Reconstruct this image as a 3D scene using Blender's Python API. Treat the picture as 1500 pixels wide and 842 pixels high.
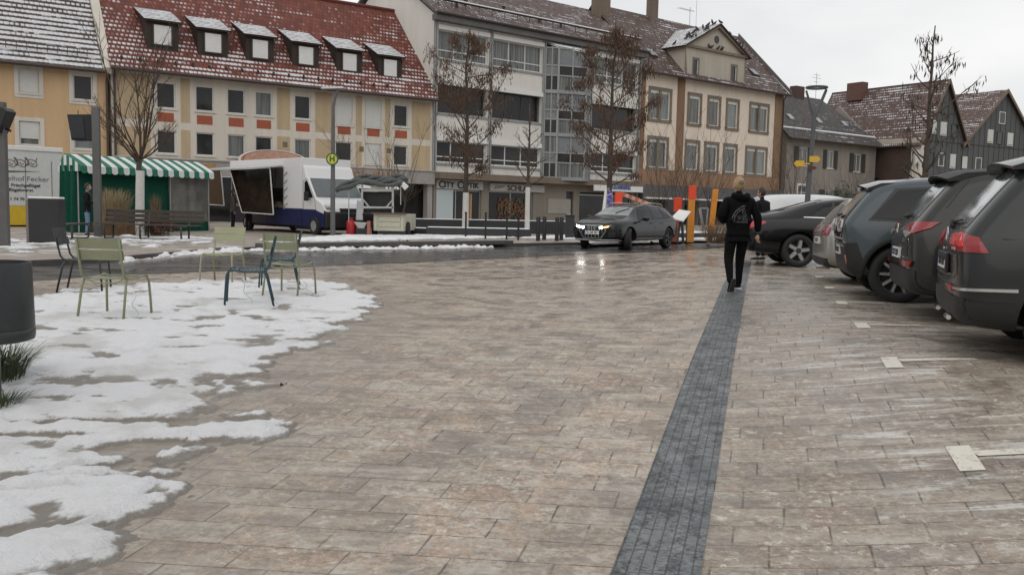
import bpy, bmesh, math, random
import numpy as np
from mathutils import Vector, Matrix, noise
from mathutils.bvhtree import BVHTree
R=math.radians
random.seed(7)
for o in list(bpy.data.objects): bpy.data.objects.remove(o)
scn=bpy.context.scene; COL=scn.collection
# ---------------------------------------------------------------- camera
F=1300.; PITCH=math.atan(118/1300); ROLL=0.022; CH=1.30
cam=bpy.data.cameras.new('camera'); cam.sensor_width=36; cam.lens=36*F/1500; cam.clip_end=2000; cam.clip_start=.05
co=bpy.data.objects.new('camera',cam); COL.objects.link(co); scn.camera=co
co.matrix_world=Matrix.Translation((0,0,CH))@Matrix.Rotation(R(90)-PITCH,4,'X')@Matrix.Rotation(ROLL,4,'Z')
# ---------------------------------------------------------------- sky, sun, exposure
w=bpy.data.worlds.new("World"); scn.world=w; w.use_nodes=True; nt=w.node_tree
SUN_EL,SUN_AZ=42,192
bg=nt.nodes['Background']; bg.inputs['Strength'].default_value=.1
sky=nt.nodes.new('ShaderNodeTexSky'); sky.sky_type='NISHITA'; sky.sun_disc=False
sky.sun_elevation=R(SUN_EL); sky.sun_rotation=R(SUN_AZ); sky.dust_density=4
tc=nt.nodes.new('ShaderNodeTexCoord'); mp=nt.nodes.new('ShaderNodeMapping'); mp.inputs['Scale'].default_value=(1,1,2.6)
nz=nt.nodes.new('ShaderNodeTexNoise'); nz.inputs['Scale'].default_value=1.9; nz.inputs['Detail'].default_value=7; nz.inputs['Roughness'].default_value=.5
cr=nt.nodes.new('ShaderNodeValToRGB'); cr.color_ramp.elements[0].position=.33; cr.color_ramp.elements[1].position=.66
cr.color_ramp.elements[0].color=(5.6,5.7,5.9,1); cr.color_ramp.elements[1].color=(8.6,8.55,8.5,1)
mx=nt.nodes.new('ShaderNodeMixRGB'); mx.inputs[0].default_value=.95
L=nt.links.new
L(tc.outputs['Generated'],mp.inputs[0]); L(mp.outputs[0],nz.inputs['Vector']); L(nz.outputs[0],cr.inputs[0])
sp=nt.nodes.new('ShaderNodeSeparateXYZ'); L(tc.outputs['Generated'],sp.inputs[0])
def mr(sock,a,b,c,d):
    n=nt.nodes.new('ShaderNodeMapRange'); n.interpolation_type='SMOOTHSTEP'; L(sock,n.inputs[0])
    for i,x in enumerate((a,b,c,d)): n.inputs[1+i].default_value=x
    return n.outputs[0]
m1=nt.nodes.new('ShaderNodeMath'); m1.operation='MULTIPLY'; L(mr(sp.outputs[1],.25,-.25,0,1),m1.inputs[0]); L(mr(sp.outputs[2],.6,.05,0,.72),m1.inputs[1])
dk=nt.nodes.new('ShaderNodeMixRGB'); dk.inputs[2].default_value=(1.9,1.9,2.0,1); L(m1.outputs[0],dk.inputs[0]); L(cr.outputs[0],dk.inputs[1])  # unseen dark bank added low behind the camera, to deepen car and window reflections
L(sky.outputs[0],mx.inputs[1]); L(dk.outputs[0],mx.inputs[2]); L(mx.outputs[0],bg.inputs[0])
sl=bpy.data.lights.new('sun','SUN'); sl.energy=.7; sl.angle=R(75); sl.color=(1,.97,.92)
so=bpy.data.objects.new('sun',sl); COL.objects.link(so); so.rotation_euler=(R(90-SUN_EL),0,R(180-SUN_AZ)); so['kind']='structure'
scn.view_settings.view_transform='Standard'; scn.view_settings.look='None'; scn.view_settings.exposure=.2; scn.view_settings.gamma=1
# ---------------------------------------------------------------- photo to ground helpers
def ray(u,v):
    a=(u-750)/F; b=-(v-421)/F
    c,s=math.cos(ROLL),math.sin(ROLL); x=a*c-b*s; y=a*s+b*c
    c,s=math.cos(PITCH),math.sin(PITCH)
    return (x,c+y*s,-s+y*c)
def sm(t):
    t=min(1.,max(0.,t)); return t*t*(3-2*t)
def gz(x,y): return -0.2*sm((8.5-y)/6)+0.15*sm((x-1)/3)*sm((27-y)/7)
def at(u,v,z=None):
    d=ray(u,v); zz=0. if z is None else z
    for i in range(25):
        t=(zz-CH)/d[2]
        if z is not None: break
        zz=gz(d[0]*t,d[1]*t)
    return Vector((d[0]*t,d[1]*t,zz))
def atd(u,v,y):
    d=ray(u,v); t=y/d[1]; return Vector((d[0]*t,y,CH+d[2]*t))
class Fr:
    def __init__(s,P,d):
        l=math.hypot(*d); s.P=P; s.d=(d[0]/l,d[1]/l); s.n=(s.d[1],-s.d[0])
    def sz(s,u,v,off=0):
        r=ray(u,v); P=(s.P[0]+s.n[0]*off,s.P[1]+s.n[1]*off)
        t=(P[0]*s.n[0]+P[1]*s.n[1])/(r[0]*s.n[0]+r[1]*s.n[1])
        x,y=r[0]*t,r[1]*t
        return ((x-P[0])*s.d[0]+(y-P[1])*s.d[1],CH+r[2]*t)
    def p(s,a,z,n=0): return Vector((s.P[0]+s.d[0]*a+s.n[0]*n,s.P[1]+s.d[1]*a+s.n[1]*n,z))
    def rect(s,u0,v0,u1,v1,off=0):
        um,vm=(u0+u1)/2,(v0+v1)/2
        return s.sz(u0,vm,off)[0],s.sz(u1,vm,off)[0],s.sz(um,v1,off)[1],s.sz(um,v0,off)[1]
    def ang(s): return math.atan2(s.d[1],s.d[0])
# ---------------------------------------------------------------- materials
class N:
    def __init__(s,name):
        s.m=bpy.data.materials.new(name); s.m.use_nodes=True; s.t=s.m.node_tree; s.b=s.t.nodes['Principled BSDF']
    def new(s,t,**k):
        n=s.t.nodes.new(t)
        for a,b in k.items(): setattr(n,a,b)
        return n
    def put(s,sock,v):
        if hasattr(v,'is_output') : s.t.links.new(v,sock)
        elif isinstance(v,(tuple,list)) and len(v)==3 and sock.type=='RGBA': sock.default_value=(*v,1)
        else: sock.default_value=v
    def m_(s,op,a,b=0,c=0):
        n=s.new('ShaderNodeMath',operation=op)
        for i,x in enumerate((a,b,c)): s.put(n.inputs[i],x)
        return n.outputs[0]
    def mix(s,f,a,b,mode='MIX'):
        n=s.new('ShaderNodeMixRGB',blend_type=mode)
        for i,x in enumerate((f,a,b)): s.put(n.inputs[i],x)
        return n.outputs[0]
    def pos(s): return s.new('ShaderNodeNewGeometry').outputs['Position']
    def xyz(s,v):
        n=s.new('ShaderNodeSeparateXYZ'); s.put(n.inputs[0],v); return n.outputs
    def comb(s,x,y,z=0):
        n=s.new('ShaderNodeCombineXYZ')
        for i,q in enumerate((x,y,z)): s.put(n.inputs[i],q)
        return n.outputs[0]
    def noise(s,vec,scale,detail=4,rough=.55,dist=0):
        n=s.new('ShaderNodeTexNoise'); s.put(n.inputs['Vector'],vec); n.inputs['Scale'].default_value=scale
        n.inputs['Detail'].default_value=detail; n.inputs['Roughness'].default_value=rough; n.inputs['Distortion'].default_value=dist
        return n.outputs[0]
    def scale(s,vec,sc):
        n=s.new('ShaderNodeVectorMath',operation='MULTIPLY'); s.put(n.inputs[0],vec); n.inputs[1].default_value=sc; return n.outputs[0]
    def step(s,v,a,b,lo=0,hi=1):
        n=s.new('ShaderNodeMapRange',interpolation_type='SMOOTHSTEP'); s.put(n.inputs[0],v)
        for i,x in enumerate((a,b,lo,hi)): s.put(n.inputs[1+i],x)
        return n.outputs[0]
    def white(s,vec):
        n=s.new('ShaderNodeTexWhiteNoise',noise_dimensions='3D'); s.put(n.inputs[0],vec); return n.outputs['Value']
    def bump(s,h,strength=.3,dist=.02):
        n=s.new('ShaderNodeBump'); s.put(n.inputs['Height'],h); n.inputs['Strength'].default_value=strength; n.inputs['Distance'].default_value=dist
        s.t.links.new(n.outputs[0],s.b.inputs['Normal'])
    def out(s,col=None,rough=None,metal=None):
        if col is not None: s.put(s.b.inputs['Base Color'],col)
        if rough is not None: s.put(s.b.inputs['Roughness'],rough)
        if metal is not None: s.put(s.b.inputs['Metallic'],metal)
        return s.m
MATS={}
def mat(name,col,rough=.6,metal=0,var=.12,scale=6,bump=0,coat=0,emit=0,spec=None):
    if name in MATS: return MATS[name]
    k=N(name); p=k.pos()
    n=k.noise(p,scale,5,.6); n2=k.noise(p,scale*.13,3)
    f=k.step(k.m_('ADD',k.m_('MULTIPLY',n,.6),k.m_('MULTIPLY',n2,.4)),.3,.7)
    a=tuple(max(0,c*(1-var)) for c in col); b=tuple(min(1,c*(1+var)) for c in col)
    k.out(k.mix(f,a,b),k.step(n,.2,.8,max(.02,rough-.08),min(1,rough+.08)),metal)
    if bump: k.bump(n,bump,.01)
    if coat: k.b.inputs['Coat Weight'].default_value=coat; k.b.inputs['Coat Roughness'].default_value=.08
    if spec is not None: k.b.inputs['Specular IOR Level'].default_value=spec
    if emit: k.b.inputs['Emission Color'].default_value=(*col,1); k.b.inputs['Emission Strength'].default_value=emit
    MATS[name]=k.m; return k.m
def stucco(name,col,dirt=.15):
    k=N(name); p=k.pos()
    big=k.noise(k.scale(p,(1,1,.25)),.9,5,.6); fine=k.noise(p,9,6,.7)
    streak=k.noise(k.scale(p,(3.2,3.2,.16)),1.3,4,.6)
    f=k.m_('ADD',k.m_('MULTIPLY',big,.5),k.m_('ADD',k.m_('MULTIPLY',fine,.2),k.m_('MULTIPLY',streak,.3)))
    k.out(k.mix(k.step(f,.36,.62),tuple(c*(1-dirt) for c in col),tuple(min(1,c*(1+dirt*.5)) for c in col)),.9)
    k.bump(fine,.2,.01); MATS[name]=k.m; return k.m
def tiles(name,c1,c2,snow=.5,grad=0,row=.34,colw=.23,patch=.35,dash=1.):
    k=N(name); uv=k.new('ShaderNodeUVMap').outputs[0]; x,y,z=k.xyz(uv)
    rr=k.m_('DIVIDE',y,row); ri=k.m_('FLOOR',rr); rf=k.m_('FRACT',rr)
    cc=k.m_('ADD',k.m_('DIVIDE',x,colw),k.m_('MULTIPLY',ri,.5)); ci=k.m_('FLOOR',cc); cf=k.m_('FRACT',cc)
    rnd=k.white(k.comb(ci,ri,1.3)); nn=k.noise(uv,.7,4); fine=k.noise(uv,14,3)
    base=k.mix(k.step(k.m_('ADD',k.m_('MULTIPLY',rnd,.55),k.m_('MULTIPLY',nn,.45)),.2,.8),c1,c2)
    lip=k.step(rf,.0,.14)          # dark joint under each course
    base=k.mix(lip,tuple(c*.35 for c in c1),base)
    ridge=k.m_('ABSOLUTE',k.m_('SUBTRACT',cf,.5))
    lateral=k.step(ridge,.5,.38)
    base=k.mix(lateral,tuple(c*.5 for c in c1),base)
    # snow lies in the pan of each tile, more where the large noise says so
    band=k.m_('MULTIPLY',k.step(rf,.22,.5),k.step(rf,1.0,.8))
    pan=k.m_('ADD',k.m_('MULTIPLY',k.step(ridge,.46,.2),.4),.6)
    big=k.noise(k.scale(uv,(.16,.42,1)),1.,5,.6); row_n=k.noise(k.comb(k.m_('MULTIPLY',x,.35),k.m_('MULTIPLY',ri,3.7)),1.,4,.65)
    amt=k.m_('ADD',k.m_('MULTIPLY',k.m_('SUBTRACT',big,.5),patch*6),k.m_('ADD',snow,k.m_('MULTIPLY',y,grad)))
    amt=k.m_('ADD',amt,k.m_('MULTIPLY',k.m_('SUBTRACT',row_n,.5),2.2))
    amt=k.m_('ADD',amt,k.m_('MULTIPLY',k.m_('SUBTRACT',rnd,.5),.35))
    msk=k.step(k.m_('ADD',k.m_('MULTIPLY',k.m_('MULTIPLY',band,pan),dash),k.m_('SUBTRACT',amt,1)),.3,.75)
    msk=k.m_('MULTIPLY',msk,k.step(amt,.0,.5))
    k.out(k.mix(msk,base,(.66,.67,.69)),k.step(msk,0,1,.62,.9))
    k.bump(k.m_('ADD',k.m_('MULTIPLY',k.m_('MULTIPLY',rf,k.step(ridge,.5,.1)),1.),k.m_('MULTIPLY',msk,.5)),.7,.05)
    MATS[name]=k.m; return k.m
def glass(name,col,curtain=0,rough=.06):
    k=N(name); p=k.pos(); n=k.noise(k.scale(p,(1,1,.6)),.8,3); 
    c=k.mix(k.step(n,.3,.7),tuple(q*.55 for q in col),col)
    if curtain:
        wv=k.noise(k.scale(p,(7,7,.15)),1.6,2); c=k.mix(k.m_('MULTIPLY',k.step(wv,.2,.8),curtain),c,(.3,.32,.3))
    k.out(c,rough); k.b.inputs['Specular IOR Level'].default_value=.6
    fn=k.noise(p,.9,1); k.bump(fn,.06,.05); MATS[name]=k.m; return k.m
# ---------------------------------------------------------------- mesh builder
ROOTM={}
class MB:
    def __init__(s): s.v=[]; s.f=[]; s.mi=[]; s.uv={}
    def add(s,vs,fs,m=0):
        o=len(s.v); s.v+= [Vector(q) for q in vs]
        for f in fs: s.f.append([i+o for i in f]); s.mi.append(m)
        return s
    def quad(s,a,b,c,d,m=0,uv=None):
        if uv: s.uv[len(s.f)]=uv
        return s.add([a,b,c,d],[(0,1,2,3)],m)
    def box(s,c,size,rz=0,m=0,M=None):
        hx,hy,hz=[q/2 for q in size]; vs=[Vector((x,y,z)) for x in(-hx,hx) for y in(-hy,hy) for z in(-hz,hz)]
        Mx=M if M is not None else Matrix.Rotation(rz,3,'Z')
        vs=[Mx@q+Vector(c) for q in vs]
        return s.add(vs,[(0,1,3,2),(4,6,7,5),(0,4,5,1),(2,3,7,6),(0,2,6,4),(1,5,7,3)],m)
    def hexa(s,b,t,m=0):     # b, t: four bottom points, four top points in the same order
        n=len(b); return s.add(list(b)+list(t),[tuple(range(n))[::-1],tuple(range(n,2*n))]+[(i,(i+1)%n,(i+1)%n+n,i+n) for i in range(n)],m)
    def fb(s,fr,s0,s1,z0,z1,n0,n1,m=0):
        if s1<s0:s0,s1=s1,s0
        if z1<z0:z0,z1=z1,z0
        b=[fr.p(s0,z0,n0),fr.p(s1,z0,n0),fr.p(s1,z0,n1),fr.p(s0,z0,n1)]
        t=[fr.p(s0,z1,n0),fr.p(s1,z1,n0),fr.p(s1,z1,n1),fr.p(s0,z1,n1)]
        return s.hexa(b,t,m)
    def bar(s,a,b,wd,h=None,m=0):
        a,b=Vector(a),Vector(b); h=h or wd; d=b-a; l=d.length
        if l<1e-6:return s
        q=d.to_track_quat('X','Z').to_matrix(); return s.box((a+b)/2,(l,wd,h),M=q,m=m)
    def tube(s,pts,rad,n=8,m=0,cap=True):
        pts=[Vector(p) for p in pts]; rad=rad if isinstance(rad,(list,tuple)) else [rad]*len(pts)
        o=len(s.v); up=Vector((0,0,1)); prev=None
        for i,p in enumerate(pts):
            d=(pts[min(i+1,len(pts)-1)]-pts[max(i-1,0)]).normalized()
            if prev is None:
                a=d.cross(up if abs(d.z)<.95 else Vector((1,0,0))).normalized()
            else: a=(prev-d*prev.dot(d)).normalized()
            prev=a; b=d.cross(a)
            for k in range(n):
                t=2*math.pi*k/n; s.v.append(p+(a*math.cos(t)+b*math.sin(t))*rad[i])
        for i in range(len(pts)-1):
            for k in range(n):
                s.f.append([o+i*n+k,o+i*n+(k+1)%n,o+(i+1)*n+(k+1)%n,o+(i+1)*n+k]); s.mi.append(m)
        if cap:
            s.f.append([o+k for k in range(n)][::-1]); s.mi.append(m); e=o+(len(pts)-1)*n
            s.f.append([e+k for k in range(n)]); s.mi.append(m)
        return s
    def lathe(s,prof,n=24,m=0,M=None,cap=True):   # prof: (r,z)
        o=len(s.v); M=M or Matrix.Identity(4)
        for r,z in prof:
            for k in range(n):
                t=2*math.pi*k/n; s.v.append(M@Vector((r*math.cos(t),r*math.sin(t),z)))
        for i in range(len(prof)-1):
            for k in range(n): s.f.append([o+i*n+k,o+i*n+(k+1)%n,o+(i+1)*n+(k+1)%n,o+(i+1)*n+k]); s.mi.append(m)
        if cap:
            s.f.append([o+k for k in range(n)][::-1]); s.mi.append(m); e=o+(len(prof)-1)*n
            s.f.append([e+k for k in range(n)]); s.mi.append(m)
        return s
    def prism(s,pts,vec,m=0):
        return s.hexa([Vector(p) for p in pts],[Vector(p)+Vector(vec) for p in pts],m)
    def slab(s,a,b,c,d,th=.14,m=0):       # a-b eave, d-c ridge; uv in metres
        a,b,c,d=map(Vector,(a,b,c,d)); al=(b-a).normalized(); up=(d-a)-al*(d-a).dot(al); upn=up.normalized()
        U=lambda p:((p-a).dot(al),(p-a).dot(upn)); n=al.cross(upn)*-th
        s.uv[len(s.f)]=[U(a),U(b),U(c),U(d)]
        s.add([a,b,c,d],[(0,1,2,3)],m)
        e=[p+n for p in (a,b,c,d)]
        s.add([a,b,c,d]+e,[(7,6,5,4),(0,4,5,1),(1,5,6,2),(2,6,7,3),(3,7,4,0)],m+1)
        return s
    def build(s,name,mats,parent=None,smooth=False,world=True,bevel=0,label=None):
        if not isinstance(mats,(list,tuple)): mats=[mats]
        me=bpy.data.meshes.new(name)
        M=ROOTM.get(parent.name) if (parent is not None and world) else None
        vs=[M@q for q in s.v] if M is not None else s.v
        me.from_pydata([tuple(q) for q in vs],[],s.f)
        for q in mats: me.materials.append(q)
        me.polygons.foreach_set('material_index',[min(i,len(mats)-1) for i in s.mi])
        if s.uv:
            ul=me.uv_layers.new(name='UVMap')
            for fi,uv in s.uv.items():
                for k,li in enumerate(me.polygons[fi].loop_indices): ul.data[li].uv=uv[k]
        if smooth:
            me.polygons.foreach_set('use_smooth',[True]*len(me.polygons))
        me.update()
        o=bpy.data.objects.new(name,me); COL.objects.link(o)
        if smooth and smooth!='all':
            try: me.set_sharp_from_angle(angle=R(38))
            except Exception: pass
        if bevel:
            md=o.modifiers.new('bevel','BEVEL'); md.width=bevel; md.segments=2; md.limit_method='ANGLE'
        if parent is not None:
            o.parent=parent; ROOTM[o.name]=ROOTM.get(parent.name)
        if label: o['label']=label
        return o
def thing(name,label,cat,loc=(0,0,0),rz=0,group=None,scale=1):
    o=bpy.data.objects.new(name,None); COL.objects.link(o); o.empty_display_size=.2
    o.location=loc; o.rotation_euler=(0,0,rz); o.scale=(scale,)*3; o['label']=label; o['category']=cat
    if group:o['group']=group
    ROOTM[o.name]=(Matrix.Translation(Vector(loc))@Matrix.Rotation(rz,4,'Z')@Matrix.Scale(scale,4)).inverted()
    return o
def tag(o,label,cat,group=None):
    o['label']=label; o['category']=cat
    if group:o['group']=group
    return o
def struct(o,kind='structure'): o['kind']=kind; return o
def copytree(o,parent=None):
    c=o.copy(); COL.objects.link(c); c.parent=parent
    for ch in o.children: copytree(ch,c)
    return c
def baked(o,name=None):       # evaluate modifiers into plain mesh data
    dg=bpy.context.evaluated_depsgraph_get(); dg.update()
    me=bpy.data.meshes.new_from_object(o.evaluated_get(dg)); o.modifiers.clear(); old=o.data; o.data=me; me.name=o.name
    return o
def text(name,s,size,m,parent,M,depth=.01,align='CENTER',scx=1,bold=0):
    c=bpy.data.curves.new(name,'FONT'); c.body=s; c.size=size; c.extrude=depth; c.align_x=align; c.align_y='CENTER'; c.offset=bold
    o=bpy.data.objects.new('tmp_text',c); COL.objects.link(o)
    dg=bpy.context.evaluated_depsgraph_get(); me=bpy.data.meshes.new_from_object(o.evaluated_get(dg)); bpy.data.objects.remove(o)
    me.name=name; me.materials.clear(); me.materials.append(m); me.polygons.foreach_set('material_index',[0]*len(me.polygons))
    Mx=M@Matrix.Diagonal((scx,1,1,1)); rm=ROOTM.get(parent.name)
    if rm is not None: Mx=rm@Mx
    me.transform(Mx); o=bpy.data.objects.new(name,me); COL.objects.link(o); o.parent=parent; ROOTM[o.name]=rm
    return o
def planeM(org,xd,up):
    x=Vector(xd).normalized(); y=Vector(up).normalized(); z=x.cross(y); y=z.cross(x)
    M=Matrix((x,y,z)).transposed().to_4x4(); M.translation=Vector(org); return M
def frM(fr,s_,z,n): return planeM(fr.p(s_,z,n),(fr.d[0],fr.d[1],0),(0,0,1))
# ---------------------------------------------------------------- common materials
MW=mat('white_paint',(.74,.74,.72),.5,var=.06); MBK=mat('black_plastic',(.018,.018,.019),.5); MDG=mat('dark_grey_metal',(.045,.047,.05),.45,var=.2)
MRUB=mat('rubber',(.014,.014,.014),.75); MCHR=mat('chrome',(.62,.62,.62),.22,1,var=.03); MSTEEL=mat('galvanised_steel',(.42,.43,.43),.42,.6)
MRED=mat('tail_lamp_red',(.27,.008,.011),.12,coat=.6,var=.05); MREDL=mat('tail_lamp_bright',(.75,.03,.03),.2,coat=.5,var=.02)
MGL=mat('car_glass',(.006,.008,.009),.05,var=.2,scale=2,spec=.3); MGR=mat('rear_glass_sky_mist',(.075,.085,.09),.16,var=.3,scale=3,spec=.9,coat=.6); MSN=mat('snow_cap',(.82,.83,.85),.9,var=.05,scale=12,bump=.4)  # MGR: sky reflection painted into the base colour, along with mist
MTRIM=stucco('white_trim',(.66,.63,.57),.12); MFW=mat('window_frame_white',(.64,.64,.62),.5,var=.05)
GD=glass('pane_dark',(.036,.038,.037)); GC=glass('pane_curtain',(.07,.075,.075),.75); GL=glass('pane_pale',(.2,.22,.22),.5)
BLIND=mat('roller_blind',(.6,.61,.58),.7,var=.05)
GUT=mat('gutter_brown',(.055,.04,.035),.5)
# ================================================================ GROUND
SP0=at(960,842); SP1=at(1074,426); sd=Vector((SP1.x-SP0.x,SP1.y-SP0.y)).normalized(); sn=Vector((sd.y,-sd.x))
def paving(name,kind='plaza'):
    k=N(name); p=k.pos(); x,y,z=k.xyz(p)
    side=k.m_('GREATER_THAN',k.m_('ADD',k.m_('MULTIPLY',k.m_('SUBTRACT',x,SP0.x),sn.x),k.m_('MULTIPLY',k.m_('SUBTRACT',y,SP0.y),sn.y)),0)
    def lin(ax,ay,bx,by):
        a=k.m_('ADD',k.m_('MULTIPLY',x,ax),k.m_('MULTIPLY',y,ay)); b=k.m_('ADD',k.m_('MULTIPLY',x,bx),k.m_('MULTIPLY',y,by))
        return k.m_('ADD',a,k.m_('MULTIPLY',side,k.m_('SUBTRACT',b,a)))
    r=k.m_('DIVIDE',lin(.09,.996,0,1),.225); c=k.m_('DIVIDE',lin(.973,-.231,.963,-.27),.43)
    ri=k.m_('FLOOR',r); rf=k.m_('FRACT',r)
    c=k.m_('ADD',c,k.m_('ADD',k.m_('MULTIPLY',ri,.42),k.m_('MULTIPLY',k.white(k.comb(ri,side,3)),.2)))
    ci=k.m_('FLOOR',c); cf=k.m_('FRACT',c)
    jr=k.m_('MULTIPLY',k.m_('MINIMUM',rf,k.m_('SUBTRACT',1,rf)),.225); jc=k.m_('MULTIPLY',k.m_('MINIMUM',cf,k.m_('SUBTRACT',1,cf)),.43)
    wob=k.m_('MULTIPLY',k.m_('SUBTRACT',k.noise(p,22,3),.5),.006)
    joint=k.step(k.m_('ADD',k.m_('MINIMUM',jr,k.m_('MULTIPLY',jc,.8)),wob),.0012,.0055)
    rnd=k.white(k.comb(ci,ri,side)); rnd2=k.white(k.comb(ri,ci,7.7))
    blot=k.noise(p,2.6,6,.62,.4); fine=k.noise(p,34,5,.7); mid=k.noise(p,9,6,.72); big=k.noise(p,.55,4,.5)
    xs=k.comb(k.m_('ADD',k.m_('MULTIPLY',x,.35),k.m_('MULTIPLY',rnd,.8)),k.m_('MULTIPLY',y,2.2)); strk=k.noise(xs,2.4,6,.68,.3)
    a=k.mix(rnd,(.35,.25,.18),(.50,.395,.30)); a=k.mix(k.step(rnd2,.55,1,0,.5),a,(.26,.235,.205))
    a=k.mix(k.step(rnd2,.12,0),a,(.44,.39,.32))
    a=k.mix(k.step(k.m_('ADD',k.m_('MULTIPLY',mid,.7),k.m_('MULTIPLY',fine,.3)),.47,.6,0,.72),a,(.15,.118,.09)); a=k.mix(k.step(blot,.47,.6,0,.6),a,(.17,.142,.115))
    mott=k.noise(p,5.5,7,.74,.6); a=k.mix(k.step(mott,.5,.6,0,.75),a,(.47,.42,.35))
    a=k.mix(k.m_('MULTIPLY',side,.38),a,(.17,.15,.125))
    grit=k.noise(p,75,4,.85); g2=k.noise(p,28,6,.8,.3)
    a=k.mix(k.step(g2,.5,.6,0,.55),a,(.14,.11,.085)); a=k.mix(k.step(g2,.46,.36,0,.5),a,(.5,.45,.38)); a=k.mix(k.step(grit,.58,.66,0,.6),a,(.1,.08,.065))
    # pale salt and ice bloom
    ice=k.m_('MULTIPLY',k.step(k.m_('ADD',k.m_('MULTIPLY',strk,.55),k.m_('MULTIPLY',mid,.45)),.47,.62),k.step(big,.34,.6,.5,1))
    damp=k.m_('MULTIPLY',k.step(k.noise(p,1.3,6,.62,.8),.52,.6),.5)
    a=k.mix(damp,a,(.15,.12,.095))
    a=k.mix(k.m_('MULTIPLY',ice,.62),a,(.55,.5,.43))
    a=k.mix(k.m_('MULTIPLY',k.step(k.noise(p,16,6,.75,.5),.52,.66),k.step(blot,.62,.4)),a,(.6,.56,.49))
    a=k.mix(k.step(fine,.5,.85,0,.4),a,(.12,.105,.09))
    a=k.mix(k.step(fine,.42,.2,0,.28),a,(.46,.42,.37))
    a=k.mix(k.m_('MULTIPLY',k.m_('SUBTRACT',1,joint),k.step(k.noise(p,7,3,.6),.35,.65,.2,.85)),a,(.06,.046,.037))
    # streaks of frozen slush across the parking side
    slx=k.noise(k.comb(k.m_('MULTIPLY',x,.55),k.m_('MULTIPLY',y,4.2)),1.5,6,.72,.6)
    sl=k.m_('MULTIPLY',k.step(k.m_('ADD',k.m_('MULTIPLY',slx,.8),k.m_('MULTIPLY',fine,.2)),.53,.6),k.m_('MULTIPLY',side,k.step(x,1.7,2.3)))
    a=k.mix(k.m_('MULTIPLY',sl,k.step(big,.36,.56,.1,.8)),a,(.62,.61,.58))
    # grey slush film around the snow on the left
    dx=k.m_('ADD',x,k.m_('MULTIPLY',k.m_('SUBTRACT',blot,.5),2.2)); film=k.m_('MULTIPLY',k.step(dx,-.6,-2.3),k.step(y,14.5,11))
    a=k.mix(k.m_('MULTIPLY',film,k.step(mid,.3,.6,.3,.8)),a,(.21,.185,.155))
    wet=k.step(k.m_('ADD',k.m_('MULTIPLY',big,.5),k.m_('MULTIPLY',blot,.5)),.42,.6)
    far=k.step(y,6,22)
    rough=k.m_('SUBTRACT',.58,k.m_('ADD',k.m_('MULTIPLY',k.m_('MAXIMUM',k.m_('MAXIMUM',wet,film),k.m_('MULTIPLY',damp,2.)),.25),k.m_('MULTIPLY',far,.24)))
    rough=k.m_('ADD',rough,k.m_('ADD',k.m_('MULTIPLY',ice,.1),k.m_('MULTIPLY',k.m_('SUBTRACT',fine,.5),.25)))
    k.out(a,rough)
    h=k.m_('ADD',k.m_('MULTIPLY',joint,1.),k.m_('ADD',k.m_('MULTIPLY',mid,.5),k.m_('ADD',k.m_('MULTIPLY',fine,.35),k.m_('MULTIPLY',rnd,.3))))
    k.bump(h,.5,.006); return k.m
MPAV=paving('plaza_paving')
def gridmesh(name,xs,ys,zf,m,smooth=True):
    n,mn=len(xs),len(ys); v=[(x,y,zf(x,y)) for y in ys for x in xs]
    f=[(j*n+i,j*n+i+1,(j+1)*n+i+1,(j+1)*n+i) for j in range(mn-1) for i in range(n-1)]
    b=MB(); b.add(v,f); return b.build(name,m,smooth=smooth and 'all')
def steps(a,b,d): return [a+(b-a)*i/max(1,round((b-a)/d)) for i in range(max(1,round((b-a)/d))+1)]
xs=[-900,-300,-120,-60]+steps(-30,-2,2)+steps(-1.5,6,.25)+steps(8,40,4)+[70,120,300,900]
ys=[-60,-20,-6]+steps(-2,13,.25)+steps(14,29,.5)+[34,45,60,90,150,300,1200]
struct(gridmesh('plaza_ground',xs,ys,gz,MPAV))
def strip_mat():
    k=N('dark_strip'); p=k.pos(); x,y,z=k.xyz(p)
    a=k.m_('ADD',k.m_('MULTIPLY',x,sn.x),k.m_('MULTIPLY',y,sn.y)); b=k.m_('ADD',k.m_('MULTIPLY',x,sd.x),k.m_('MULTIPLY',y,sd.y))
    c=k.m_('DIVIDE',a,.052); ci=k.m_('FLOOR',c); cf=k.m_('FRACT',c)
    r=k.m_('ADD',k.m_('DIVIDE',b,.24),k.white(k.comb(ci,1,2))); rf=k.m_('FRACT',r); ri=k.m_('FLOOR',r)
    j=k.m_('MINIMUM',k.m_('MULTIPLY',k.m_('MINIMUM',cf,k.m_('SUBTRACT',1,cf)),.052),k.m_('MULTIPLY',k.m_('MINIMUM',rf,k.m_('SUBTRACT',1,rf)),.24))
    jt=k.step(j,.0008,.005); rnd=k.white(k.comb(ci,ri,5)); mid=k.noise(p,11,6,.7); fine=k.noise(p,45,4,.7); bl=k.noise(p,4,5,.6)
    a=k.mix(rnd,(.05,.06,.065),(.105,.118,.122)); a=k.mix(k.step(k.m_('ADD',k.m_('MULTIPLY',mid,.6),k.m_('MULTIPLY',bl,.4)),.46,.54,0,.85),a,(.03,.034,.036))
    a=k.mix(k.m_('MULTIPLY',k.step(k.m_('ADD',k.m_('MULTIPLY',bl,.5),k.m_('MULTIPLY',fine,.5)),.47,.58),.55),a,(.25,.265,.27))
    a=k.mix(k.m_('MULTIPLY',k.m_('SUBTRACT',1,jt),.7),a,(.02,.02,.02))
    k.out(a,k.step(mid,.3,.7,.28,.6)); k.bump(k.m_('ADD',jt,k.m_('MULTIPLY',fine,.5)),.5,.005); return k.m
b=MB(); q=[]
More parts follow.
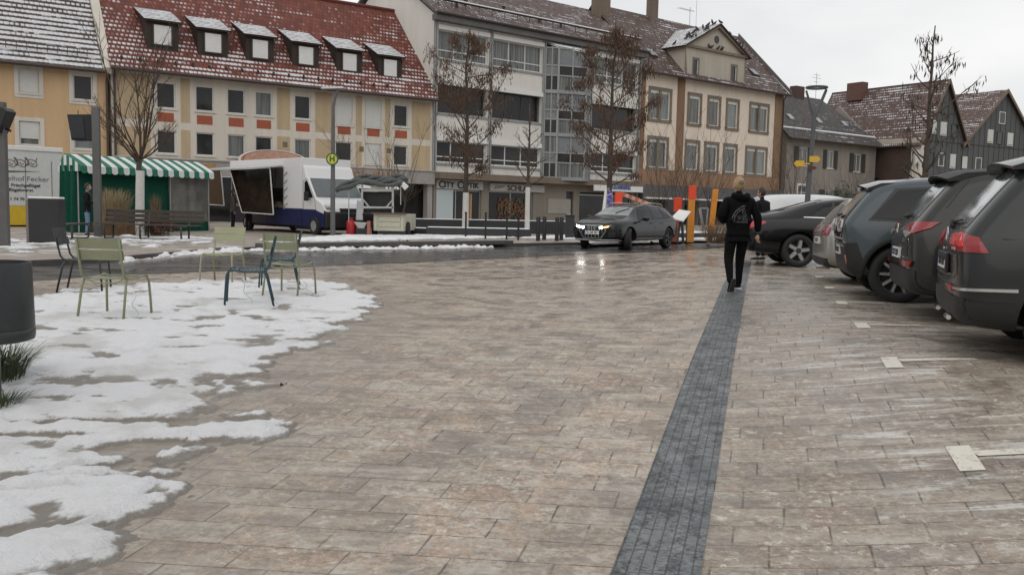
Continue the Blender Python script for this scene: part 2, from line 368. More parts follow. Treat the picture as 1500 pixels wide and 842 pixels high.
for i in range(90):
    t=-3+i*.25; c=Vector((SP0.x,SP0.y))+sd*t
    for sg in (-.5,-.17,.17,.5):
        pt=c+sn*(sg*.355); q.append((pt.x,pt.y,gz(pt.x,pt.y)+.006))
fs=[(i*4+j,i*4+j+1,i*4+j+5,i*4+j+4) for i in range(89) for j in range(3)]
b.add(q,fs); struct(b.build('dark_paving_strip',strip_mat(),smooth='all'))
# ---- road
def road_mat():
    k=N('wet_asphalt'); p=k.pos(); n=k.noise(p,1.1,5,.6); f=k.noise(p,60,3,.8); st=k.noise(k.scale(p,(.5,2.5,1)),.7,4)
    a=k.mix(n,(.028,.026,.025),(.06,.056,.052)); a=k.mix(k.step(f,.6,.8,0,.4),a,(.13,.125,.12))
    a=k.mix(k.step(st,.55,.75,0,.35),a,(.17,.155,.14))
    k.out(a,k.step(k.m_('ADD',k.m_('MULTIPLY',n,.6),k.m_('MULTIPLY',st,.4)),.38,.6,.12,.4)); k.bump(k.m_('ADD',f,n),.12,.004); return k.m
MROAD=road_mat()
near=[at(u,v) for u,v in [(-60,420),(0,415),(40,413),(170,403),(330,397),(470,390),(600,385),(700,380),(845,373),(985,368),(1060,363),(1200,354)]]
far=[at(u,v) for u,v in [(-60,397),(0,391),(168,384),(300,370),(386,367),(500,365),(630,363),(750,361),(850,359),(1000,354.5),(1060,352.5),(1200,346)]]
def samp(pl,x):
    for a,b_ in zip(pl,pl[1:]):
        if a.x<=x<=b_.x: t=(x-a.x)/(b_.x-a.x+1e-9); return a.lerp(b_,t)
    a,b_=(pl[0],pl[1]) if x<pl[0].x else (pl[-2],pl[-1]); t=(x-a.x)/(b_.x-a.x); return a+(b_-a)*t
near=[Vector((-60,-8,0)),Vector((-30,3,0))]+near+[Vector((60,75,0))]; far=[Vector((-60,-3.5,0)),Vector((-30,7.6,0))]+far+[Vector((60,86,0))]
xr=steps(-60,60,.75); b=MB(); v=[]
for x in xr:
    a=samp(near,x).y; c=samp(far,x).y
    for t in (0,.33,.66,1): y=a+(c-a)*t; v.append((x,y,gz(x,y)+.006))
b.add(v,[(i*4+j,i*4+j+1,i*4+j+5,i*4+j+4) for i in range(len(xr)-1) for j in range(3)]); struct(b.build('road',MROAD))
# ---- far pavement with its kerb
def fp_mat():
    k=N('trampled_pavement'); p=k.pos(); n=k.noise(k.scale(p,(.8,2.2,1)),.9,6,.66,.3); f=k.noise(p,14,5,.7); b_=k.noise(p,.35,3)
    a=k.mix(f,(.24,.2,.165),(.36,.31,.265)); a=k.mix(k.step(n,.52,.64,0,.85),a,(.62,.6,.57)); a=k.mix(k.step(n,.4,.28,0,.6),a,(.15,.12,.1))
    k.out(a,k.step(b_,.3,.7,.35,.75)); k.bump(k.m_('ADD',n,f),.4,.02); return k.m
MFP=fp_mat(); MKERB=mat('kerb_stone',(.075,.07,.066),.5,var=.25,scale=12)
ZP=.1
b=MB(); v=[]
for x in xr:
    c=samp(far,x).y
    v+= [(x,c,0.004),(x,c,ZP),(x,c+.16,ZP),]
n=3
b.add(v,[(i*n+j,i*n+j+1,i*n+n+j+1,i*n+n+j) for i in range(len(xr)-1) for j in range(2)]); struct(b.build('kerb',MKERB))
b=MB(); v=[]
for x in xr:
    c=samp(far,x).y+.16
    for y in (c,c+6,c+20,c+60): v.append((x,y,ZP))
b.add(v,[(i*4+j,i*4+j+1,i*4+j+5,i*4+j+4) for i in range(len(xr)-1) for j in range(3)]); struct(b.build('far_pavement',MFP))
# bus stop kerb
bk=[at(u,v,ZP) for u,v in [(386,363.5),(500,361.5),(630,359.5),(752,357.5)]]
b=MB()
for a,c in zip(bk,bk[1:]):
    d=(c-a).normalized(); nn=Vector((-d.y,d.x,0))*.45
    b.hexa([a,c,c+nn,a+nn],[p_+Vector((0,0,.11)) for p_ in (a,c,c+nn,a+nn)])
struct(b.build('bus_stop_kerb',MKERB))
# ---- bay markings
b=MB(); pass
def mark_mat():
    k=N('worn_marking_paint'); p=k.pos(); n=k.noise(p,16,6,.75); f=k.noise(p,60,3,.7)
    k.out(k.mix(k.step(k.m_('ADD',k.m_('MULTIPLY',n,.7),k.m_('MULTIPLY',f,.3)),.5,.64),(.68,.65,.56),(.4,.36,.3)),.55); k.bump(n,.3,.004); return k.m
MMARK=mark_mat()
def flatquad(b,c,L_,W_,ax,ay,dz=.007):
    P=[c+ax*(sx*L_/2)+ay*(sy*W_/2) for sx,sy in((-1,-1),(1,-1),(1,1),(-1,1))]
    n_=max(1,int(L_/.25)); vs=[]
    for i in range(n_+1):
        for sy in (-1,1):
            q_=c+ax*((i/n_-.5)*L_)+ay*(sy*W_/2); vs.append((q_.x,q_.y,gz(q_.x,q_.y)+dz))
    b.add(vs,[(2*i,2*i+2,2*i+3,2*i+1) for i in range(n_)])
X2=Vector((1,0)); D2=sd
for u,v,L_ in [(1413,671,1.9),(1306,531,.64),(1263,477,.55),(1233,443.5,.5),(1215,421.5,.45),(1200,405.5,.4)]:
    c=at(u,v).to_2d(); flatquad(b,c,.14,.40,X2,D2)if False else None
    vs=[]
    for i in range(5):
        for j in (-.07,.07):
            q_=c+D2*((i/4-.5)*.42)+X2*j; vs.append((q_.x,q_.y,gz(q_.x,q_.y)+.005))
    b.add(vs,[(2*i,2*i+1,2*i+3,2*i+2) for i in range(4)])
    flatquad(b,c+X2*(.07+L_/2)+D2*.06,L_,.09,X2,Vector((0,1)),.006)
struct(b.build('bay_markings',MMARK))
# ---- snow
def snow_mat(name='snow'):
    k=N(name); p=k.pos(); at_=k.new('ShaderNodeAttribute',attribute_name='depth').outputs['Fac']
    n=k.noise(p,5,6,.65); f=k.noise(p,40,5,.75); gr=k.noise(p,1.1,5,.6)
    t=k.step(k.m_('ADD',at_,k.m_('ADD',k.m_('MULTIPLY',k.m_('SUBTRACT',n,.5),.6),k.m_('MULTIPLY',k.m_('SUBTRACT',f,.5),.35))),.2,.5)
    a=k.mix(t,(.30,.27,.235),(.90,.905,.92)); a=k.mix(k.m_('MULTIPLY',k.step(gr,.5,.64),.45),a,(.52,.5,.45))
    gr2=k.noise(p,110,3,.8); a=k.mix(k.step(f,.58,.72,0,.25),a,(.5,.48,.44)); a=k.mix(k.step(gr2,.64,.74,0,.2),a,(.3,.28,.25))
    k.out(a,k.step(t,0,1,.4,.85)); k.b.inputs['Subsurface Weight'].default_value=.0
    k.bump(k.m_('ADD',n,k.m_('ADD',k.m_('MULTIPLY',f,.8),k.m_('MULTIPLY',gr2,.3))),1.,.03); return k.m
MSNOW=snow_mat()
def snow(poly,thick,res,zf,holes=(),edge=.35,rag=.35,thr=0.,label='',seed=0,nf=1.6,cut=0.,lump=.5,name='snow'):
    P=np.array([(p.x,p.y) for p in poly]); lo=P.min(0)-rag*1.3; hi=P.max(0)+rag*1.3
    nx=int((hi[0]-lo[0])/res)+1; ny=int((hi[1]-lo[1])/res)+1
    X,Y=np.meshgrid(lo[0]+np.arange(nx)*res,lo[1]+np.arange(ny)*res)
    ins=np.zeros(X.shape,bool); D=np.full(X.shape,1e9)
    for i in range(len(P)):
        a=P[i]; c=P[(i+1)%len(P)]; e=c-a
        cond=((a[1]>Y)!=(c[1]>Y)); xi=(c[0]-a[0])*(Y-a[1])/((c[1]-a[1]) or 1e-9)+a[0]; ins^=cond&(X<xi)
        t=np.clip(((X-a[0])*e[0]+(Y-a[1])*e[1])/max(1e-9,e@e),0,1); D=np.minimum(D,np.hypot(X-a[0]-t*e[0],Y-a[1]-t*e[1]))
    D=np.where(ins,D,-D)
    idx={}; vs=[]; dep=[]
    fr_=noise.fractal
    H=np.full(X.shape,-1.)
    cand=np.argwhere(D>-rag)
    for j,i in cand:
        x,y=X[j,i],Y[j,i]
        n1=fr_(Vector((x*nf,y*nf,seed)),.7,2.1,5); n2=noise.noise(Vector((x*9,y*9,seed+5))); n3=fr_(Vector((x*.45,y*.6,seed+9)),1,2,3)
        s=D[j,i]+rag*n1*1.1
        h=min(1,max(0,s/edge)); 
        c_=n1*.7+n3*.5+n2*.18-(cut(x,y) if callable(cut) else cut)
        h=h*min(1,max(0,.75+c_*1.6))
        for (hx,hy,ra,rb,an,dp) in holes:
            dx,dy=x-hx,y-hy; ca,sa=math.cos(an),math.sin(an); q_=((dx*ca+dy*sa)/ra)**2+((-dx*sa+dy*ca)/rb)**2
            q_+=n1*.5+n2*.3
            if q_<1: h*=1-dp*sm((1-q_)*2)
        H[j,i]=h-.04
        if h>.04: H[j,i]=h*(.55+lump*.45*(n1+n2*.5)*1.2+.25)
    for j in range(ny):
        for i in range(nx):
            if H[j,i]>-.06:
                idx[(j,i)]=len(vs); x,y=X[j,i],Y[j,i]; vs.append((x,y,zf(x,y)+max(-.012,H[j,i]*thick)+(.008 if H[j,i]>0 else -.004))); dep.append(max(0,H[j,i]))
    fs=[]
    for (j,i),a in idx.items():
        c=idx.get((j,i+1)); d=idx.get((j+1,i+1)); e=idx.get((j+1,i))
        if c is not None and d is not None and e is not None and max(dep[a],dep[c],dep[d],dep[e])>0: fs.append((a,c,d,e))
    b=MB(); b.add(vs,fs); o=b.build(name,MSNOW,smooth='all')
    at_=o.data.attributes.new('depth','FLOAT','POINT'); at_.data.foreach_set('value',dep)
    o['kind']='stuff'; o['label']=label; o['category']='snow'
    return o
pxl=lambda L_,z=None:[at(u,v,z) for u,v in L_]
def hole(u,v,ra,rb,an,dp): c=at(u,v); return (c.x,c.y,ra,rb,an,dp)
H1=[hole(285,451,.28,.16,.2,.9),hole(310,468,.24,.2,.8,.95),hole(270,497,.22,.1,.5,.85),hole(268,512,.3,.08,.3,.85),hole(115,493,.16,.1,2.4,.85),hole(112,511,.22,.09,2.5,.95),
    hole(152,523,.18,.08,2.6,.9),hole(65,485,.3,.12,2.4,.8),hole(200,470,.5,.12,0,.7),hole(390,495,.25,.12,.4,.75),hole(360,472,.2,.1,.2,.7),hole(205,620,.9,.07,.12,1),
    hole(40,642,.5,.08,.1,1),hole(225,655,.5,.16,.4,1),hole(130,690,.45,.06,.5,.95),hole(210,702,.6,.05,.15,1),hole(60,722,.25,.035,.2,1),hole(30,780,.14,.05,.4,.8),hole(95,772,.16,.05,.7,.8),
    hole(140,775,.1,.03,.7,.9),hole(22,700,.1,.05,0,.8),hole(240,540,.7,.04,.5,.8),hole(60,587,.5,.05,.2,.6),hole(410,425,.3,.1,0,.8),hole(100,430,1.,.2,0,.8),hole(250,430,.7,.12,0,.6),hole(330,440,.4,.1,0,.7),hole(440,470,.5,.1,.3,.6)]
snow(pxl([(-90,470),(0,440),(40,437),(100,428),(150,423),(230,415),(300,412.5),(400,411),(460,413),(500,420),(532,432),(548,450),(530,468),(492,486),(460,503),(432,522),(402,542),(355,562),(325,582),(345,598),(408,612),(395,630),(350,648),(305,668),(285,682),(250,692),(262,706),(272,712),(250,728),(236,745),(205,772),(170,800),(140,835),(115,870),(90,930),(-500,930),(-330,600)]),
     .042,.026,gz,H1,edge=.26,rag=.32,label='wide patch of melting white snow on the plaza around the chairs',seed=3,cut=(lambda x,y:-.17-.13*sm((y-5.2)/2.5)),lump=1.1,nf=2.4)
snow(pxl([(390,357),(500,355),(630,352),(750,350),(850,352),(862,358),(1060,351),(1060,345),(985,346),(850,346),(760,349.5),(700,348),(600,346),(500,347),(440,351),(380,353)],ZP),.1,.11,lambda x,y:ZP,edge=.25,rag=.25,label='trampled snow along the bus stop and planters across the road',seed=11,cut=-.4,name='snow')
snow(pxl([(30,372),(60,365),(200,365),(330,355),(330,348),(100,346),(30,352),(-20,360)],ZP),.05,.1,lambda x,y:ZP,edge=.3,rag=.5,label='thin snow on the far pavement around the benches and cabinet',seed=17,cut=.25)
snow(pxl([(330,372),(386,369.5),(500,368.5),(630,366.5),(720,364.5),(720,362.5),(630,363.5),(500,365.2),(386,366.7),(300,369.5),(180,384),(180,387),(250,379)],0),.09,.05,lambda x,y:0.,edge=.14,rag=.16,label='dirty slush ridge lying in the gutter below the kerb',seed=23,cut=.22,lump=1.1,nf=3)
# ================================================================ BUILDINGS
def wall(b,fr,s0,s1,z0,z1,holes,n=0,dep=.16,m=0,mr=None):
    """front wall sheet with real openings and reveals"""
    mr=m if mr is None else mr
    hs=[h for h in holes if h[1]>s0 and h[0]<s1]
    S=sorted({s0,s1,*[min(max(q,s0),s1) for h in hs for q in h[:2]]}); Z=sorted({z0,z1,*[min(max(q,z0),z1) for h in hs for q in h[2:4]]})
    for a,c in zip(S,S[1:]):
        for d,e in zip(Z,Z[1:]):
            if c-a<1e-4 or e-d<1e-4: continue
            x,y=(a+c)/2,(d+e)/2
            if any(h[0]<x<h[1] and h[2]<y<h[3] for h in hs): continue
            b.quad(fr.p(a,d,n),fr.p(c,d,n),fr.p(c,e,n),fr.p(a,e,n),m)
    for a,c,d,e in hs:
        q=[(a,d),(c,d),(c,e),(a,e)]
        for (x0,y0),(x1,y1) in zip(q,q[1:]+q[:1]):
            b.quad(fr.p(x1,y1,n),fr.p(x0,y0,n),fr.p(x0,y0,n-dep),fr.p(x1,y1,n-dep),mr)
def window(fr,root,r,n=0,dep=.13,pane=GD,frame=MFW,fw=.07,mull=(),trans=(),sill=MTRIM,blind=0,trim=None,tw=.12,tn=.03,sill_over=.08,label=None):
    s0,s1,z0,z1=r; b=MB(); f0,f1=n-dep,n-dep+.06
    b.fb(fr,s0,s0+fw,z0,z1,f0,f1); b.fb(fr,s1-fw,s1,z0,z1,f0,f1); b.fb(fr,s0+fw,s1-fw,z1-fw,z1,f0,f1); b.fb(fr,s0+fw,s1-fw,z0,z0+fw,f0,f1)
    for t in mull: x=s0+(s1-s0)*t; b.fb(fr,x-fw*.45,x+fw*.45,z0+fw,z1-fw,f0,f1-.003)
    for t in trans: y=z0+(z1-z0)*t; b.fb(fr,s0+fw,s1-fw,y-fw*.4,y+fw*.4,f0,f1-.006)
    o=b.build('window',frame,root,label=label)
    p=MB(); p.fb(fr,s0+fw*.5,s1-fw*.5,z0+fw*.5,z1-fw*.5,f0-.02,f0+.02); p.build('pane',pane,o)
    if blind:
        p=MB(); p.fb(fr,s0+fw*.6,s1-fw*.6,z1-(z1-z0)*blind,z1-.02,f1-.01,f1+.02); p.build('roller_shutter',BLIND,o)
    if sill:
        p=MB(); p.fb(fr,s0-sill_over,s1+sill_over,z0-.07,z0-.002,n-.1,n+.07); p.build('window_sill',sill,o)
    if trim:
        p=MB(); a=.0015
        p.fb(fr,s0-tw,s0-a,z0-tw*.8-.07,z1+tw,n+.002,n+tn); p.fb(fr,s1+a,s1+tw,z0-tw*.8-.07,z1+tw,n+.002,n+tn); p.fb(fr,s0-a,s1+a,z1+a,z1+tw,n+.002,n+tn); p.fb(fr,s0-a,s1+a,z0-tw*.8-.07,z0-.072,n+.002,n+tn)
        p.build('window_trim',trim,o)
    return o
def shell(b,fr,s0,s1,z0,z1,depth,m=0):   # sides, back and top of the block
    P=lambda s,z,n: fr.p(s,z,n)
    for q in ([P(s0,z0,0),P(s0,z0,-depth),P(s0,z1,-depth),P(s0,z1,0)],[P(s1,z0,-depth),P(s1,z0,0),P(s1,z1,0),P(s1,z1,-depth)],[P(s1,z0,-depth),P(s0,z0,-depth),P(s0,z1,-depth),P(s1,z1,-depth)],[P(s0,z1,0),P(s1,z1,0),P(s1,z1,-depth),P(s0,z1,-depth)]):
        b.quad(*q,m=m)
    b.quad(P(s0,z0,-.6),P(s1,z0,-.6),P(s1,z1,-.6),P(s0,z1,-.6),m)   # inner wall behind the openings
def gable(b,fr,s,z0,zr,n0,nr,m=0,th=.3):   # gable wall triangle at s
    a=[fr.p(s,z0,n0),fr.p(s,zr,nr),fr.p(s,z0,2*nr-n0)]; b.prism(a,Vector((fr.d[0],fr.d[1],0))*th,m)
def gutter(fr,root,s0,s1,z,n,m=GUT,r=.09):
    b=MB(); b.tube([fr.p(s0,z,n),fr.p(s1,z,n)],r,8); return b.build('gutter',m,root,smooth=True)
def drain(fr,root,s,z0,z1,n=.12,m=GUT):
    b=MB(); b.tube([fr.p(s,z1,.45),fr.p(s,z1-.35,n),fr.p(s,z0,n)],.06,8); return b.build('downpipe',m,root,smooth=True)
def snowguard(fr,root,s0,s1,z,n,step=.45,ang=1.0):
    b=MB()
    for dz in (.12,.26): b.tube([fr.p(s0,z+dz,n),fr.p(s1,z+dz,n)],.018,5)
    x=s0
    while x<s1: b.bar(fr.p(x,z-.05,n),fr.p(x,z+.3,n),.025); x+=step
    return b.build('snow_guard',GUT,root)
FA=Fr((-20.943,46.498),(1.4,1)); FW=Fr((-5.203,57.74),(1.2,1)); FC=Fr(tuple(FW.p(FW.sz(936,200)[0],0).to_2d()),(1.2,1))
pr=lambda fr,*r: fr.rect(*r)
W_TAN=stucco('tan_stucco',(.62,.43,.25),.1); W_TAN2=stucco('tan_panel',(.5,.39,.25),.14); W_PALE=stucco('pale_render',(.66,.61,.53),.1); W_ORG=mat('brick_red_panel',(.36,.1,.055),.85,var=.12)
RT_RED=tiles('red_tiles',(.13,.03,.018),(.215,.055,.032),snow=.86,grad=-.075,patch=.2,dash=.95)
RT_GRY=tiles('snowy_tiles',(.06,.04,.032),(.11,.075,.06),snow=1.3,grad=-.075,patch=.14,dash=1)
RT_BRN=tiles('brown_tiles',(.075,.045,.036),(.13,.085,.07),snow=.5,grad=-.02,patch=.2)
RT_DRM=tiles('snow_covered_tiles',(.07,.04,.035),(.11,.07,.06),snow=1.42,grad=0,patch=.12)
RT_DK=tiles('slate_grey_tiles',(.055,.05,.047),(.095,.085,.078),snow=.32,grad=-.03,patch=.18)
RT_PAL=tiles('reddish_brown_tiles',(.10,.06,.05),(.145,.09,.075),snow=.5,grad=.0,patch=.25)
WOODD=mat('dark_brown_wood',(.035,.024,.018),.7,var=.3)
FASC=stucco('grey_fascia',(.36,.34,.32),.12); SHOPD=glass('shop_glass',(.03,.03,.028)); MSTONE=stucco('brown_stone',(.19,.15,.115),.15)
# ---------------- tan house on the left
t=thing('house','tan rendered house at the left end of the row with a snow dusted roof','house',FA.p(-8,0,0))
holes=[];wd=[]
for r,kw in [((27,102,57,137),dict(blind=.95,pane=GD)),((107,110,136,147),dict(pane=GD)),((28,178,59,213),dict(blind=.72,pane=GC)),((108,184,139,219),dict(pane=GL,blind=.55))]:
    q=pr(FA,*r); wd.append((q,kw)); holes.append(q)
for s_ in (-11.6,):
    for z in (3.9,6.3): q=(s_,s_+1.05,z,z+1.45); wd.append((q,{})); holes.append(q)
b=MB(); wall(b,FA,-16,-.12,0,7.9,holes); shell(b,FA,-16,-.12,0,7.9,9.5); gable(b,FA,-.42,7.9,14.2,.0,-4.75); b.build('wall',W_TAN,t)
for q,kw in wd: window(FA,t,q,trim=MTRIM,tw=.19,**kw)
b=MB(); b.slab(FA.p(-16,7.75,.55),FA.p(-.45,7.75,.55),FA.p(-.45,14.4,-4.75),FA.p(-16,14.4,-4.75)); b.slab(FA.p(-.45,7.75,-10.05),FA.p(-16,7.75,-10.05),FA.p(-16,14.4,-4.75),FA.p(-.45,14.4,-4.75)); rf=b.build('roof',[RT_GRY,WOODD],t)
gutter(FA,t,-16,-.3,7.66,.62); drain(FA,t,-.2,.1,7.6); snowguard(FA,t,-15.5,-.8,8.45,.18)
b=MB(); b.prism([FA.p(-.42,7.9,.5),FA.p(-.42,14.9,-4.75),FA.p(-.42,14.6,-4.95),FA.p(-.42,7.6,.3)],Vector((FA.d[0],FA.d[1],0))*.42); b.build('parapet',W_PALE,t)
# ---------------- long building with the red roof
t=thing('townhouse','long beige building with a bright red tiled roof and six dark dormers','building',FA.p(9,0,0))
SE=16.55-(-2.756)*0
s_of=lambda fr,u,v: fr.sz(u,v)[0]
S1=FA.sz(635,200)[0]; S0=.02
cols=[243,300,346,386.5,443.5,504,547,587.5]
up=[(0),(0),(0),(0),(0),(1),(1),(0)]; holes=[];wd=[]
up_v=[132,139,145,148,157,165,170,171.5]; lo_v=[207,212,215,213,222,221,225,227]
for i,u in enumerate(cols):
    sc_=s_of(FA,u,up_v[i]); w_=.5 if i not in (5,6) else .55
    q=(sc_-w_,sc_+w_,6.13,7.5); kw=dict(pane=GC if i in(3,6) else GD); 
    if up[i]: kw['blind']=.97; q=(sc_-w_,sc_+w_,5.95,7.6)
    wd.append((q,kw)); holes.append(q)
    q=(sc_-w_,sc_+w_,3.72,4.98); kw=dict(pane=GC if i in(2,4) else GD)
    if i==6: kw['blind']=.97
    wd.append((q,kw)); holes.append(q)
b=MB(); wall(b,FA,S0,S1,3.45,8.12,holes,m=0); shell(b,FA,S0,S1,3.45,8.12,11,0)
sc_=[s_of(FA,u,190) for u in cols]
edges=[S0+.25]+[x for s_ in sc_ for x in (s_-.78,s_+.78)]+[S1-.25]
for a,c in zip(edges[::2],edges[1::2]):
    if c-a>.2:
        b.fb(FA,a,c,5.45,7.78,.002,.012,1); b.fb(FA,a,c,3.55,5.05,.002,.012,1)
for s_ in sc_: b.fb(FA,s_-.42,s_+.42,5.42,5.9,.002,.014,2)
for s_ in (sc_[3]+1.25,sc_[5]+1.15,sc_[6]+1.05): b.fb(FA,s_-.14,s_+.14,4.45,4.75,.014,.03,3)
b.build('wall',[W_PALE,W_TAN2,W_ORG,MSTONE],t)
for q,kw in wd: window(FA,t,q,**kw)
# ground floor: fascia, posts, glazing
b=MB(); b.fb(FA,S0,S1,2.62,3.42,-.2,.25); b.fb(FA,S0,S1,3.42,3.49,-.2,.32); b.build('fascia',FASC,t)
b=MB(); b.fb(FA,S0,S1,0,2.62,-3.,-.9,0); b.build('shopfront',SHOPD,t)
b=MB()
for x in (S0+.25,4,8,11.2,13.6,S1-.2): b=MB(); b.fb(FA,x-.18,x+.18,0,2.62,-.55,.0); b.build('pillar',FASC,t)
b=MB(); b.fb(FA,13.95,14.9,.1,2.2,-.9,-.82); b.build('door',mat('dark_red_door',(.12,.02,.015),.4),t)
b=MB(); b.fb(FA,15.2,15.75,.1,2.3,-.9,-.8); b.build('poster_panel',MW,t)
b=MB(); b.prism([FA.p(13.4,2.6,.25),FA.p(13.4,2.25,1.1),FA.p(13.4,2.2,1.1),FA.p(13.4,2.45,.25)],Vector((FA.d[0],FA.d[1],0))*2.9); b.build('awning',MW,t)
MLET=mat('brass_letters',(.45,.25,.08),.5); MLET2=mat('rust_letters',(.4,.2,.1),.6)
q=FA.sz(288,239); text('letters','CAFE',.62,MLET,t,frM(FA,q[0],3.05,.26),.03,scx=1.35,bold=.01)
q=FA.sz(557,263); text('letters','RESTAURANT',.62,MLET2,t,frM(FA,q[0]-.75,3.02,.26),.03,scx=.98,bold=.01)
b=MB(); sq=FA.sz(398,236)[0]; 
for k_,(rr,mm,zz) in enumerate(((1,0,.0),(.93,1,.05),(.86,2,.06))):
    pts=[FA.p(sq+2.05*rr*math.cos(a),3.62+.62*rr*math.sin(a),.3+zz) for a in [2*math.pi*i/40 for i in range(40)]]; b.prism(pts,Vector((FA.n[0],FA.n[1],0))*.06,mm)
o=b.build('oval_sign',[MW,mat('sign_copper',(.33,.15,.09),.5,var=.3),mat('sign_peach',(.5,.3,.22),.5,var=.25)],t)
for u0 in (200.5,):pass
# roof
ZE,ZR,NR=7.95,14.3,-5.0
RS0,RS1=S0-.1,S1+.05
slp=(ZR-ZE)/(-NR+.6)
b=MB(); b.slab(FA.p(RS0,ZE,.6),FA.p(RS1,ZE,.6),FA.p(RS1,ZR,NR),FA.p(RS0,ZR,NR)); b.slab(FA.p(RS1,ZE,2*NR-.6),FA.p(RS0,ZE,2*NR-.6),FA.p(RS0,ZR,NR),FA.p(RS1,ZR,NR)); rf=b.build('roof',[RT_RED,WOODD],t)
b=MB(); b.tube([FA.p(RS0,ZR+.02,NR),FA.p(RS1,ZR+.02,NR)],.13,8); b.build('ridge_tiles',mat('ridge_red',(.13,.028,.02),.7),rf,smooth=True)
b=MB(); gable(b,FA,S1-.3,8.1,ZR-.2,0,NR); gable(b,FA,S0,8.1,ZR-.2,0,NR); b.build('gable_wall',W_PALE,t)
gutter(FA,t,RS0,RS1,7.9,.68); drain(FA,t,S0+.15,.1,7.9,m=GUT)
b=MB()
for x in (S0+.5+.9*i for i in range(18)):
    if x<S1-.3: b.box(FA.p(x,ZE+.42*slp+.1,.18),(.1,.1,.2),rz=FA.ang())
b.build('snow_guard',WOODD,rf)
# dormers: window centres from the photo
for (u,v) in [(238,52),(312,63.5),(381,72.5),(448,82),(512,91.5),(571.5,100)]:
    # the front face of a dormer stands where the roof has reached z of its base
    nf=-.55; s_,z_=FA.sz(u,v,nf)
    zb=ZE+(0.6-nf)*slp; zc=z_; zt=zc+.78; hw=.82
    d=MB(); x0,x1=s_-hw,s_+hw
    nb0=.6-(zt-ZE)/slp
    rise=.42                                       # the shed roof climbs gently back into the main roof
    nb=(.6-(zt-ZE)/slp)-.72; ztb=ZE+(.6-nb)*slp
    d.add([FA.p(x0,zb-.05,nf),FA.p(x1,zb-.05,nf),FA.p(x1,zt,nf),FA.p(x0,zt,nf),FA.p(x0,ztb,nb),FA.p(x1,ztb,nb)],[(0,1,2,3),(0,3,4),(1,5,2)],0)
    do=d.build('dormer',WOODD,t)
    d=MB(); a,c=x0-.16,x1+.16; n1=nf+.26; z1_=zt+.02-(.3)*(ztb-zt)/(nf-nb)
    d.slab(FA.p(a,z1_+.05,n1),FA.p(c,z1_+.05,n1),FA.p(c,ztb+.1,nb),FA.p(a,ztb+.1,nb),.1); d.build('dormer_roof',[RT_DRM,WOODD],do)
    d=MB(); d.fb(FA,s_-.44,s_+.44,zc-.5,zc+.5,nf+.01,nf+.05); d.build('roller_shutter',MW,do)
    d=MB(); d.fb(FA,s_-.52,s_+.52,zc-.58,zc-.51,nf,nf+.07); d.fb(FA,s_-.52,s_-.45,zc-.5,zc+.52,nf,nf+.07); d.fb(FA,s_+.45,s_+.52,zc-.5,zc+.52,nf,nf+.07); d.build('dormer_window_frame',GUT,do)
    d=MB(); d.tube([FA.p(c-.05,zt-.02,nf+.3),FA.p(c-.15,zt-.3,nf+.05),FA.p(c-.22,zb,nf-.1)],.04,6); d.build('downpipe',GUT,do,smooth=True)
# ---------------- white apartment building
t=thing('apartment_building','white four storey building with ribbon windows and a glass stair bay','building',FW.p(9,0,0))
SW1=FW.sz(936,200)[0]-.02
W_WHT=stucco('white_render',(.72,.7,.65),.08); W_GRY=stucco('grey_render',(.42,.41,.4),.12); MMET=mat('grey_cladding',(.3,.31,.31),.5,.2,var=.12); MEAVE=mat('eave_board',(.12,.12,.115),.6,var=.2)
fl=[(3.15,4.35,6.05),(6.05,7.25,9.35),(9.35,10.55,12.78)]     # parapet bottom, window bottom, window top
zw=[(4.3,5.95),(7.6,9.2),(11.0,12.6)]
A=(FW.sz(640,200)[0],FW.sz(713,200)[0]); B_=(FW.sz(720,200)[0],FW.sz(792,200)[0]); C_=(FW.sz(796,200)[0],FW.sz(860,200)[0]); D_=(FW.sz(866,200)[0],FW.sz(932,200)[0])
rows=[]
z_=[FW.sz(676,v)[1] for v in (48,90,127,168,208,240)]
zw=[(z_[5],z_[4]),(z_[3],z_[2]),(z_[1],z_[0])]
holes=[(a,c,z0,z1) for a,c in (A,B_,D_) for z0,z1 in zw]
b=MB(); wall(b,FW,0,SW1,3.0,13.3,holes+[(C_[0],C_[1],3.4,12.9)],dep=.25); shell(b,FW,0,SW1,3.0,13.3,12); zRw=FW.sz(893,21,-6)[1]-.4; gable(b,FW,0,13.3,zRw,0,-6); gable(b,FW,SW1-.3,13.3,zRw,0,-6); b.build('wall',W_WHT,t)
for bi,(a,c) in enumerate((A,B_,D_)):
    for k_,(z0,z1) in enumerate(zw):
        n_=3; kw=dict(mull=(.333,.667),trans=(.3,),sill=None)
        if k_==1: kw=dict(mull=(.33,.66) if bi==1 else (),trans=(),sill=None,frame=MDG)
        if k_==0: kw=dict(mull=(.3,.62),trans=(.28,),sill=None)
        window(FW,t,(a,c,z0,z1),dep=.24 if k_!=1 else .5,pane=(GC if k_==2 else GD),fw=.09,**kw)
        m_=MB(); m_.fb(FW,a-.05,c+.05,z1-.02,z1+.26,.0,.12); m_.build('shutter_box',MW,t)
        m_=MB(); m_.fb(FW,a-.03,c+.03,z0-.16,z0-.02,.003,.08); m_.build('parapet_cap',MMET,t)
b=MB()
for x in (A[0]-.22,(A[1]+B_[0])/2,B_[1]+.15,D_[0]-.2,D_[1]+.16):
    b.fb(FW,x-.13,x-.04,3.0,12.95,.003,.09); b.fb(FW,x+.04,x+.13,3.0,12.95,.003,.09)
    for i in range(9): b.fb(FW,x-.035,x+.035,3.3+i*1.08,3.38+i*1.08,.01,.07)
b.build('vertical_cladding',MMET,t)
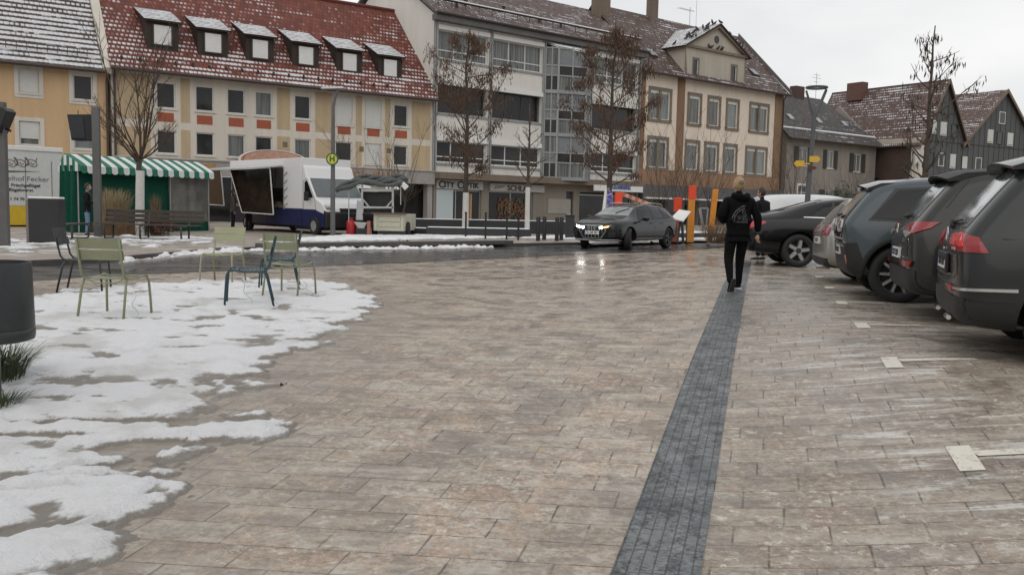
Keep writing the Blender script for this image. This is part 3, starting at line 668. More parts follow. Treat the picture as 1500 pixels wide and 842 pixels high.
# glazed stair bay, projecting as a half hexagon
c0,c1=C_; wb=c1-c0
pl=[(c0,0),(c0+.18*wb,.55),(c0+.66*wb,1.25),(c0+.86*wb,.75),(c1,0)]
fr_b=MB(); gp=MB()
levels=[3.45,4.5,5.2,6.55,7.55,8.2,9.55,10.6,11.3,12.5]
for (s0_,n0_),(s1_,n1_) in zip(pl,pl[1:]):
    for i,(z0,z1) in enumerate(zip(levels,levels[1:])):
        gp.quad(FW.p(s0_,z0,n0_),FW.p(s1_,z0,n1_),FW.p(s1_,z1,n1_),FW.p(s0_,z1,n0_),m=(i*7+int(s0_*3))%3)
    for z in levels: fr_b.bar(FW.p(s0_,z,n0_+.02),FW.p(s1_,z,n1_+.02),.09,.1)
    for t_ in (0,.5): 
        x,n_=s0_+(s1_-s0_)*t_,n0_+(n1_-n0_)*t_; fr_b.bar(FW.p(x,3.3,n_+.02),FW.p(x,12.6,n_+.02),.09 if t_ else .15)
fr_b.bar(FW.p(c1,3.3,.02),FW.p(c1,12.6,.02),.15)
for z in (3.35,6.45,9.45):
    for (s0_,n0_),(s1_,n1_) in zip(pl,pl[1:]): fr_b.bar(FW.p(s0_,z,n0_+.05),FW.p(s1_,z,n1_+.05),.16,.2)
o=gp.build('stair_glazing',[GC,GD,mat('bay_panel',(.2,.21,.22),.35,var=.15)],t); fr_b.build('glazing_frame',MMET,o)
b=MB(); b.add([FW.p(pl[1][0],12.65,.5),FW.p(pl[2][0]+.3,12.35,1.6),FW.p(pl[2][0]+.5,12.9,.1),FW.p(pl[0][0],12.9,.05)],[(0,1,2,3),(3,2,1,0)]); b.add([FW.p(pl[1][0],12.55,.5),FW.p(pl[2][0]+.3,12.25,1.6),FW.p(pl[2][0]+.5,12.8,.1),FW.p(pl[0][0],12.8,.05)],[(0,1,2,3),(3,2,1,0)]); b.build('bay_canopy',MW,t)
# ground floor
b=MB(); b.fb(FW,-.1,SW1+.0,3.0,3.42,.003,.8); b.build('canopy_slab',MSTONE,t)
gh=[(.05,3.55,.55,2.7),(4.6,9.6,.55,2.7)]
g0=FW.sz(636,300)[0]+.12; gA=(g0,FW.sz(705,300)[0]); gB=(FW.sz(716,300)[0],FW.sz(781,300)[0]); gD=(FW.sz(829,300)[0],FW.sz(840,300)[0])
zt_=2.35
b=MB(); wall(b,FW,0,SW1,0,3.0,[(gA[0],gA[1],.3,zt_),(gB[0],gB[1],.3,zt_),(gD[0],gD[1],.12,2.5),(gD[1]+.6,SW1-.6,.2,2.5)],dep=.3); shell(b,FW,0,SW1,0,3.0,12); b.build('ground_floor_wall',stucco('taupe_render',(.24,.215,.18),.12),t)
for q in (gA,gB,(gD[1]+.6,SW1-.6)): window(FW,t,(q[0],q[1],.2 if q[0]>15 else .3,2.5 if q[0]>15 else zt_),dep=.2,pane=SHOPD,frame=MSTEEL,fw=.09,mull=(.45,.72) if q is gA else (.5,),sill=None)
b=MB(); b.fb(FW,gD[0],gD[1],.12,2.5,-.25,-.2); dr=b.build('door',MDG,t); b=MB(); b.fb(FW,gD[0]+.12,gD[1]-.12,.5,1.9,-.199,-.17); b.build('door_poster',MW,dr)
MSIGN=mat('sign_board_grey',(.42,.41,.39),.5,var=.04); MLETD=mat('letter_dark',(.02,.022,.025),.5)
b=MB(); b.fb(FW,gA[0]-.02,gA[1],zt_+.02,2.95,.003,.16); sg=b.build('shop_sign',MSIGN,t)
mid_=(gA[0]+gA[1])/2
for s_,x,sc_,hh in (('C',-1.52,.62,1),('ITY',-.92,.5,1),('O',.02,.68,1),('PTIK',.94,.5,1)): text('letters',s_,sc_,MLETD,sg,frM(FW,mid_+x*(gA[1]-gA[0])/3.7,2.63,.17),.015,scx=1.1,bold=.012)
b=MB(); b.fb(FW,gB[0],gB[1]+.9,zt_+.0,2.85,.003,.16); sg=b.build('shop_sign',MSIGN,t); text('letters','SCHLAY',.52,MLETD,sg,frM(FW,(gB[0]+gB[1])/2+.55,2.56,.17),.015,scx=1.15,bold=.01)
b=MB()
for i in range(4): b.tube([FW.p(gB[0]+.3+i*.22,2.45+.05*i,.17),FW.p(gB[0]+.45+i*.2,2.62,.17),FW.p(gB[0]+.5+i*.24,2.75,.17)],.025,4)
b.build('sign_scribble',MLETD,sg)
b=MB(); b.fb(FW,gA[0]+.02,gA[0]+1.35,.3,zt_-.02,.005,.05); b.build('window_poster',mat('pale_blue_poster',(.5,.56,.58),.5,var=.03),t)
b=MB(); 
rng=random.Random(5)
for i in range(150):
    x=gB[0]+.9+rng.random()*(gB[1]-gB[0]-1.4); z=.35+rng.random()*1.5; b.box(FW.p(x,z,-.12),(.16,.02,.12),M=Matrix.Rotation(FA.ang(),3,'Z')@Matrix.Rotation(rng.random()*3,3,'Y'),m=i%3)
b.build('window_display',[mat('display_rust',(.2,.06,.03),.8),mat('display_brown',(.12,.07,.04),.8),mat('display_olive',(.1,.1,.05),.8)],t)
b=MB(); b.fb(FW,gA[0]+2.9,gA[0]+3.0,.35,2.1,-.15,-.1); b.fb(FW,gA[0]+2.55,gA[0]+2.9,.35,2.1,-.16,-.12,1); b.build('display_stand',[mat('warm_wood',(.5,.32,.17),.5),mat('orange_wood',(.28,.15,.08),.6)],t)
b=MB(); b.fb(FW,gB[1]+1.4,gB[1]+3.6,.9,1.95,.003,.04); b.build('wall_board',mat('board_taupe',(.32,.3,.26),.6),t)
b=MB(); sx=gD[1]+.8; b.fb(FW,sx+.4,SW1-.3,2.62,3.05,.81,.9); sg=b.build('shop_sign',MW,t); text('letters','Reddelink',.55,mat('sign_blue',(.06,.12,.35),.5),sg,frM(FW,(sx+SW1)/2+.2,2.95,.92),.02,bold=.01)
# roof
b=MB(); zE=13.45; zR=FW.sz(893,21,-6)[1]
b.slab(FW.p(-.35,zE,.55),FW.p(SW1+.25,zE,.55),FW.p(SW1+.25,zR,-6),FW.p(-.35,zR,-6)); b.slab(FW.p(SW1+.25,zE,-12.5),FW.p(-.35,zE,-12.5),FW.p(-.35,zR,-6),FW.p(SW1+.25,zR,-6)); rf=b.build('roof',[RT_BRN,MEAVE],t)
b=MB(); b.fb(FW,-.3,SW1+.2,12.95,13.32,-.0+.004,.5); b.build('eave',MEAVE,t)
gutter(FW,t,-.35,SW1+.25,13.4,.62); drain(FW,t,SW1-.15,.1,13.4,n=.15,m=MMET); 
b=MB(); b.tube([FW.p(-.3,zE+.95,-.1),FW.p(SW1,zE+.95,-.1)],.07,6); b.tube([FW.p(-.3,zE+1.02,-.1),FW.p(SW1,zE+1.02,-.1)],.06,6,m=1)
x=.2
while x<SW1: b.bar(FW.p(x,zE+.55,-.1),FW.p(x,zE+1.1,-.1),.05); x+=1.1
b.build('snow_guard',[WOODD,MSN],rf)
b=MB()
for x,n_ in ((3.2,-1.2),(6.8,-1.6),(9.6,-1.0),(11.5,-.8),(2.1,-.7)): b=MB(); z=zE+(.55-n_)*(zR-zE)/6.55; b.lathe([(.09,0),(.09,.35),(.14,.36),(.14,.42)],10,M=Matrix.Translation(FW.p(x,z-.05,n_))); b.build('vent_pipe',WOODD,rf,smooth=True)
pass
ch=FW.sz(882,15,-4.8); zc=zR-.6
b=MB(); b.fb(FW,ch[0]-.75,ch[0]+.55,zc-.8,zc+1.9,-5.3,-4.4); b.fb(FW,ch[0]-.82,ch[0]+.62,zc+1.9,zc+2.05,-5.38,-4.32); b.build('chimney',MSTONE,rf)
# ---------------- cream corner building
t=thing('corner_building','cream building with brown stone window surrounds and a central gable','building',FC.p(8,0,0))
SC1=FC.sz(1145,180)[0]; W_CRM=stucco('cream_render',(.76,.67,.56),.08); W_BRB=stucco('brown_base',(.3,.185,.115),.15); W_QN=stucco('brown_quoin',(.24,.15,.09),.15); W_SUR=mat('stone_surround',(.2,.165,.125),.8,var=.2,scale=10)
wd=[]
for r in [(952,131,981,175),(1009,140,1025,180),(1038,145,1053,185),(1065,149,1080,189),(1099,155,1124,193),(950,204,976,246),(1005,208,1022,248),(1033,211,1050,250),(1061,214,1077,253),(1093,219,1121,256)]:
    wd.append(FC.rect(*r))
zr0=sum(q[2] for q in wd[:5])/5; zr1=sum(q[3] for q in wd[:5])/5; zl0=sum(q[2] for q in wd[5:])/5; zl1=sum(q[3] for q in wd[5:])/5
wd=[(q[0],q[1],zr0,zr1) if i<5 else (q[0],q[1],zl0,zl1) for i,q in enumerate(wd)]
zB1=FC.sz(1000,251)[1]; zB0=FC.sz(1000,273)[1]; ZEC=FC.sz(1000,112)[1]-.05
b=MB(); wall(b,FC,.02,SC1,zB0,ZEC,wd); shell(b,FC,.02,SC1,zB0,ZEC,11); 
q1=FC.sz(990,200)[0]; q2=FC.sz(1000,200)[0]; q3=FC.sz(1133,200)[0]
b.fb(FC,.03,SC1,zB0,zB1,.003,.05,1); b.fb(FC,q1,q2,zB1+.002,ZEC-.1,.003,.09,2); b.fb(FC,q3,SC1,zB1+.002,ZEC-.1,.003,.09,2); b.fb(FC,.03,.55,zB1+.002,ZEC-.1,.003,.06,2)
gable(b,FC,SC1-.3,ZEC,ZEC+5.9,0,-5.5); b.build('wall',[W_CRM,W_BRB,W_QN],t)
for i,q in enumerate(wd):
    dbl=(q[1]-q[0])>1.6
    o=window(FC,t,q,pane=GC if i%3 else GL,mull=(.5,) if dbl else (),trim=W_SUR,tw=.22,tn=.07,sill=W_SUR,sill_over=.3,blind=.12)
    if dbl:
        p=MB(); m_=(q[0]+q[1])/2; p.fb(FC,m_-.12,m_+.12,q[2],q[3],-.11,.04); p.build('stone_mullion',W_SUR,o)
b=MB(); b.fb(FC,.02,SC1,0,zB0-.002,-3.2,-1.0); b.build('shopfront',SHOPD,t)
b=MB(); b.fb(FC,.02,SC1+.05,zB0-1.0,zB0-.003,-.9,.6); b.build('shop_canopy',mat('slate_fascia',(.1,.1,.1),.6,var=.25),t)
b=MB(); b.fb(FC,.3,SC1*.6,zB0-1.12,zB0-1.0,.3,.75); b.build('awning_edge',MW,t)
b=MB()
for x in (.3,4,8,12,SC1-.3): b=MB(); b.fb(FC,x-.2,x+.2,0,zB0-1.0,-1.,-.4); b.build('pillar',mat('dark_pillar',(.09,.085,.08),.6),t)
zRC=ZEC+5.9; b=MB(); b.slab(FC.p(-.1,ZEC-.1,.55),FC.p(SC1+.35,ZEC-.1,.55),FC.p(SC1+.35,zRC,-5.5),FC.p(-.1,zRC,-5.5)); b.slab(FC.p(SC1+.35,ZEC-.1,-11.5),FC.p(-.1,ZEC-.1,-11.5),FC.p(-.1,zRC,-5.5),FC.p(SC1+.35,zRC,-5.5)); rf=b.build('roof',[RT_BRN,WOODD],t)
gutter(FC,t,-.1,SC1+.4,ZEC-.15,.64,r=.11); drain(FC,t,SC1-.1,.1,ZEC-.2,n=.2)
b=MB(); b.prism([FC.p(SC1+.36,ZEC-.05,.55),FC.p(SC1+.36,ZEC+.3,.55),FC.p(SC1+.36,zRC+.3,-5.5),FC.p(SC1+.36,zRC-.1,-5.5)],Vector((FC.d[0],FC.d[1],0))*.14); b.build('verge_board',MEAVE,rf)
# gable front of the central dormer
g0,g1=FC.sz(1003,95,.1)[0],FC.sz(1090,110,.1)[0]; gz0=ZEC-.1; gz1=FC.sz(1047,75,.1)[1]; gap=FC.sz(1051,38,.1)[1]
gh=[FC.rect(1015,86,1023,112,.1),FC.rect(1071,96,1079,121,.1)]
gslp=(zRC-ZEC+.1)/6.05; gback=lambda z: .55-(z-ZEC+.1)/gslp
b=MB(); wall(b,FC,g0,g1,gz0,gz1,gh,n=.1,dep=.15)
gm=(g0+g1)/2; b.add([FC.p(g0,gz1,.1),FC.p(g1,gz1,.1),FC.p(gm,gap,.1)],[(0,1,2)])
for s_ in (g0,g1): b.add([FC.p(s_,gz0,.1),FC.p(s_,gz1,.1),FC.p(s_,gz1,gback(gz1)-.1),FC.p(s_,gz0,gback(gz0)-.1)],[(0,1,2,3)])
b.fb(FC,g0+.1,g1-.1,gz0,gz1,-.4,-.35)
do=b.build('dormer',stucco('grey_cream_render',(.46,.42,.35),.12),t)
b=MB(); b.fb(FC,g0-.25,g1+.25,gz1-.12,gz1+.08,.102,.3)
for sa,sb in ((g0-.3,gm),(g1+.3,gm)):
    za=gz1+.0; zb=gap+.12; b.prism([FC.p(sa,za,.1),FC.p(sb,zb,.1),FC.p(sb,zb-.34,.1),FC.p(sa+(.3 if sa<gm else -.3),za-.05,.1)],Vector((FC.n[0],FC.n[1],0))*.28)
b.build('pediment_moulding',W_SUR,do)
b=MB(); M=Matrix.Translation(FC.p(gm,(gz1+gap)/2-.1,.1))@Matrix.Rotation(FC.ang(),4,'Z')@Matrix.Rotation(R(90),4,'X'); b.lathe([(.3,0),(.3,.05),(.22,.06),(.2,.02)],20,M=M); b.build('round_window',GD,do,smooth=True)
for q in gh: window(FC,do if False else t,q,n=.1,pane=GD,fw=.06,trim=W_SUR,tw=.08,tn=.04,sill=None)
b=MB(); zb=gap+.16; za=gz1+.02; nb=gback(zb); 
b.slab(FC.p(g0-.45,za-.1,.5),FC.p(gm,zb,.5),FC.p(gm,zb,nb-.2),FC.p(g0-.45,za-.1,gback(za)-.2),.1); b.slab(FC.p(g1+.45,za-.1,gback(za)-.2),FC.p(gm,zb,nb-.2),FC.p(gm,zb,.5),FC.p(g1+.45,za-.1,.5),.1)
b.build('dormer_roof',[RT_DRM,WOODD],do)
for u,v in ((958,90),(1108,113)):
    n_=-.9; s_,z=FC.sz(u,v,n_); z=ZEC-.1+(.55-n_)*gslp; n2=n_-.75; z2=ZEC-.1+(.55-n2)*gslp
    b=MB(); up=Vector((0,0,.1)); b.hexa([FC.p(s_-.45,z,n_),FC.p(s_+.45,z,n_),FC.p(s_+.45,z2,n2),FC.p(s_-.45,z2,n2)],[p_+up+Vector((FC.n[0],FC.n[1],0))*.08 for p_ in (FC.p(s_-.45,z,n_),FC.p(s_+.45,z,n_),FC.p(s_+.45,z2,n2),FC.p(s_-.45,z2,n2))]); o=b.build('skylight',MDG,rf)
    b=MB(); up=Vector((0,0,.12))+Vector((FC.n[0],FC.n[1],0))*.1; b.quad(*[p_+up for p_ in (FC.p(s_-.38,z+.05,n_),FC.p(s_+.38,z+.05,n_),FC.p(s_+.38,z2-.05,n2),FC.p(s_-.38,z2-.05,n2))]); b.build('pane',GL,o)
nc=-5.3; sc_,zc=FC.sz(955,30,nc); b=MB(); b.fb(FC,sc_-.38,sc_+.38,zRC-.7,zRC+1.55,nc-.35,nc+.35); b.fb(FC,sc_-.45,sc_+.45,zRC+1.55,zRC+1.65,nc-.42,nc+.42); o=b.build('chimney',MSTONE,rf)
b=MB(); b.lathe([(.15,0),(.13,.3),(.2,.32),(.02,.5)],8,M=Matrix.Translation(FC.p(sc_,zRC+1.65,nc))); b.build('chimney_pot',MBK,o)
b=MB(); s_=FC.sz(1010,40,-5.5)[0]; b.tube([FC.p(s_,zRC,-5.5),FC.p(s_,zRC+1.6,-5.5)],.03,5); b.bar(FC.p(s_-1.6,zRC+1.3,-5.5),FC.p(s_+.6,zRC+1.3,-5.5),.03)
for i in range(8): b.bar(FC.p(s_-1.5+i*.25,zRC+1.3,-5.8),FC.p(s_-1.5+i*.25,zRC+1.3,-5.2),.015)
s2=s_+.9; b.tube([FC.p(s2,zRC,-5.5),FC.p(s2,zRC+2.4,-5.5)],.02,5)
b.build('roof_aerial',MSTEEL,rf)
# pigeons on the gable
pg=None; MPG=mat('pigeon_grey',(.05,.05,.055),.7,var=.3)
rng=random.Random(3); spots=[]
for i in range(30):
    if i<19: t_=rng.random()*1.0; s_=g0-.2+(gm-g0+.2)*t_; z=za+(zb-za)*t_+.06; n_=.3-rng.random()*1.5
    elif i<25: t_=rng.random(); s_=g1-(g1-gm)*t_; z=za+(zb-za)*t_+.06; n_=.35
    else: s_=g0+.5+rng.random()*(g1-g0-1); z=gz1+.1; n_=.22
    spots.append((s_,z,n_))
for i,(s_,z,n_) in enumerate(spots):
    side='left slope of the gable roof' if i<19 else 'right slope of the gable roof' if i<25 else 'ledge under the pediment'
    P=FC.p(s_,z,n_)
    if pg is None:
        b=MB()
        b.tube([(-.17,0,.02),(-.1,0,.06),(0,0,.11),(.08,0,.15),(.11,0,.21),(.15,0,.25),(.2,0,.245)],[.02,.045,.075,.07,.045,.042,.008],8)
        b.bar((0,.02,0),(0,.02,.07),.012); b.bar((0,-.02,0),(0,-.02,.07),.012)
        pg=b.build('pigeon',MPG,smooth=True); o=pg
    else: o=pg.copy(); COL.objects.link(o)
    o.location=P; o.rotation_euler=(0,0,rng.random()*6.28); o.scale=(1.25,)*3; tag(o,f'small dark pigeon perched on the {side} of the cream building','pigeon','pigeons on the '+side)
# ---------------- grey house with green shutters
FG=Fr(tuple(atd(1148,300,84).to_2d()),(1.3,1))
t=thing('house','small grey rendered house with dark shutters and a dark tiled roof','house',FG.p(5,0,0))
SG1=FG.sz(1283,230)[0]; zEg=FG.sz(1200,203)[1]; W_HG=stucco('warm_grey_render',(.27,.245,.215),.14); MSHUT=mat('olive_shutter',(.05,.045,.035),.7)
wd=[FG.rect(1170,216,1183,243),FG.rect(1211,221,1221,247),FG.rect(1250,226,1261,252),FG.rect(1207,279,1221,300),FG.rect(1244,282,1256,303)]
dq=FG.rect(1168,272,1181,305)
b=MB(); wall(b,FG,0,SG1,0,zEg,wd+[dq]); shell(b,FG,0,SG1,0,zEg,9); gable(b,FG,0,zEg,zEg+4.3,0,-4.5); gable(b,FG,SG1-.3,zEg,zEg+4.3,0,-4.5); b.build('wall',W_HG,t)
for q in wd:
    o=window(FG,t,q,mull=(.5,),pane=GC,sill=MTRIM)
    w_=(q[1]-q[0])*.5
    for a,c in ((q[0]-w_-.05,q[0]-.05),(q[1]+.05,q[1]+w_+.05)):
        p=MB(); p.fb(FG,a,c,q[2]-.05,q[3]+.05,.01,.07)
        for k_ in range(9): z=q[2]+(q[3]-q[2])*(k_+.5)/9; p.fb(FG,a+.05,c-.05,z-.02,z+.03,.07,.09)
        p.build('window_shutter',MSHUT,o)
window(FG,t,dq,mull=(.5,),trans=(.7,),pane=GD,trim=MFW,tw=.2)
zRg=zEg+4.7; b=MB(); b.slab(FG.p(-.5,zEg-.25,.7),FG.p(SG1+.6,zEg-.25,.7),FG.p(SG1-3.6,zRg,-4.5),FG.p(-.5,zRg,-4.5)); b.add([FG.p(SG1+.6,zEg-.25,.7),FG.p(SG1+.6,zEg-.25,-9.7),FG.p(SG1-3.6,zRg,-4.5)],[(0,1,2)]); b.slab(FG.p(SG1+.6,zEg-.25,-9.7),FG.p(-.5,zEg-.25,-9.7),FG.p(-.5,zRg,-4.5),FG.p(SG1-3.6,zRg,-4.5)); rf=b.build('roof',[RT_DK,WOODD],t)
gutter(FG,t,-.5,SG1+.6,zEg-.3,.78); b=MB(); b.tube([FG.p(-.4,zEg+.75,-.25),FG.p(SG1,zEg+.75,-.25)],.1,6); b.build('snow_on_guard',MSN,rf)
b=MB(); s_,z=FG.sz(1172,122,-4.2); b.fb(FG,s_-.7,s_+.7,zRg-.8,zRg+.9,-4.9,-4.1); b.build('chimney',mat('dark_brick',(.08,.05,.04),.8),rf)
b=MB(); s_=FG.sz(1196,120,-4.5)[0]; b.tube([FG.p(s_,zRg-.1,-4.5),FG.p(s_,zRg+2.6,-4.5)],.03,5)
for k_,l_ in ((2.4,.6),(2.1,.8),(1.7,.5)): b.bar(FG.p(s_-l_,zRg+k_,-4.5),FG.p(s_+l_,zRg+k_,-4.5),.03)
b.build('roof_aerial',MSTEEL,rf)
for u,v in ((1161,172),(1203,166),(1241,173)):
    n_=-1.3; s_=FG.sz(u,v,n_)[0]; sl_=(zRg-zEg+.25)/5.2; z=zEg-.25+(.7-n_)*sl_+.05; b=MB(); b.hexa([FG.p(s_-.35,z,n_),FG.p(s_+.35,z,n_),FG.p(s_+.35,z+.5*sl_,n_-.5),FG.p(s_-.35,z+.5*sl_,n_-.5)],[FG.p(s_-.35,z+.12,n_),FG.p(s_+.35,z+.12,n_),FG.p(s_+.35,z+.5*sl_+.1,n_-.5),FG.p(s_-.35,z+.5*sl_+.1,n_-.5)]); b.build('skylight',MSTEEL,rf)
# ---------------- twin gabled building at the right
PT=atd(1343,300,90).to_2d(); FT=Fr(tuple(PT),(.85,.53)); FS=Fr((PT.x-FT.n[0]*0,PT.y),( -FT.n[0]*-1,-FT.n[1]*-1)) if False else None
t=thing('gabled_building','dark grey clad building with two steep gables and reddish brown roofs','building',FT.p(7,0,0))
W_CLAD=stucco('slate_cladding',(.105,.108,.11),.15); MJOINT=mat('cladding_joint',(.02,.02,.02),.8); W_BRW=mat('brown_cladding',(.075,.05,.04),.7,var=.2)
def gbl(uL,vL,uA,vA,uR,vR):
    a=FT.sz(uL,vL); c=FT.sz(uA,vA); d=FT.sz(uR,vR); return a,c,d
(aL,zL),(aA,zA),(aR,zRr)=gbl(1345,200,1387,118,1426,203)
(bL,z2L),(bA,z2A),(bR,z2R)=gbl(1426,203,1472,133,1508,222)
zLo=(zL+zRr+z2R)/3; DEP=14
aL=0; aR=2*aA; bR=aR+2*(bA-aR) if bA>aR else aR+8
b=MB(); 
wins=[FT.rect(*r) for r in [(1379,151,1389,168),(1362,176,1371,196),(1377,179,1386,199),(1393,182,1402,202),(1463,164,1472,182),(1446,190,1454,210),(1460,193,1468,212),(1475,195,1483,214),(1340,220,1349,241),(1359,222,1367,243),(1374,224,1382,244),(1391,226,1399,247),(1408,229,1416,249),(1428,231,1437,250)]]
H1=[q for q in wins if q[3]<zLo+.2]
b.add([FT.p(aL,zLo,0),FT.p(aR,zLo,0),FT.p(aA,zA,0)],[(0,1,2)]); b.add([FT.p(aR,zLo,0),FT.p(bR,zLo,0),FT.p(bA,z2A,0)],[(0,1,2)])
b.quad(FT.p(aL,0,0),FT.p(bR,0,0),FT.p(bR,zLo,0),FT.p(aL,zLo,0)); b.quad(FT.p(bR,0,0),FT.p(bR,0,-DEP),FT.p(bR,zLo,-DEP),FT.p(bR,zLo,0)); b.quad(FT.p(0,0,-DEP),FT.p(0,0,0),FT.p(0,zLo-.8,0),FT.p(0,zLo-.8,-DEP),1)
for i in range(22):
    x=aL+.5+i*(bR-aL-1)/21
    top=zLo+max(0,(zA-zLo)*(1-abs(x-aA)/(aA-aL)) if x<aR else (z2A-zLo)*(1-abs(x-bA)/(bR-bA)))
    b.fb(FT,x-.025,x+.025,0,top-.15,.002,.02,2)
for z in (3.1,zLo-.3,zLo+2.6): b.fb(FT,aL+.1 if z<zLo else aL+(z-zLo)*.75,bR-.1 if z<zLo else aR-(z-zLo)*.75,z-.03,z+.03,.002,.022,2)
# eave side: pale frieze, corner
n_=0
q=FT.n
b.build('wall',[W_CLAD,W_BRW,MJOINT],t)
for i,q_ in enumerate(wins): window(FT,t,q_,n=.16,dep=.14,pane=GD,frame=MFW if i%3 else MDG,blind=.9 if i in (1,2,5,7,8,11,12) else 0,sill=None,fw=.08)
b=MB()
sv=Vector((-FT.d[0],-FT.d[1],0))
def side(s_off,z,n): return FT.p(-s_off,z,n)
b.hexa([side(.0,zLo-.8,.15),side(.35,zLo-.8,.15),side(.35,zLo-.8,-DEP),side(.0,zLo-.8,-DEP)],[side(.0,zLo-.1,.15),side(.6,zLo-.1,.15),side(.6,zLo-.1,-DEP),side(.0,zLo-.1,-DEP)]); b.hexa([side(-.45,0,.12),side(.12,0,.12),side(.12,0,-.9),side(-.45,0,-.9)],[side(-.45,zLo-.8,.12),side(.12,zLo-.8,.12),side(.12,zLo-.8,-.9),side(-.45,zLo-.8,-.9)])
b.build('pale_corner',W_PALE,t)
b=MB(); b.hexa([side(.02,3.2,-4.5),side(.1,3.2,-4.5),side(.1,3.2,-7.5),side(.02,3.2,-7.5)],[side(.02,5.2,-4.5),side(.1,5.2,-4.5),side(.1,5.2,-7.5),side(.02,5.2,-7.5)]); b.build('side_window',GD,t)
def groof(l,m_,r,z0,zt,name='roof'):
    b=MB(); o_=.35; k_=(zt-z0)/(m_-l)
    b.slab(FT.p(l-.6,z0-.6*k_+.1,-DEP),FT.p(l-.6,z0-.6*k_+.1,o_),FT.p(m_,zt+.1,o_),FT.p(m_,zt+.1,-DEP),.12); b.slab(FT.p(r+.4,z0-.4*k_+.1,o_),FT.p(r+.4,z0-.4*k_+.1,-DEP),FT.p(m_,zt+.1,-DEP),FT.p(m_,zt+.1,o_),.12)
    rf=b.build(name,[RT_PAL,WOODD],t)
    b=MB()
    for sa in (l-.6,r+.4):
        k2=.6 if sa<m_ else .4
        b.prism([FT.p(sa,z0-k2*k_+.14,o_+.01),FT.p(m_,zt+.16,o_+.01),FT.p(m_,zt-.22,o_+.01),FT.p(sa,z0-k2*k_-.2,o_+.01)],Vector((FT.n[0],FT.n[1],0))*.08)
    b.build('barge_board',MSTONE,rf); return rf
rf=groof(aL,aA,aR,zLo,zA); groof(aR,bA,bR,zLo,z2A)
b=MB(); b.fb(FT,aA-1.1,aA-.1,zA-1.2,zA+.75,-11.2,-9.2); b.build('chimney',mat('red_brick',(.13,.07,.055),.85,var=.2,scale=20),rf)
b=MB(); b.fb(FT,bA-1.4,bA-.6,z2A-1.2,z2A+.7,-9,-8); b.build('chimney',mat('red_brick',(.13,.07,.055),.85),rf)
# ================================================================ TREES AND PLANTS
MBARK=mat('bark_brown',(.075,.058,.045),.9,var=.3,scale=20); MTWIG=mat('twig_brown',(.085,.058,.042),.9,var=.3); MPNT=mat('whitewashed_bark',(.62,.61,.57),.8,var=.12,scale=14)
MLEAF=mat('dry_brown_leaf',(.105,.06,.038),.8,var=.4,scale=3); MLEAF2=mat('dark_leaf',(.05,.045,.03),.8,var=.4)
def grow(b,p,d,L_,r,depth,rng,tips,nsub=(3,5),up=.25,wig=.16,n=4,split=.55):
    segs=4; pts=[p.copy()]; q=p.copy(); dd=d.normalized()
    for i in range(segs):
        dd=(dd+Vector((rng.gauss(0,wig),rng.gauss(0,wig),rng.gauss(0,wig)+up*.35))).normalized(); q=q+dd*(L_/segs); pts.append(q.copy())
    b.tube(pts,[r*(1-.75*i/segs) for i in range(segs+1)],n if depth>0 else 3,cap=False)
    tips.append(pts)
    if depth<=0: return
    for k in range(rng.randint(*nsub)):
        t=.25+.7*rng.random(); i=min(segs-1,int(t*segs)); o=pts[i].lerp(pts[i+1],t*segs-i)
        a=rng.random()*6.283; side=Vector((math.cos(a),math.sin(a),rng.uniform(-.1,.5)))
        nd=(dd*(.6)+side*split).normalized(); grow(b,o,nd,L_*rng.uniform(.35,.6)*(1.15-t*.5),r*.5,depth-1,rng,tips,nsub,up,wig,n,split)
def leaves(tips,rng,count,size,m,parent,hang=.8,below=.25):
    b=MB()
    for _ in range(count):
        pts=tips[int(rng.random()*len(tips))]; t=rng.random()*(len(pts)-1); i=int(t); p=pts[i].lerp(pts[min(i+1,len(pts)-1)],t-i)
        p=p+Vector((rng.gauss(0,.12),rng.gauss(0,.12),-rng.random()*below))
        l=size*rng.uniform(.6,1.3); w_=l*.2; a=rng.random()*6.283; ax=Vector((math.cos(a),math.sin(a),0)); dn=Vector((rng.gauss(0,1-hang),rng.gauss(0,1-hang),-1)).normalized()
        fold=ax.cross(dn)*w_*.35
        b.add([p,p+dn*l*.45+ax*w_*.5+fold,p+dn*l,p+dn*l*.45-ax*w_*.5+fold],[(0,1,2),(0,2,3)])
    return b.build('foliage',m,parent)
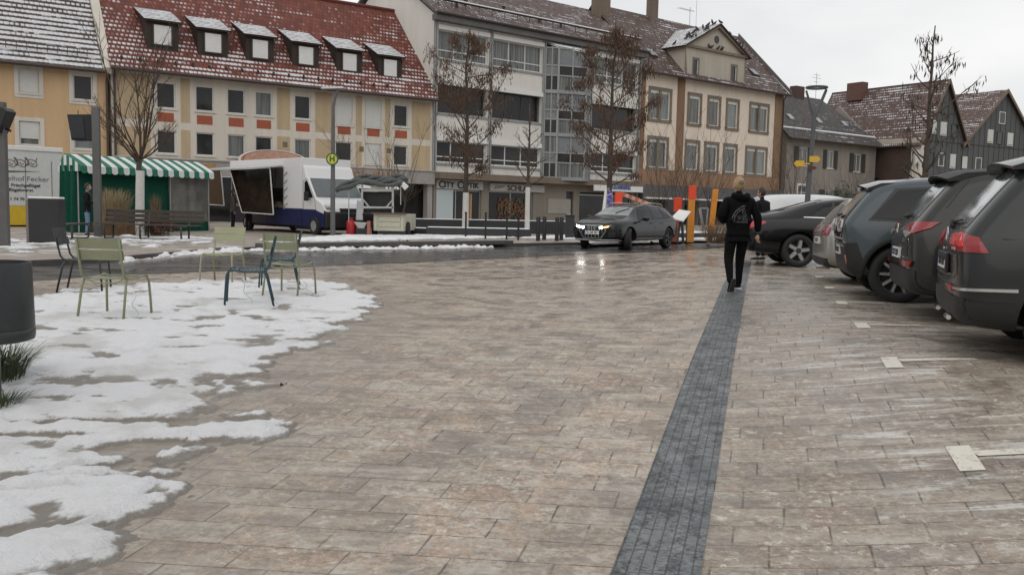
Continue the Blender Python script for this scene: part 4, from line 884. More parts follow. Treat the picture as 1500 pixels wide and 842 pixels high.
def tree(name,label,base,h,th,cr,seed,nlimb=22,white=0,r0=.08,nleaf=0,lsize=.15,group=None,style='cone',lean=0,depth=2,lm=None,nsub=(3,5),cat='tree'):
    rng=random.Random(seed); t=thing(name,label,cat,base,group=group); B=Vector(base); b=MB(); top=h if style!='vase' else th*1.15
    pts=[B+Vector((0,0,-.05))]
    for i in range(1,11): f_=i/10; pts.append(B+Vector((rng.gauss(0,.02)*h*.25*f_+lean*f_*h,rng.gauss(0,.02)*h*.25*f_,top*f_)))
    rr=[r0*(1-.88*(i/10)**1.0)+.006 for i in range(11)] if style!='vase' else [r0*(1-.3*i/10) for i in range(11)]
    b.tube(pts,rr,8); b.build('trunk',MBARK,t,smooth='all')
    if white:
        k=MB(); k.tube([pts[0].lerp(pts[1],0)+Vector((0,0,.02)),B+Vector((0,0,white*.5))+(pts[int(white/top*5)]-B)*Vector((1,1,0)) if False else B.lerp(B+(pts[-1]-B)*(white/top),.5),B+(pts[-1]-B)*(white/top)],[r0*1.25,r0*1.15,r0*1.1],10); k.build('trunk_paint',MPNT,t,smooth=True)
    c=MB(); tips=[]
    if style=='vase':
        for i in range(nlimb):
            a=6.283*i/nlimb*1.618*2; p=pts[-1]-Vector((0,0,rng.random()*th*.12)); el=rng.uniform(.35,1.45) if i else 1.5
            d=Vector((math.cos(a)*math.cos(el),math.sin(a)*math.cos(el),math.sin(el))); L_=(h-th)*(.55+.45*math.sin(el))*rng.uniform(.8,1.05)
            L_=min(L_,cr/max(.2,math.cos(el))*1.1); grow(c,p,d,L_,r0*.26,depth,rng,tips,nsub,up=.25,wig=.1,split=.4)
    else:
        for i in range(nlimb):
            f_=(i+.5)/nlimb; z=th+(h-th)*f_*.93; j=z/h*10; i0=min(9,int(j)); p=pts[i0].lerp(pts[i0+1],j-i0)
            prof=(1-f_)**.75 if style=='cone' else math.sin(math.pi*min(1,.18+f_*.8))**.8
            L_=cr*max(.12,prof)*rng.uniform(.75,1.15); a=i*2.4+rng.random(); el=rng.uniform(.25,.75)
            d=Vector((math.cos(a)*math.cos(el),math.sin(a)*math.cos(el),math.sin(el))); grow(c,p,d,L_*1.15,r0*.32*(1-f_*.6),depth,rng,tips,nsub,up=.25,wig=.12)
    o=c.build('crown',MTWIG,t)
    if nleaf: leaves(tips,rng,nleaf,lsize,lm or MLEAF,t)
    return t
def base(u,y,z=ZP): p=atd(u,300,y); return (p.x,y,z)
tree('bare_tree','bare young tree with whitewashed lower trunk in front of the striped market stall','_' and base(204,29),6.5,2.15,1.35,21,nlimb=17,white=2.1,r0=.12,style='vase',nsub=(4,6))
tree('leafy_tree','slim tree hung with dry brown leaves in front of the optician','_' and base(682,37.6),8.6,2.3,2.0,31,nlimb=30,white=1.75,r0=.12,nleaf=4200,lsize=.18,style='round')
tree('leafy_tree','tallest tree hung with dry brown leaves behind the moving black car','_' and base(892,40),9.4,2.1,2.35,37,nlimb=34,white=1.9,r0=.14,nleaf=6500,lsize=.19,style='round')
tree('bare_tree','small bare tree with a whitewashed trunk between the two brown leaved trees','_' and base(773,36),5.3,2.0,1.15,41,nlimb=20,white=2.0,r0=.09,style='cone')
tree('leafy_tree','tall dark tree with a few clumps of leaves in front of the twin gables','_' and base(1352,46,.0),10.9,2.6,2.3,48,nlimb=22,r0=.2,nleaf=420,lsize=.34,style='round',lm=MLEAF2,depth=2,nsub=(2,3))
for u,y,h,s_,lb in [(592,37,5.1,51,'thin bare sapling standing nearer the white building behind the market trailer'),(570,38,4.6,52,'thin bare sapling directly above the market trailer'),(500,39,4.4,53,'thin bare sapling behind the food truck beside the bus stop pole'),
    (1008,35,5.0,54,'bare multi stem tree rising behind the orange post with a red cap'),(1040,35.5,5.6,55,'bare multi stem tree beside the leaning orange plank'),(965,37,4.6,56,'bare thin tree behind the roof of the moving black car'),(990,38,4.3,57,'bare thin tree above the tilted white information board'),
    (1140,44,5.2,58,'bare shrubby tree at the right end of the cream building'),(1160,38,6.3,59,'thin bare tree left of the ring topped street lamp')]:
    tree('bare_tree',lb,base(u,y,ZP),h,1.2,.95,s_,nlimb=12,r0=.05,style='vase',nsub=(3,4),depth=2)
def bush(label,base_,h,r,seed,m,n=60,leafm=None,nl=0,name='shrub',group=None,leafsize=.09):
    rng=random.Random(seed); t=thing(name,label,'shrub',base_,group=group); c=MB(); tips=[]
    for i in range(n):
        a=rng.random()*6.28; rr=rng.random()**.5*r*.35; p=Vector(base_)+Vector((math.cos(a)*rr,math.sin(a)*rr,0)); el=rng.uniform(.6,1.5)
        d=Vector((math.cos(a)*math.cos(el),math.sin(a)*math.cos(el),math.sin(el))); grow(c,p,d,h*rng.uniform(.6,1.05),.012,1,rng,tips,(2,4),up=.1,wig=.14,n=3,split=.5)
    c.build('stems',m,t)
    if nl:
        b=MB()
        for _ in range(nl):
            pts=tips[int(rng.random()*len(tips))]; p=pts[rng.randint(1,4)]+Vector([rng.gauss(0,.06) for _ in range(3)]); a=Vector([rng.gauss(0,1) for _ in range(3)]).normalized(); c_=a.orthogonal().normalized()
            b.add([p,p+a*leafsize*.5+c_*leafsize*.3,p+a*leafsize,p+a*leafsize*.5-c_*leafsize*.3],[(0,1,2,3)])
        b.build('foliage',leafm,t)
    return t
MTAN=mat('dry_stem_tan',(.2,.14,.09),.9,var=.3); MGRN=mat('evergreen_leaf',(.035,.045,.028),.7,var=.4); MRUS=mat('rust_leaf',(.09,.035,.025),.85,var=.4)
bush('bare brown bush in front of the brown clad wall of the gabled building',base(1262,48,0),4.2,1.6,61,MTWIG,60)
bush('bare spreading bush in front of the grey house next to the street lamp',base(1222,50,0),3.9,1.5,62,MTWIG,50)
bush('evergreen shrub behind the white van roof in front of the grey house',base(1218,46,0),2.7,1.2,63,MTWIG,40,MGRN,900,leafsize=.2)
bush('evergreen shrub to the right of the other one before the grey house door',base(1250,47,0),2.4,1.2,64,MTWIG,40,MGRN,800,leafsize=.2)
bush('low bare shrub between the cream building and the grey house',base(1135,45,0),2.6,1.2,65,MTWIG,50)
bush('dark rust coloured low shrub under the middle of the long bench',base(228,29.6),.75,1.1,66,MTWIG,50,MRUS,700,leafsize=.09)
bush('round dry tan shrub in the planter next to the leaning orange plank',base(1052,33.5),1.0,.8,67,MTAN,120)
def grass(label,base_,h,r,n,seed,m,name='grass_clump',spread=.35,wd=.012,cat='grass clump',loc=None):
    rng=random.Random(seed); b=MB(); B=Vector(base_)
    for _ in range(n):
        a=rng.random()*6.28; rr=rng.random()**.6*r; p=B+Vector((math.cos(a)*rr,math.sin(a)*rr,-.01)); a2=a+rng.gauss(0,.6); hh=h*rng.uniform(.55,1.05); s_=hh*spread*rng.uniform(.3,1.3)*(rr/r+.3)
        o=Vector((math.cos(a2),math.sin(a2),0)); w_=Vector((-o.y,o.x,0))*wd*.5
        q=[p,p+o*s_*.25+Vector((0,0,hh*.5)),p+o*s_*.7+Vector((0,0,hh*.88)),p+o*s_*1.2+Vector((0,0,hh*(1. if spread<.5 else .9)))]
        b.add([q[0]-w_,q[0]+w_,q[1]+w_,q[1]-w_,q[2]+w_*.7,q[2]-w_*.7,q[3]],[(0,1,2,3),(3,2,4,5),(5,4,6)])
    o=b.build(name,m); tag(o,label,cat); return o
MPAMP=mat('dry_grass_straw',(.33,.26,.15),.9,var=.3); MPAMP2=mat('dry_grass_low',(.24,.16,.09),.9,var=.3)
grass('tall clump of straw coloured dry grass behind the left end of the long bench',base(166,29.5),1.55,.42,900,71,MPAMP,spread=.22)
grass('narrow tuft of orange brown dry grass behind the middle of the long bench',base(227,30),1.4,.12,160,72,MPAMP2,spread=.12)
grass('low tan dry grass below the long bench beside the screen post',base(172,29.0),.5,.75,900,73,MPAMP2,spread=.6)
MTUFT=mat('green_sedge',(.055,.075,.03),.6,var=.5,scale=30)
g=at(4,560); grass('green tufted sedge plant growing under the hanging litter bin',(g.x-.03,g.y,g.z),.30,.16,520,74,MTUFT,name='green_plant',spread=.95,wd=.007,cat='plant')
g=at(2,600); grass('small green sedge tuft nearest the camera beside the bin post',(g.x,g.y,g.z),.13,.10,200,75,MTUFT,name='green_plant',spread=1.1,wd=.006,cat='plant')
# ================================================================ STREET FURNITURE
# litter bin on its post
bp=at(0,596); bx,by=bp.x-.13,5.75
s_=F/by; bc=atd(-17,444,by); t=thing('litter_bin','large dark grey round litter bin at the left edge of the plaza','litter bin',(bc.x,by,gz(bc.x,by)))
zt=atd(40,385,by).z; zb=atd(40,500,by).z; rr=(atd(41,420,by).x-bc.x); b=MB()
b.lathe([(rr*.9,zb+.0),(rr*1.01,zb+.01),(rr*1.035,zb+.035),(rr*1.03,zb+.075),(rr*1.015,zb+.08),(rr*1.015,zb+.088),(rr*1.025,zb+.09),(rr*.985,zt-.006),(rr*.975,zt),(rr*.94,zt),(rr*.93,zt-.2)],48,M=Matrix.Translation((bc.x,by,0))); MBIN=mat('bin_powder_coat',(.028,.031,.033),.42,var=.15,scale=30,bump=.05); b.build('bin_body',MBIN,t,smooth=True)
b=MB(); b.tube([(bc.x,by,gz(bc.x,by)-.05),(bc.x,by,zb+.1)],.06,12); b.build('post',MBIN,t,smooth=True)
# dark posts with a screen box
def screen_post(label,u,ub,y,vtop,box,name='display_post'):
    p=atd(u,300,y); t=thing(name,label,'display post',(p.x,y,ZP if y>20 else 0)); zt=atd(u,vtop,y).z
    b=MB(); b.box((p.x,y,(zt+ZP)/2),(.2,.17,zt-ZP),rz=.15); b.build('pole',mat('post_grey',(.11,.11,.108),.5,var=.15),t)
    return t,p
t,p=screen_post('grey post with a tilted dark screen box in front of the tan house',143,0,26.6,157,None)
y=26.6; a=atd(103,166,y-.15); c=atd(138,207,y-.15)
cx,cz=(a.x+c.x)/2,(a.z+c.z)/2; hw,hh=(c.x-a.x)/2,(a.z-c.z)/2
P=lambda dx,dy,dz: (cx+dx,y+dy,cz+dz)
b=MB(); b.hexa([P(-hw*.72,-.32,-hh),P(hw,.0,-hh*.9),P(hw,.25,-hh*.9),P(-hw*.6,.1,-hh)],[P(-hw,-.36,hh*.86),P(hw,.0,hh),P(hw,.3,hh),P(-hw*.85,.12,hh*.95)]); sc=b.build('screen_housing',MBK,t,bevel=.015)
q=[Vector(P(-hw*.66,-.34,-hh*.84)),Vector(P(hw*.28,-.17,-hh*.8)),Vector(P(hw*.16,-.2,hh*.74)),Vector(P(-hw*.88,-.375,hh*.7))]
b=MB(); n_=Vector((-.2,-.98,0))*.012; b.hexa([q_-n_*.2 for q_ in q],[q_+n_ for q_ in q]); b.build('screen',mat('screen_glass',(.02,.022,.026),.12,spec=.8),sc)
b=MB(); b.tube([P(-hw*.55,0,hh*.9),P(-hw*.55,0,hh*1.25)],.012,5); b.build('aerial_rod',MBK,sc)
t,p=screen_post('dark post with a wedge shaped hood at the far left edge',5,0,20.6,150,None); y=20.6
a=atd(20,163,y); b=MB(); z1=atd(5,157,y).z; z2=atd(5,172,y).z; z3=atd(3,196,y).z
b.prism([(p.x-.5,y-.2,z1),(p.x+.17,y-.2,z1-.02),(p.x+.26,y-.2,z1-.11),(p.x+.04,y-.2,z3),(p.x-.25,y-.2,z3)],(0,.4,0)); hd=b.build('hood',MBK,t,bevel=.02)
b=MB(); b.bar((p.x+.1,y,z3+.12),(p.x+.25,y-.05,z3+.06),.03,.05); b.build('bracket',MBK,t)
# cabinet
c0=atd(62,300,22.6); t=thing('electricity_cabinet','dark grey street cabinet with a snowy top on the far pavement','cabinet',(c0.x,22.6,ZP)); w_=(85-41)/F*22.6; zt=atd(62,291,22.6).z
b=MB(); b.box((c0.x+.03,22.75,(ZP+zt)/2),(w_,.42,zt-ZP),rz=.1); b.build('cabinet_body',mat('cabinet_charcoal',(.026,.026,.027),.45,var=.1),t,bevel=.02)
b=MB(); b.box((c0.x-w_/2+.02,22.72,(ZP+zt)/2-.02),(.07,.44,zt-ZP-.04),rz=.1); b.build('side_panel',mat('brushed_side',(.22,.2,.18),.4,.5),t,bevel=.01)
b=MB(); b.box((c0.x+.03,22.75,zt+.02),(w_*.98,.4,.05),rz=.1); b.build('snow_layer',MSN,t,bevel=.02)
# bus stop post and street lamp in one line
y=31.3; p=atd(487.5,300,y)
t=thing('street_lamp','slim grey street lamp with a flat head beside the food truck','street lamp',(p.x,y,ZP)); zt=atd(487.5,131,y).z
b=MB(); b.tube([(p.x,y,ZP),(p.x,y,ZP+1.2),(p.x,y,zt-.6),(p.x+.06,y,zt-.25),(p.x+.17,y,zt)],[.09,.085,.06,.055,.05],12); b.build('pole',mat('lamp_post_grey',(.12,.12,.12),.5),t,smooth=True)
b=MB(); b.hexa([(p.x-.42,y-.14,zt+.0),(p.x+.4,y-.14,zt+.03),(p.x+.4,y+.14,zt+.03),(p.x-.42,y+.14,zt)],[(p.x-.38,y-.1,zt+.06),(p.x+.34,y-.1,zt+.1),(p.x+.34,y+.1,zt+.1),(p.x-.38,y+.1,zt+.06)]); b.build('lamp_head',MSTEEL,t,bevel=.01)
zs=atd(488,233.5,y).z; t2=thing('bus_stop_sign','round yellow bus stop sign with a green letter H on the lamp post','bus stop sign',(p.x,y-.12,zs))
M=Matrix.Translation((p.x,y-.12,zs))@Matrix.Rotation(R(90),4,'X')@Matrix.Rotation(0,4,'Z')
MY=mat('sign_yellow',(.62,.55,.05),.5,var=.03); MGN=mat('sign_green',(.02,.12,.05),.5,var=.03)
b=MB(); b.lathe([(.215,-.02),(.215,.012)],36,M=M); b.build('rim',MGN,t2); b=MB(); b.lathe([(.165,.012),(.165,.02)],36,M=M); b.build('disc',MY,t2)
text('letter','H',.27,MGN,t2,planeM((p.x,y-.145,zs),(1,0,0),(0,0,1)),.004,bold=.012)
# forked ring lamp
y=26; p=atd(1181,300,y); zt=atd(1190,130,y).z; zf=atd(1186,168,y).z; t=thing('street_lamp','grey forked street lamp with a flat ring on top behind the white van','street lamp',(p.x,y,0)); MLP=mat('lamp_grey_dark',(.085,.09,.095),.45,var=.15)
b=MB(); b.tube([(p.x,y,0),(p.x+.04,y,zf*.5),(p.x+.1,y,zf-.1),(p.x+.1,y,zf+.05)],[.085,.078,.06,.055],14)
b.tube([(p.x+.1,y,zf-.08),(p.x+.0,y,zf+.18),(p.x-.17,y,zt-.06)],[.05,.04,.03],8); b.tube([(p.x+.1,y,zf-.08),(p.x+.22,y,zf+.2),(p.x+.41,y,zt-.02)],[.06,.05,.04],8); b.build('forked_pole',MLP,t,smooth=True)
b=MB(); M=Matrix.Translation((p.x+.13,y,zt)); b.lathe([(.24,0),(.3,0),(.32,.03),(.3,.06),(.24,.06),(.23,.03),(.24,0)],32,M=M,cap=False); b.build('lamp_ring',MLP,t,smooth=True)
MYS=mat('road_sign_yellow',(.65,.4,.04),.5,var=.05)
for u0,u1,v,lb,cc in ((1163,1178,239.5,'yellow arrow sign pointing left on the ring topped lamp post',MYS),(1186,1202,233,'yellow arrow sign pointing right on the ring topped lamp post',MYS),(1184,1197,246,'small dark red sign below the yellow ones on the ring topped lamp post',mat('sign_maroon',(.1,.03,.02),.6))):
    a=atd(u0,v,y-.16); c=atd(u1,v,y-.16); h=.085 if cc is MYS else .05; d=.07; s0,s1=a.x,c.x
    pts=[(s0+(d if u0<1170 else 0),y-.16,a.z-h),(s1-(d if u0>1180 else 0),y-.16,a.z-h),(s1,y-.16,a.z),(s1-(d if u0>1180 else 0),y-.16,a.z+h),(s0+(d if u0<1170 else 0),y-.16,a.z+h),(s0,y-.16,a.z)]
    b=MB(); b.prism(pts,(0,.02,0)); b.bar((p.x,y-.14,a.z),((s0+s1)/2,y-.14,a.z),.03); o=b.build('direction_sign',cc); tag(o,lb,'sign')
# benches
def bench(label,P0,P1,back=True,z0=ZP):
    d=(P1-P0); L_=d.length; rz=math.atan2(d.y,d.x); t=thing('park_bench',label,'bench',(P0+P1)*.5,rz); h=L_/2; mw=mat('bench_slat',(.055,.042,.034),.6,var=.3,scale=20)
    b=MB()
    for k_ in range(5): b.box((0,-.2+k_*.1,.44),(L_,.085,.035))
    b.build('seat',mw,t,world=False,bevel=.006)
    if back:
        b=MB()
        for k_ in range(3): b.box((0,.27+k_*.035,.56+k_*.13),(L_,.03,.1))
        b.build('backrest',mw,t,world=False,bevel=.006)
    for x in ([-h*.82,-h*.1,h*.72] if L_>2.5 else [-h*.75,h*.75]):
        b=MB(); pts=[(x,.36,.86),(x,.27,.5),(x,.2,.42),(x,-.22,.42),(x,-.26,.36),(x,-.24,.06),(x,-.18,.02),(x,.16,.02),(x,.22,.06),(x,.24,.42)]
        b.tube(pts if back else pts[2:],.028,6); b.build('leg_frame',MDG,t,world=False,smooth='all')
    return t
bench('long dark slatted bench in front of the market stall and dry shrubs',at(147,349,ZP),at(292,353,ZP))
bench('short dark backless bench left of the person in jeans',at(88,352,ZP),at(121,349,ZP),False)
# low walls, railing and bollards across the road
MWALL=mat('charcoal_wall',(.035,.036,.038),.7,var=.2)
def lowwall(label,u0,v0,u1,v1,h,th,name='planter_wall',snowy=True,m=MWALL):
    A_,B2=at(u0,v0,ZP),at(u1,v1,ZP); d=(B2-A_).normalized(); n_=Vector((-d.y,d.x,0))*th; t=thing(name,label,'low wall',(A_+B2)*.5)
    U=Vector((0,0,h)); b=MB(); b.hexa([A_,B2,B2+n_,A_+n_],[p_+U for p_ in (A_,B2,B2+n_,A_+n_)]); b.build('wall_body',m,t,bevel=.02)
    if snowy:
        U2=Vector((0,0,h+.022)); e=d*.03; b=MB(); b.hexa([p_+U for p_ in (A_+e+n_*.3,B2-e+n_*.3,B2-e+n_*.95,A_+e+n_*.95)],[p_+U2 for p_ in (A_+e*3+n_*.4,B2-e*3+n_*.4,B2-e*3+n_*.8,A_+e*3+n_*.8)]); b.build('snow_layer',MSN,t)
    return t
lowwall('long charcoal wall with a snowy top in front of the optician, nearest the road',624,347,778,350,.36,.8)
lowwall('short dark step with a snowy top behind the market trailer',592,345,627,346.5,.3,.8)
lowwall('higher dark wall running behind the snowy ledge towards the black car',592,340,842,343.5,.58,.5)
lowwall('low dark planter kerb with snow below the orange posts',985,351.5,1105,350.5,.25,3.2)
g='thin dark railing posts in front of the optician'
rp=None
for i,(u,v) in enumerate(((682,350),(711,350.5),(742,351),(759,352))):
    q=at(u,v,ZP); 
    if rp is None: b=MB(); b.tube([(0,0,0),(0,0,.95)],.035,8); b.box((0,0,.96),(.1,.1,.03)); rp=b.build('railing_post',MBK,world=False); o=rp
    else: o=rp.copy(); COL.objects.link(o)
    o.location=q; tag(o,'thin dark post standing before the long charcoal wall and optician','post',g)
g='thick dark bollards beyond the planter wall'; rp=None
for i,(u,v) in enumerate(((788,353),(797,351.5),(815.5,353),(822,352))):
    q=at(u,v,ZP)
    if rp is None: b=MB(); b.lathe([(.075,0),(.075,.82),(.06,.86),(.0,.87)],12); rp=b.build('bollard',MBK,world=False,smooth=True); o=rp
    else: o=rp.copy(); COL.objects.link(o)
    o.location=q; tag(o,'thick dark bollard standing between the charcoal wall and the black car','bollard',g)
q=at(834,351,ZP); b=MB(); b.box((0,0,.45),(.32,.28,.9)); b.box((0,0,.92),(.38,.34,.05)); o=b.build('ticket_pillar',MWALL,world=False,bevel=.015); o.location=q; tag(o,'square dark pillar left of the moving black car','pillar')
# orange things
MOR=mat('playful_orange',(.62,.24,.025),.6,var=.15,scale=12); MRO=mat('signal_red',(.75,.07,.02),.45,var=.08)
y=34; t=thing('sculpture_post','upright orange post with a red top in the planter','post',base(1015,y)); p=base(1015,y); z0=ZP; z1=atd(1015,272,y).z; z1b=atd(1015,292,y).z
b=MB(); b.box((p[0]-.05,y,(z0+z1b)/2),(.24,.16,z1b-z0),rz=0); b.build('post',MOR,t,bevel=.01); b=MB(); b.box((p[0]-.04,y,(z1+z1b)/2),(.27,.18,z1-z1b)); b.build('cap',MRO,t,bevel=.01)
b=MB(); a_=atd(1040,340,y); c=atd(1047,277,y); b.hexa([(a_.x-.1,y-.06,z0),(a_.x+.1,y-.06,z0),(a_.x+.1,y+.06,z0),(a_.x-.1,y+.06,z0)],[(c.x-.07,y-.06,c.z),(c.x+.14,y-.06,c.z),(c.x+.14,y+.06,c.z),(c.x-.07,y+.06,c.z)]); o=b.build('leaning_plank',MOR,bevel=.01); tag(o,'orange plank leaning to the right beside the tan shrub','plank')
y=37; a_=atd(987,288,y); c=atd(997,309,y)
def redbox(u0,v0,u1,v1,y,lb,nm='red_box',leg=True):
    a_=atd(u0,v0,y); c=atd(u1,v1,y); t=thing(nm,lb,'box',((a_.x+c.x)/2,y,ZP)); b=MB(); b.box(((a_.x+c.x)/2,y,(a_.z+c.z)/2),(c.x-a_.x,.25,a_.z-c.z)); b.build('box',MRO,t,bevel=.02)
    b=MB(); b.box(((a_.x+c.x)/2,y+.02,(ZP+c.z)/2),(.1,.1,c.z-ZP)); b.build('stand',MSTEEL,t); return t
redbox(988,289.5,998,310,36,'signal red box on a stand behind the tilted information board')
redbox(901,282,911,300,36,'signal red box above the windscreen of the moving black car holding a striped bar')
b=MB(); A_=atd(911,284,36); B2=atd(953,300,36.2)
n=9
for i in range(n): b.bar(A_.lerp(B2,i/n),A_.lerp(B2,(i+1)/n),.12,.14,m=i%2)
o=b.build('barrier_bar',[mat('barrier_red',(.5,.12,.07),.6),mat('barrier_cream',(.5,.36,.28),.6)]); tag(o,'red and cream striped barrier bar sloping down behind the black car','barrier')
p=base(932,36.3); zt=atd(932,290,36.3).z; b=MB(); b.box((p[0],36.3,(ZP+zt)/2),(.05,.05,zt-ZP)); b.box((p[0],36.2,zt-.25),(.2,.04,.5),m=1); o=b.build('notice_stand',[MSTEEL,mat('notice_pink',(.45,.3,.25),.7)]); tag(o,'pale pinkish notice board on a stand crossing the striped bar','notice')
y=33; A_=atd(984,324,y); t=thing('information_board','tilted white information board on a dark stand in the planter','information board',base(998,y))
q=[atd(983,320.5,y-.35),atd(1001,325,y-.35),atd(1012,311,y+.35),atd(995,308.5,y+.35)]; b=MB(); b.prism(q,(0,0,.04)); b.build('panel',MW,t); b=MB(); b.bar(base(994,y),q[0].lerp(q[2],.5),.07); b.bar(base(1003,y),q[1].lerp(q[3],.4),.07); b.build('stand',MDG,t)
b=MB(); p=base(990,y+1.2); b.box((p[0],y+1.2,.6),(.25,.15,1.)); o=b.build('red_sign_stand',mat('dull_red_wood',(.3,.07,.04),.7,var=.3)); tag(o,'dull red upright board behind the stand of the information board','board')
# steel frame between orange posts
y=35; b=MB()
for a_,c in (((1024,305),(1030,338)),((1037,305),(1034,338)),((1024,305),(1037,305)),((1026,306),(1031,337))): b.bar(atd(*a_,y),atd(*c,y),.05)
o=b.build('steel_frame',MSTEEL); tag(o,'thin steel frame standing between the two orange pieces','frame')
# beach flag
y=35.5; t=thing('beach_flag','white and violet feather flag behind the black car windscreen','flag',base(889,y)); P0=atd(884,309,y); 
b=MB(); pts=[]
L_=[(889,306),(889.5,292),(890,283),(892,277)]; R_=[(892,276.5),(896,284),(898,292),(898,305)]
vs=[atd(u,v,y) for u,v in L_]+[atd(u,v,y) for u,v in R_]; b.prism(vs,(0,.02,0)); b.build('flag_cloth',mat('flag_violet_white',(.34,.33,.5),.7,var=.5,scale=5),t)
b=MB(); b.tube([base(888.5,y),atd(889,277,y),atd(892,276,y)],.02,6); b.build('pole',MSTEEL,t); text('letters','NEAT',.28,mat('flag_violet',(.08,.05,.25),.6),t,planeM(atd(894,292,y-.03),(0,0,1),(-1,0,0)),.004,bold=.01)
b=MB(); y=35.2; vs=[atd(882,309,y),atd(886.5,309,y),atd(889,278,y),atd(886,277,y)]; b.prism(vs,(0,.03,0)); b.bar(base(884,y),atd(884,300,y),.03); o=b.build('white_banner',MW); tag(o,'plain white narrow banner left of the violet feather flag','banner')
# ================================================================ CARS   (local: x forward from the rear bumper, y left, z up)
def paint(name,col,metal=.35,rough=.32,dirt=.35):
    if name in MATS: return MATS[name]
    k=N(name); tcn=k.new('ShaderNodeTexCoord').outputs['Object']; x,y,z=k.xyz(tcn)
    n=k.noise(tcn,3.5,6,.65); f=k.noise(tcn,60,3,.8)
    d=k.m_('MULTIPLY',k.step(k.m_('ADD',z,k.m_('MULTIPLY',n,.5)),.85,.4),dirt)          # road salt film, low on the body
    d=k.m_('ADD',d,k.m_('MULTIPLY',k.step(f,.6,.8),.04))
    k.out(k.mix(d,col,(.06,.056,.052)),k.m_('ADD',k.m_('MULTIPLY',d,.3),rough*.8),metal)
    k.b.inputs['Coat Weight'].default_value=.4; k.b.inputs['Coat Roughness'].default_value=.07; k.b.inputs['Specular IOR Level'].default_value=.25
    MATS[name]=k.m; return k.m
def lerp(a,b,t): return a+(b-a)*t
class Car:
    def __init__(s,name,label,cat,pos,heading,rings,pm,wheels,wr,tw=.23,half=.79,group=None,lower=None,scale=1,rim='five',arch=True,steer=0,rimm=None,subdiv=2):
        s.root=thing(name,label,cat,pos,heading,group=group,scale=scale); s.rings=rings; b=MB(); nr=len(rings); K=9; R_=[]
        for (xb,zb,xm,zm,xt,zt,wl,wm,wr_) in rings:
            z1=zb+.07; zj=lerp(z1,zm,.45); zk=zm-.07
            pts=[(xb,0,zb),(xb,.8*wl,zb),(xb,wl,z1),(lerp(xb,xm,.45),max(wl,wm)+.015,zj),(lerp(xb,xm,.9),wm+.005,zk),(xm,wm*.975,zm)]
            t=.86; pts+=[(lerp(xm,xt,t),lerp(wm*.97,wr_,t),lerp(zm,zt,t)),(xt,wr_*.82,zt-.012),(xt,0,zt+.012)]
            R_.append(pts)
        ring=lambda p:[(x,-y,z) for x,y,z in p]+[(x,y,z) for x,y,z in p[-2:0:-1]]
        V=[];n=16
        for p in R_: V+=ring(p)
        Fc=[(i*n+k,i*n+(k+1)%n,(i+1)*n+(k+1)%n,(i+1)*n+k) for i in range(nr-1) for k in range(n)]
        for e,fl in ((0,1),(nr-1,0)):
            o=e*n
            for j in range(0,8):
                a,c=o+j,o+j+1; d,f=o+(n-j)%n,o+(n-j-1)%n
                q=[a,c,f,d]; q=[q[i] for i in range(4) if q[i] not in q[:i]]
                Fc.append(q if not fl else q[::-1])
        b.add(V,Fc); s.pm=pm
        body=b.build('body',[pm,MBK],s.root,world=False,smooth='all')
        md=body.modifiers.new('s','SUBSURF'); md.levels=md.render_levels=subdiv; baked(body)
        me=body.data; s.bvh=BVHTree.FromPolygons([v.co.copy() for v in me.vertices],[tuple(p.vertices) for p in me.polygons])
        if arch:
            cut=MB()
            for wx in wheels:
                for sg in (-1,1):
                    M=Matrix.Translation((wx,sg*.8,wr))@Matrix.Rotation(R(90),4,'X'); cut.lathe([(wr+.055,-.30),(wr+.055,.6)] if sg<0 else [(wr+.055,-.6),(wr+.055,.30)],32,M=M,m=1)
            c=cut.build('tmp_cut',[pm,MBK],None); 
            bm=bmesh.new(); bm.from_mesh(c.data); bmesh.ops.recalc_face_normals(bm,faces=bm.faces); bm.to_mesh(c.data); bm.free()
            bm=bmesh.new(); bm.from_mesh(body.data); bmesh.ops.recalc_face_normals(bm,faces=bm.faces); bm.to_mesh(body.data); bm.free()
            c.matrix_world=Matrix.Identity(4)
            # boolean in the car's own space
            pr_=body.parent; body.parent=None
            md=body.modifiers.new('b','BOOLEAN'); md.operation='DIFFERENCE'; md.object=c; md.solver='EXACT'
            dg=bpy.context.evaluated_depsgraph_get(); dg.update(); baked(body); body.parent=pr_; bpy.data.objects.remove(c)
        body.data.polygons.foreach_set('use_smooth',[True]*len(body.data.polygons))
        try: body.data.set_sharp_from_angle(angle=R(45))
        except Exception: pass
        s.body=body; s.wr=wr
        wo=None
        for i,wx in enumerate(wheels):
            for sg in (-1,1):
                st=steer if i==len(wheels)-1 else 0
                if wo is None: wo=s.wheel(wr,tw,rim,rimm or mat('alloy_rim',(.55,.55,.56),.3,.7)); o=wo
                else:
                    o=copytree(wo,s.root)
                o.location=(wx,sg*half,wr); o.rotation_euler=(0,0,(math.pi if sg>0 else 0)+st)
    def wheel(s,r,w,style,rm):
        Mx=Matrix.Rotation(R(90),4,'X'); h=w/2; rr=r*.70; b=MB()      # outer face towards -y
        b.lathe([(rr,-h+.01),(rr+.01,-h),(r-.03,-h),(r-.004,-h+.03),(r,-h*.4),(r,h*.4),(r-.004,h-.03),(r-.03,h),(rr+.01,h),(rr,h-.01),(rr,-h+.01)],36,M=Mx,cap=False)
        wl=b.build('wheel',MRUB,s.root,world=False,smooth='all')
        b=MB(); b.lathe([(rr,h-.004),(rr-.014,h-.01),(rr-.03,h-.05),(rr-.04,-h*.5),(0.001,-h*.5)],36,M=Mx,cap=False)
        b.lathe([(.001,h-.01),(.05,h-.012),(.065,h-.04),(.065,-h*.4)],16,M=Mx,cap=False,m=0)
        ns=5 if style=='five' else 10
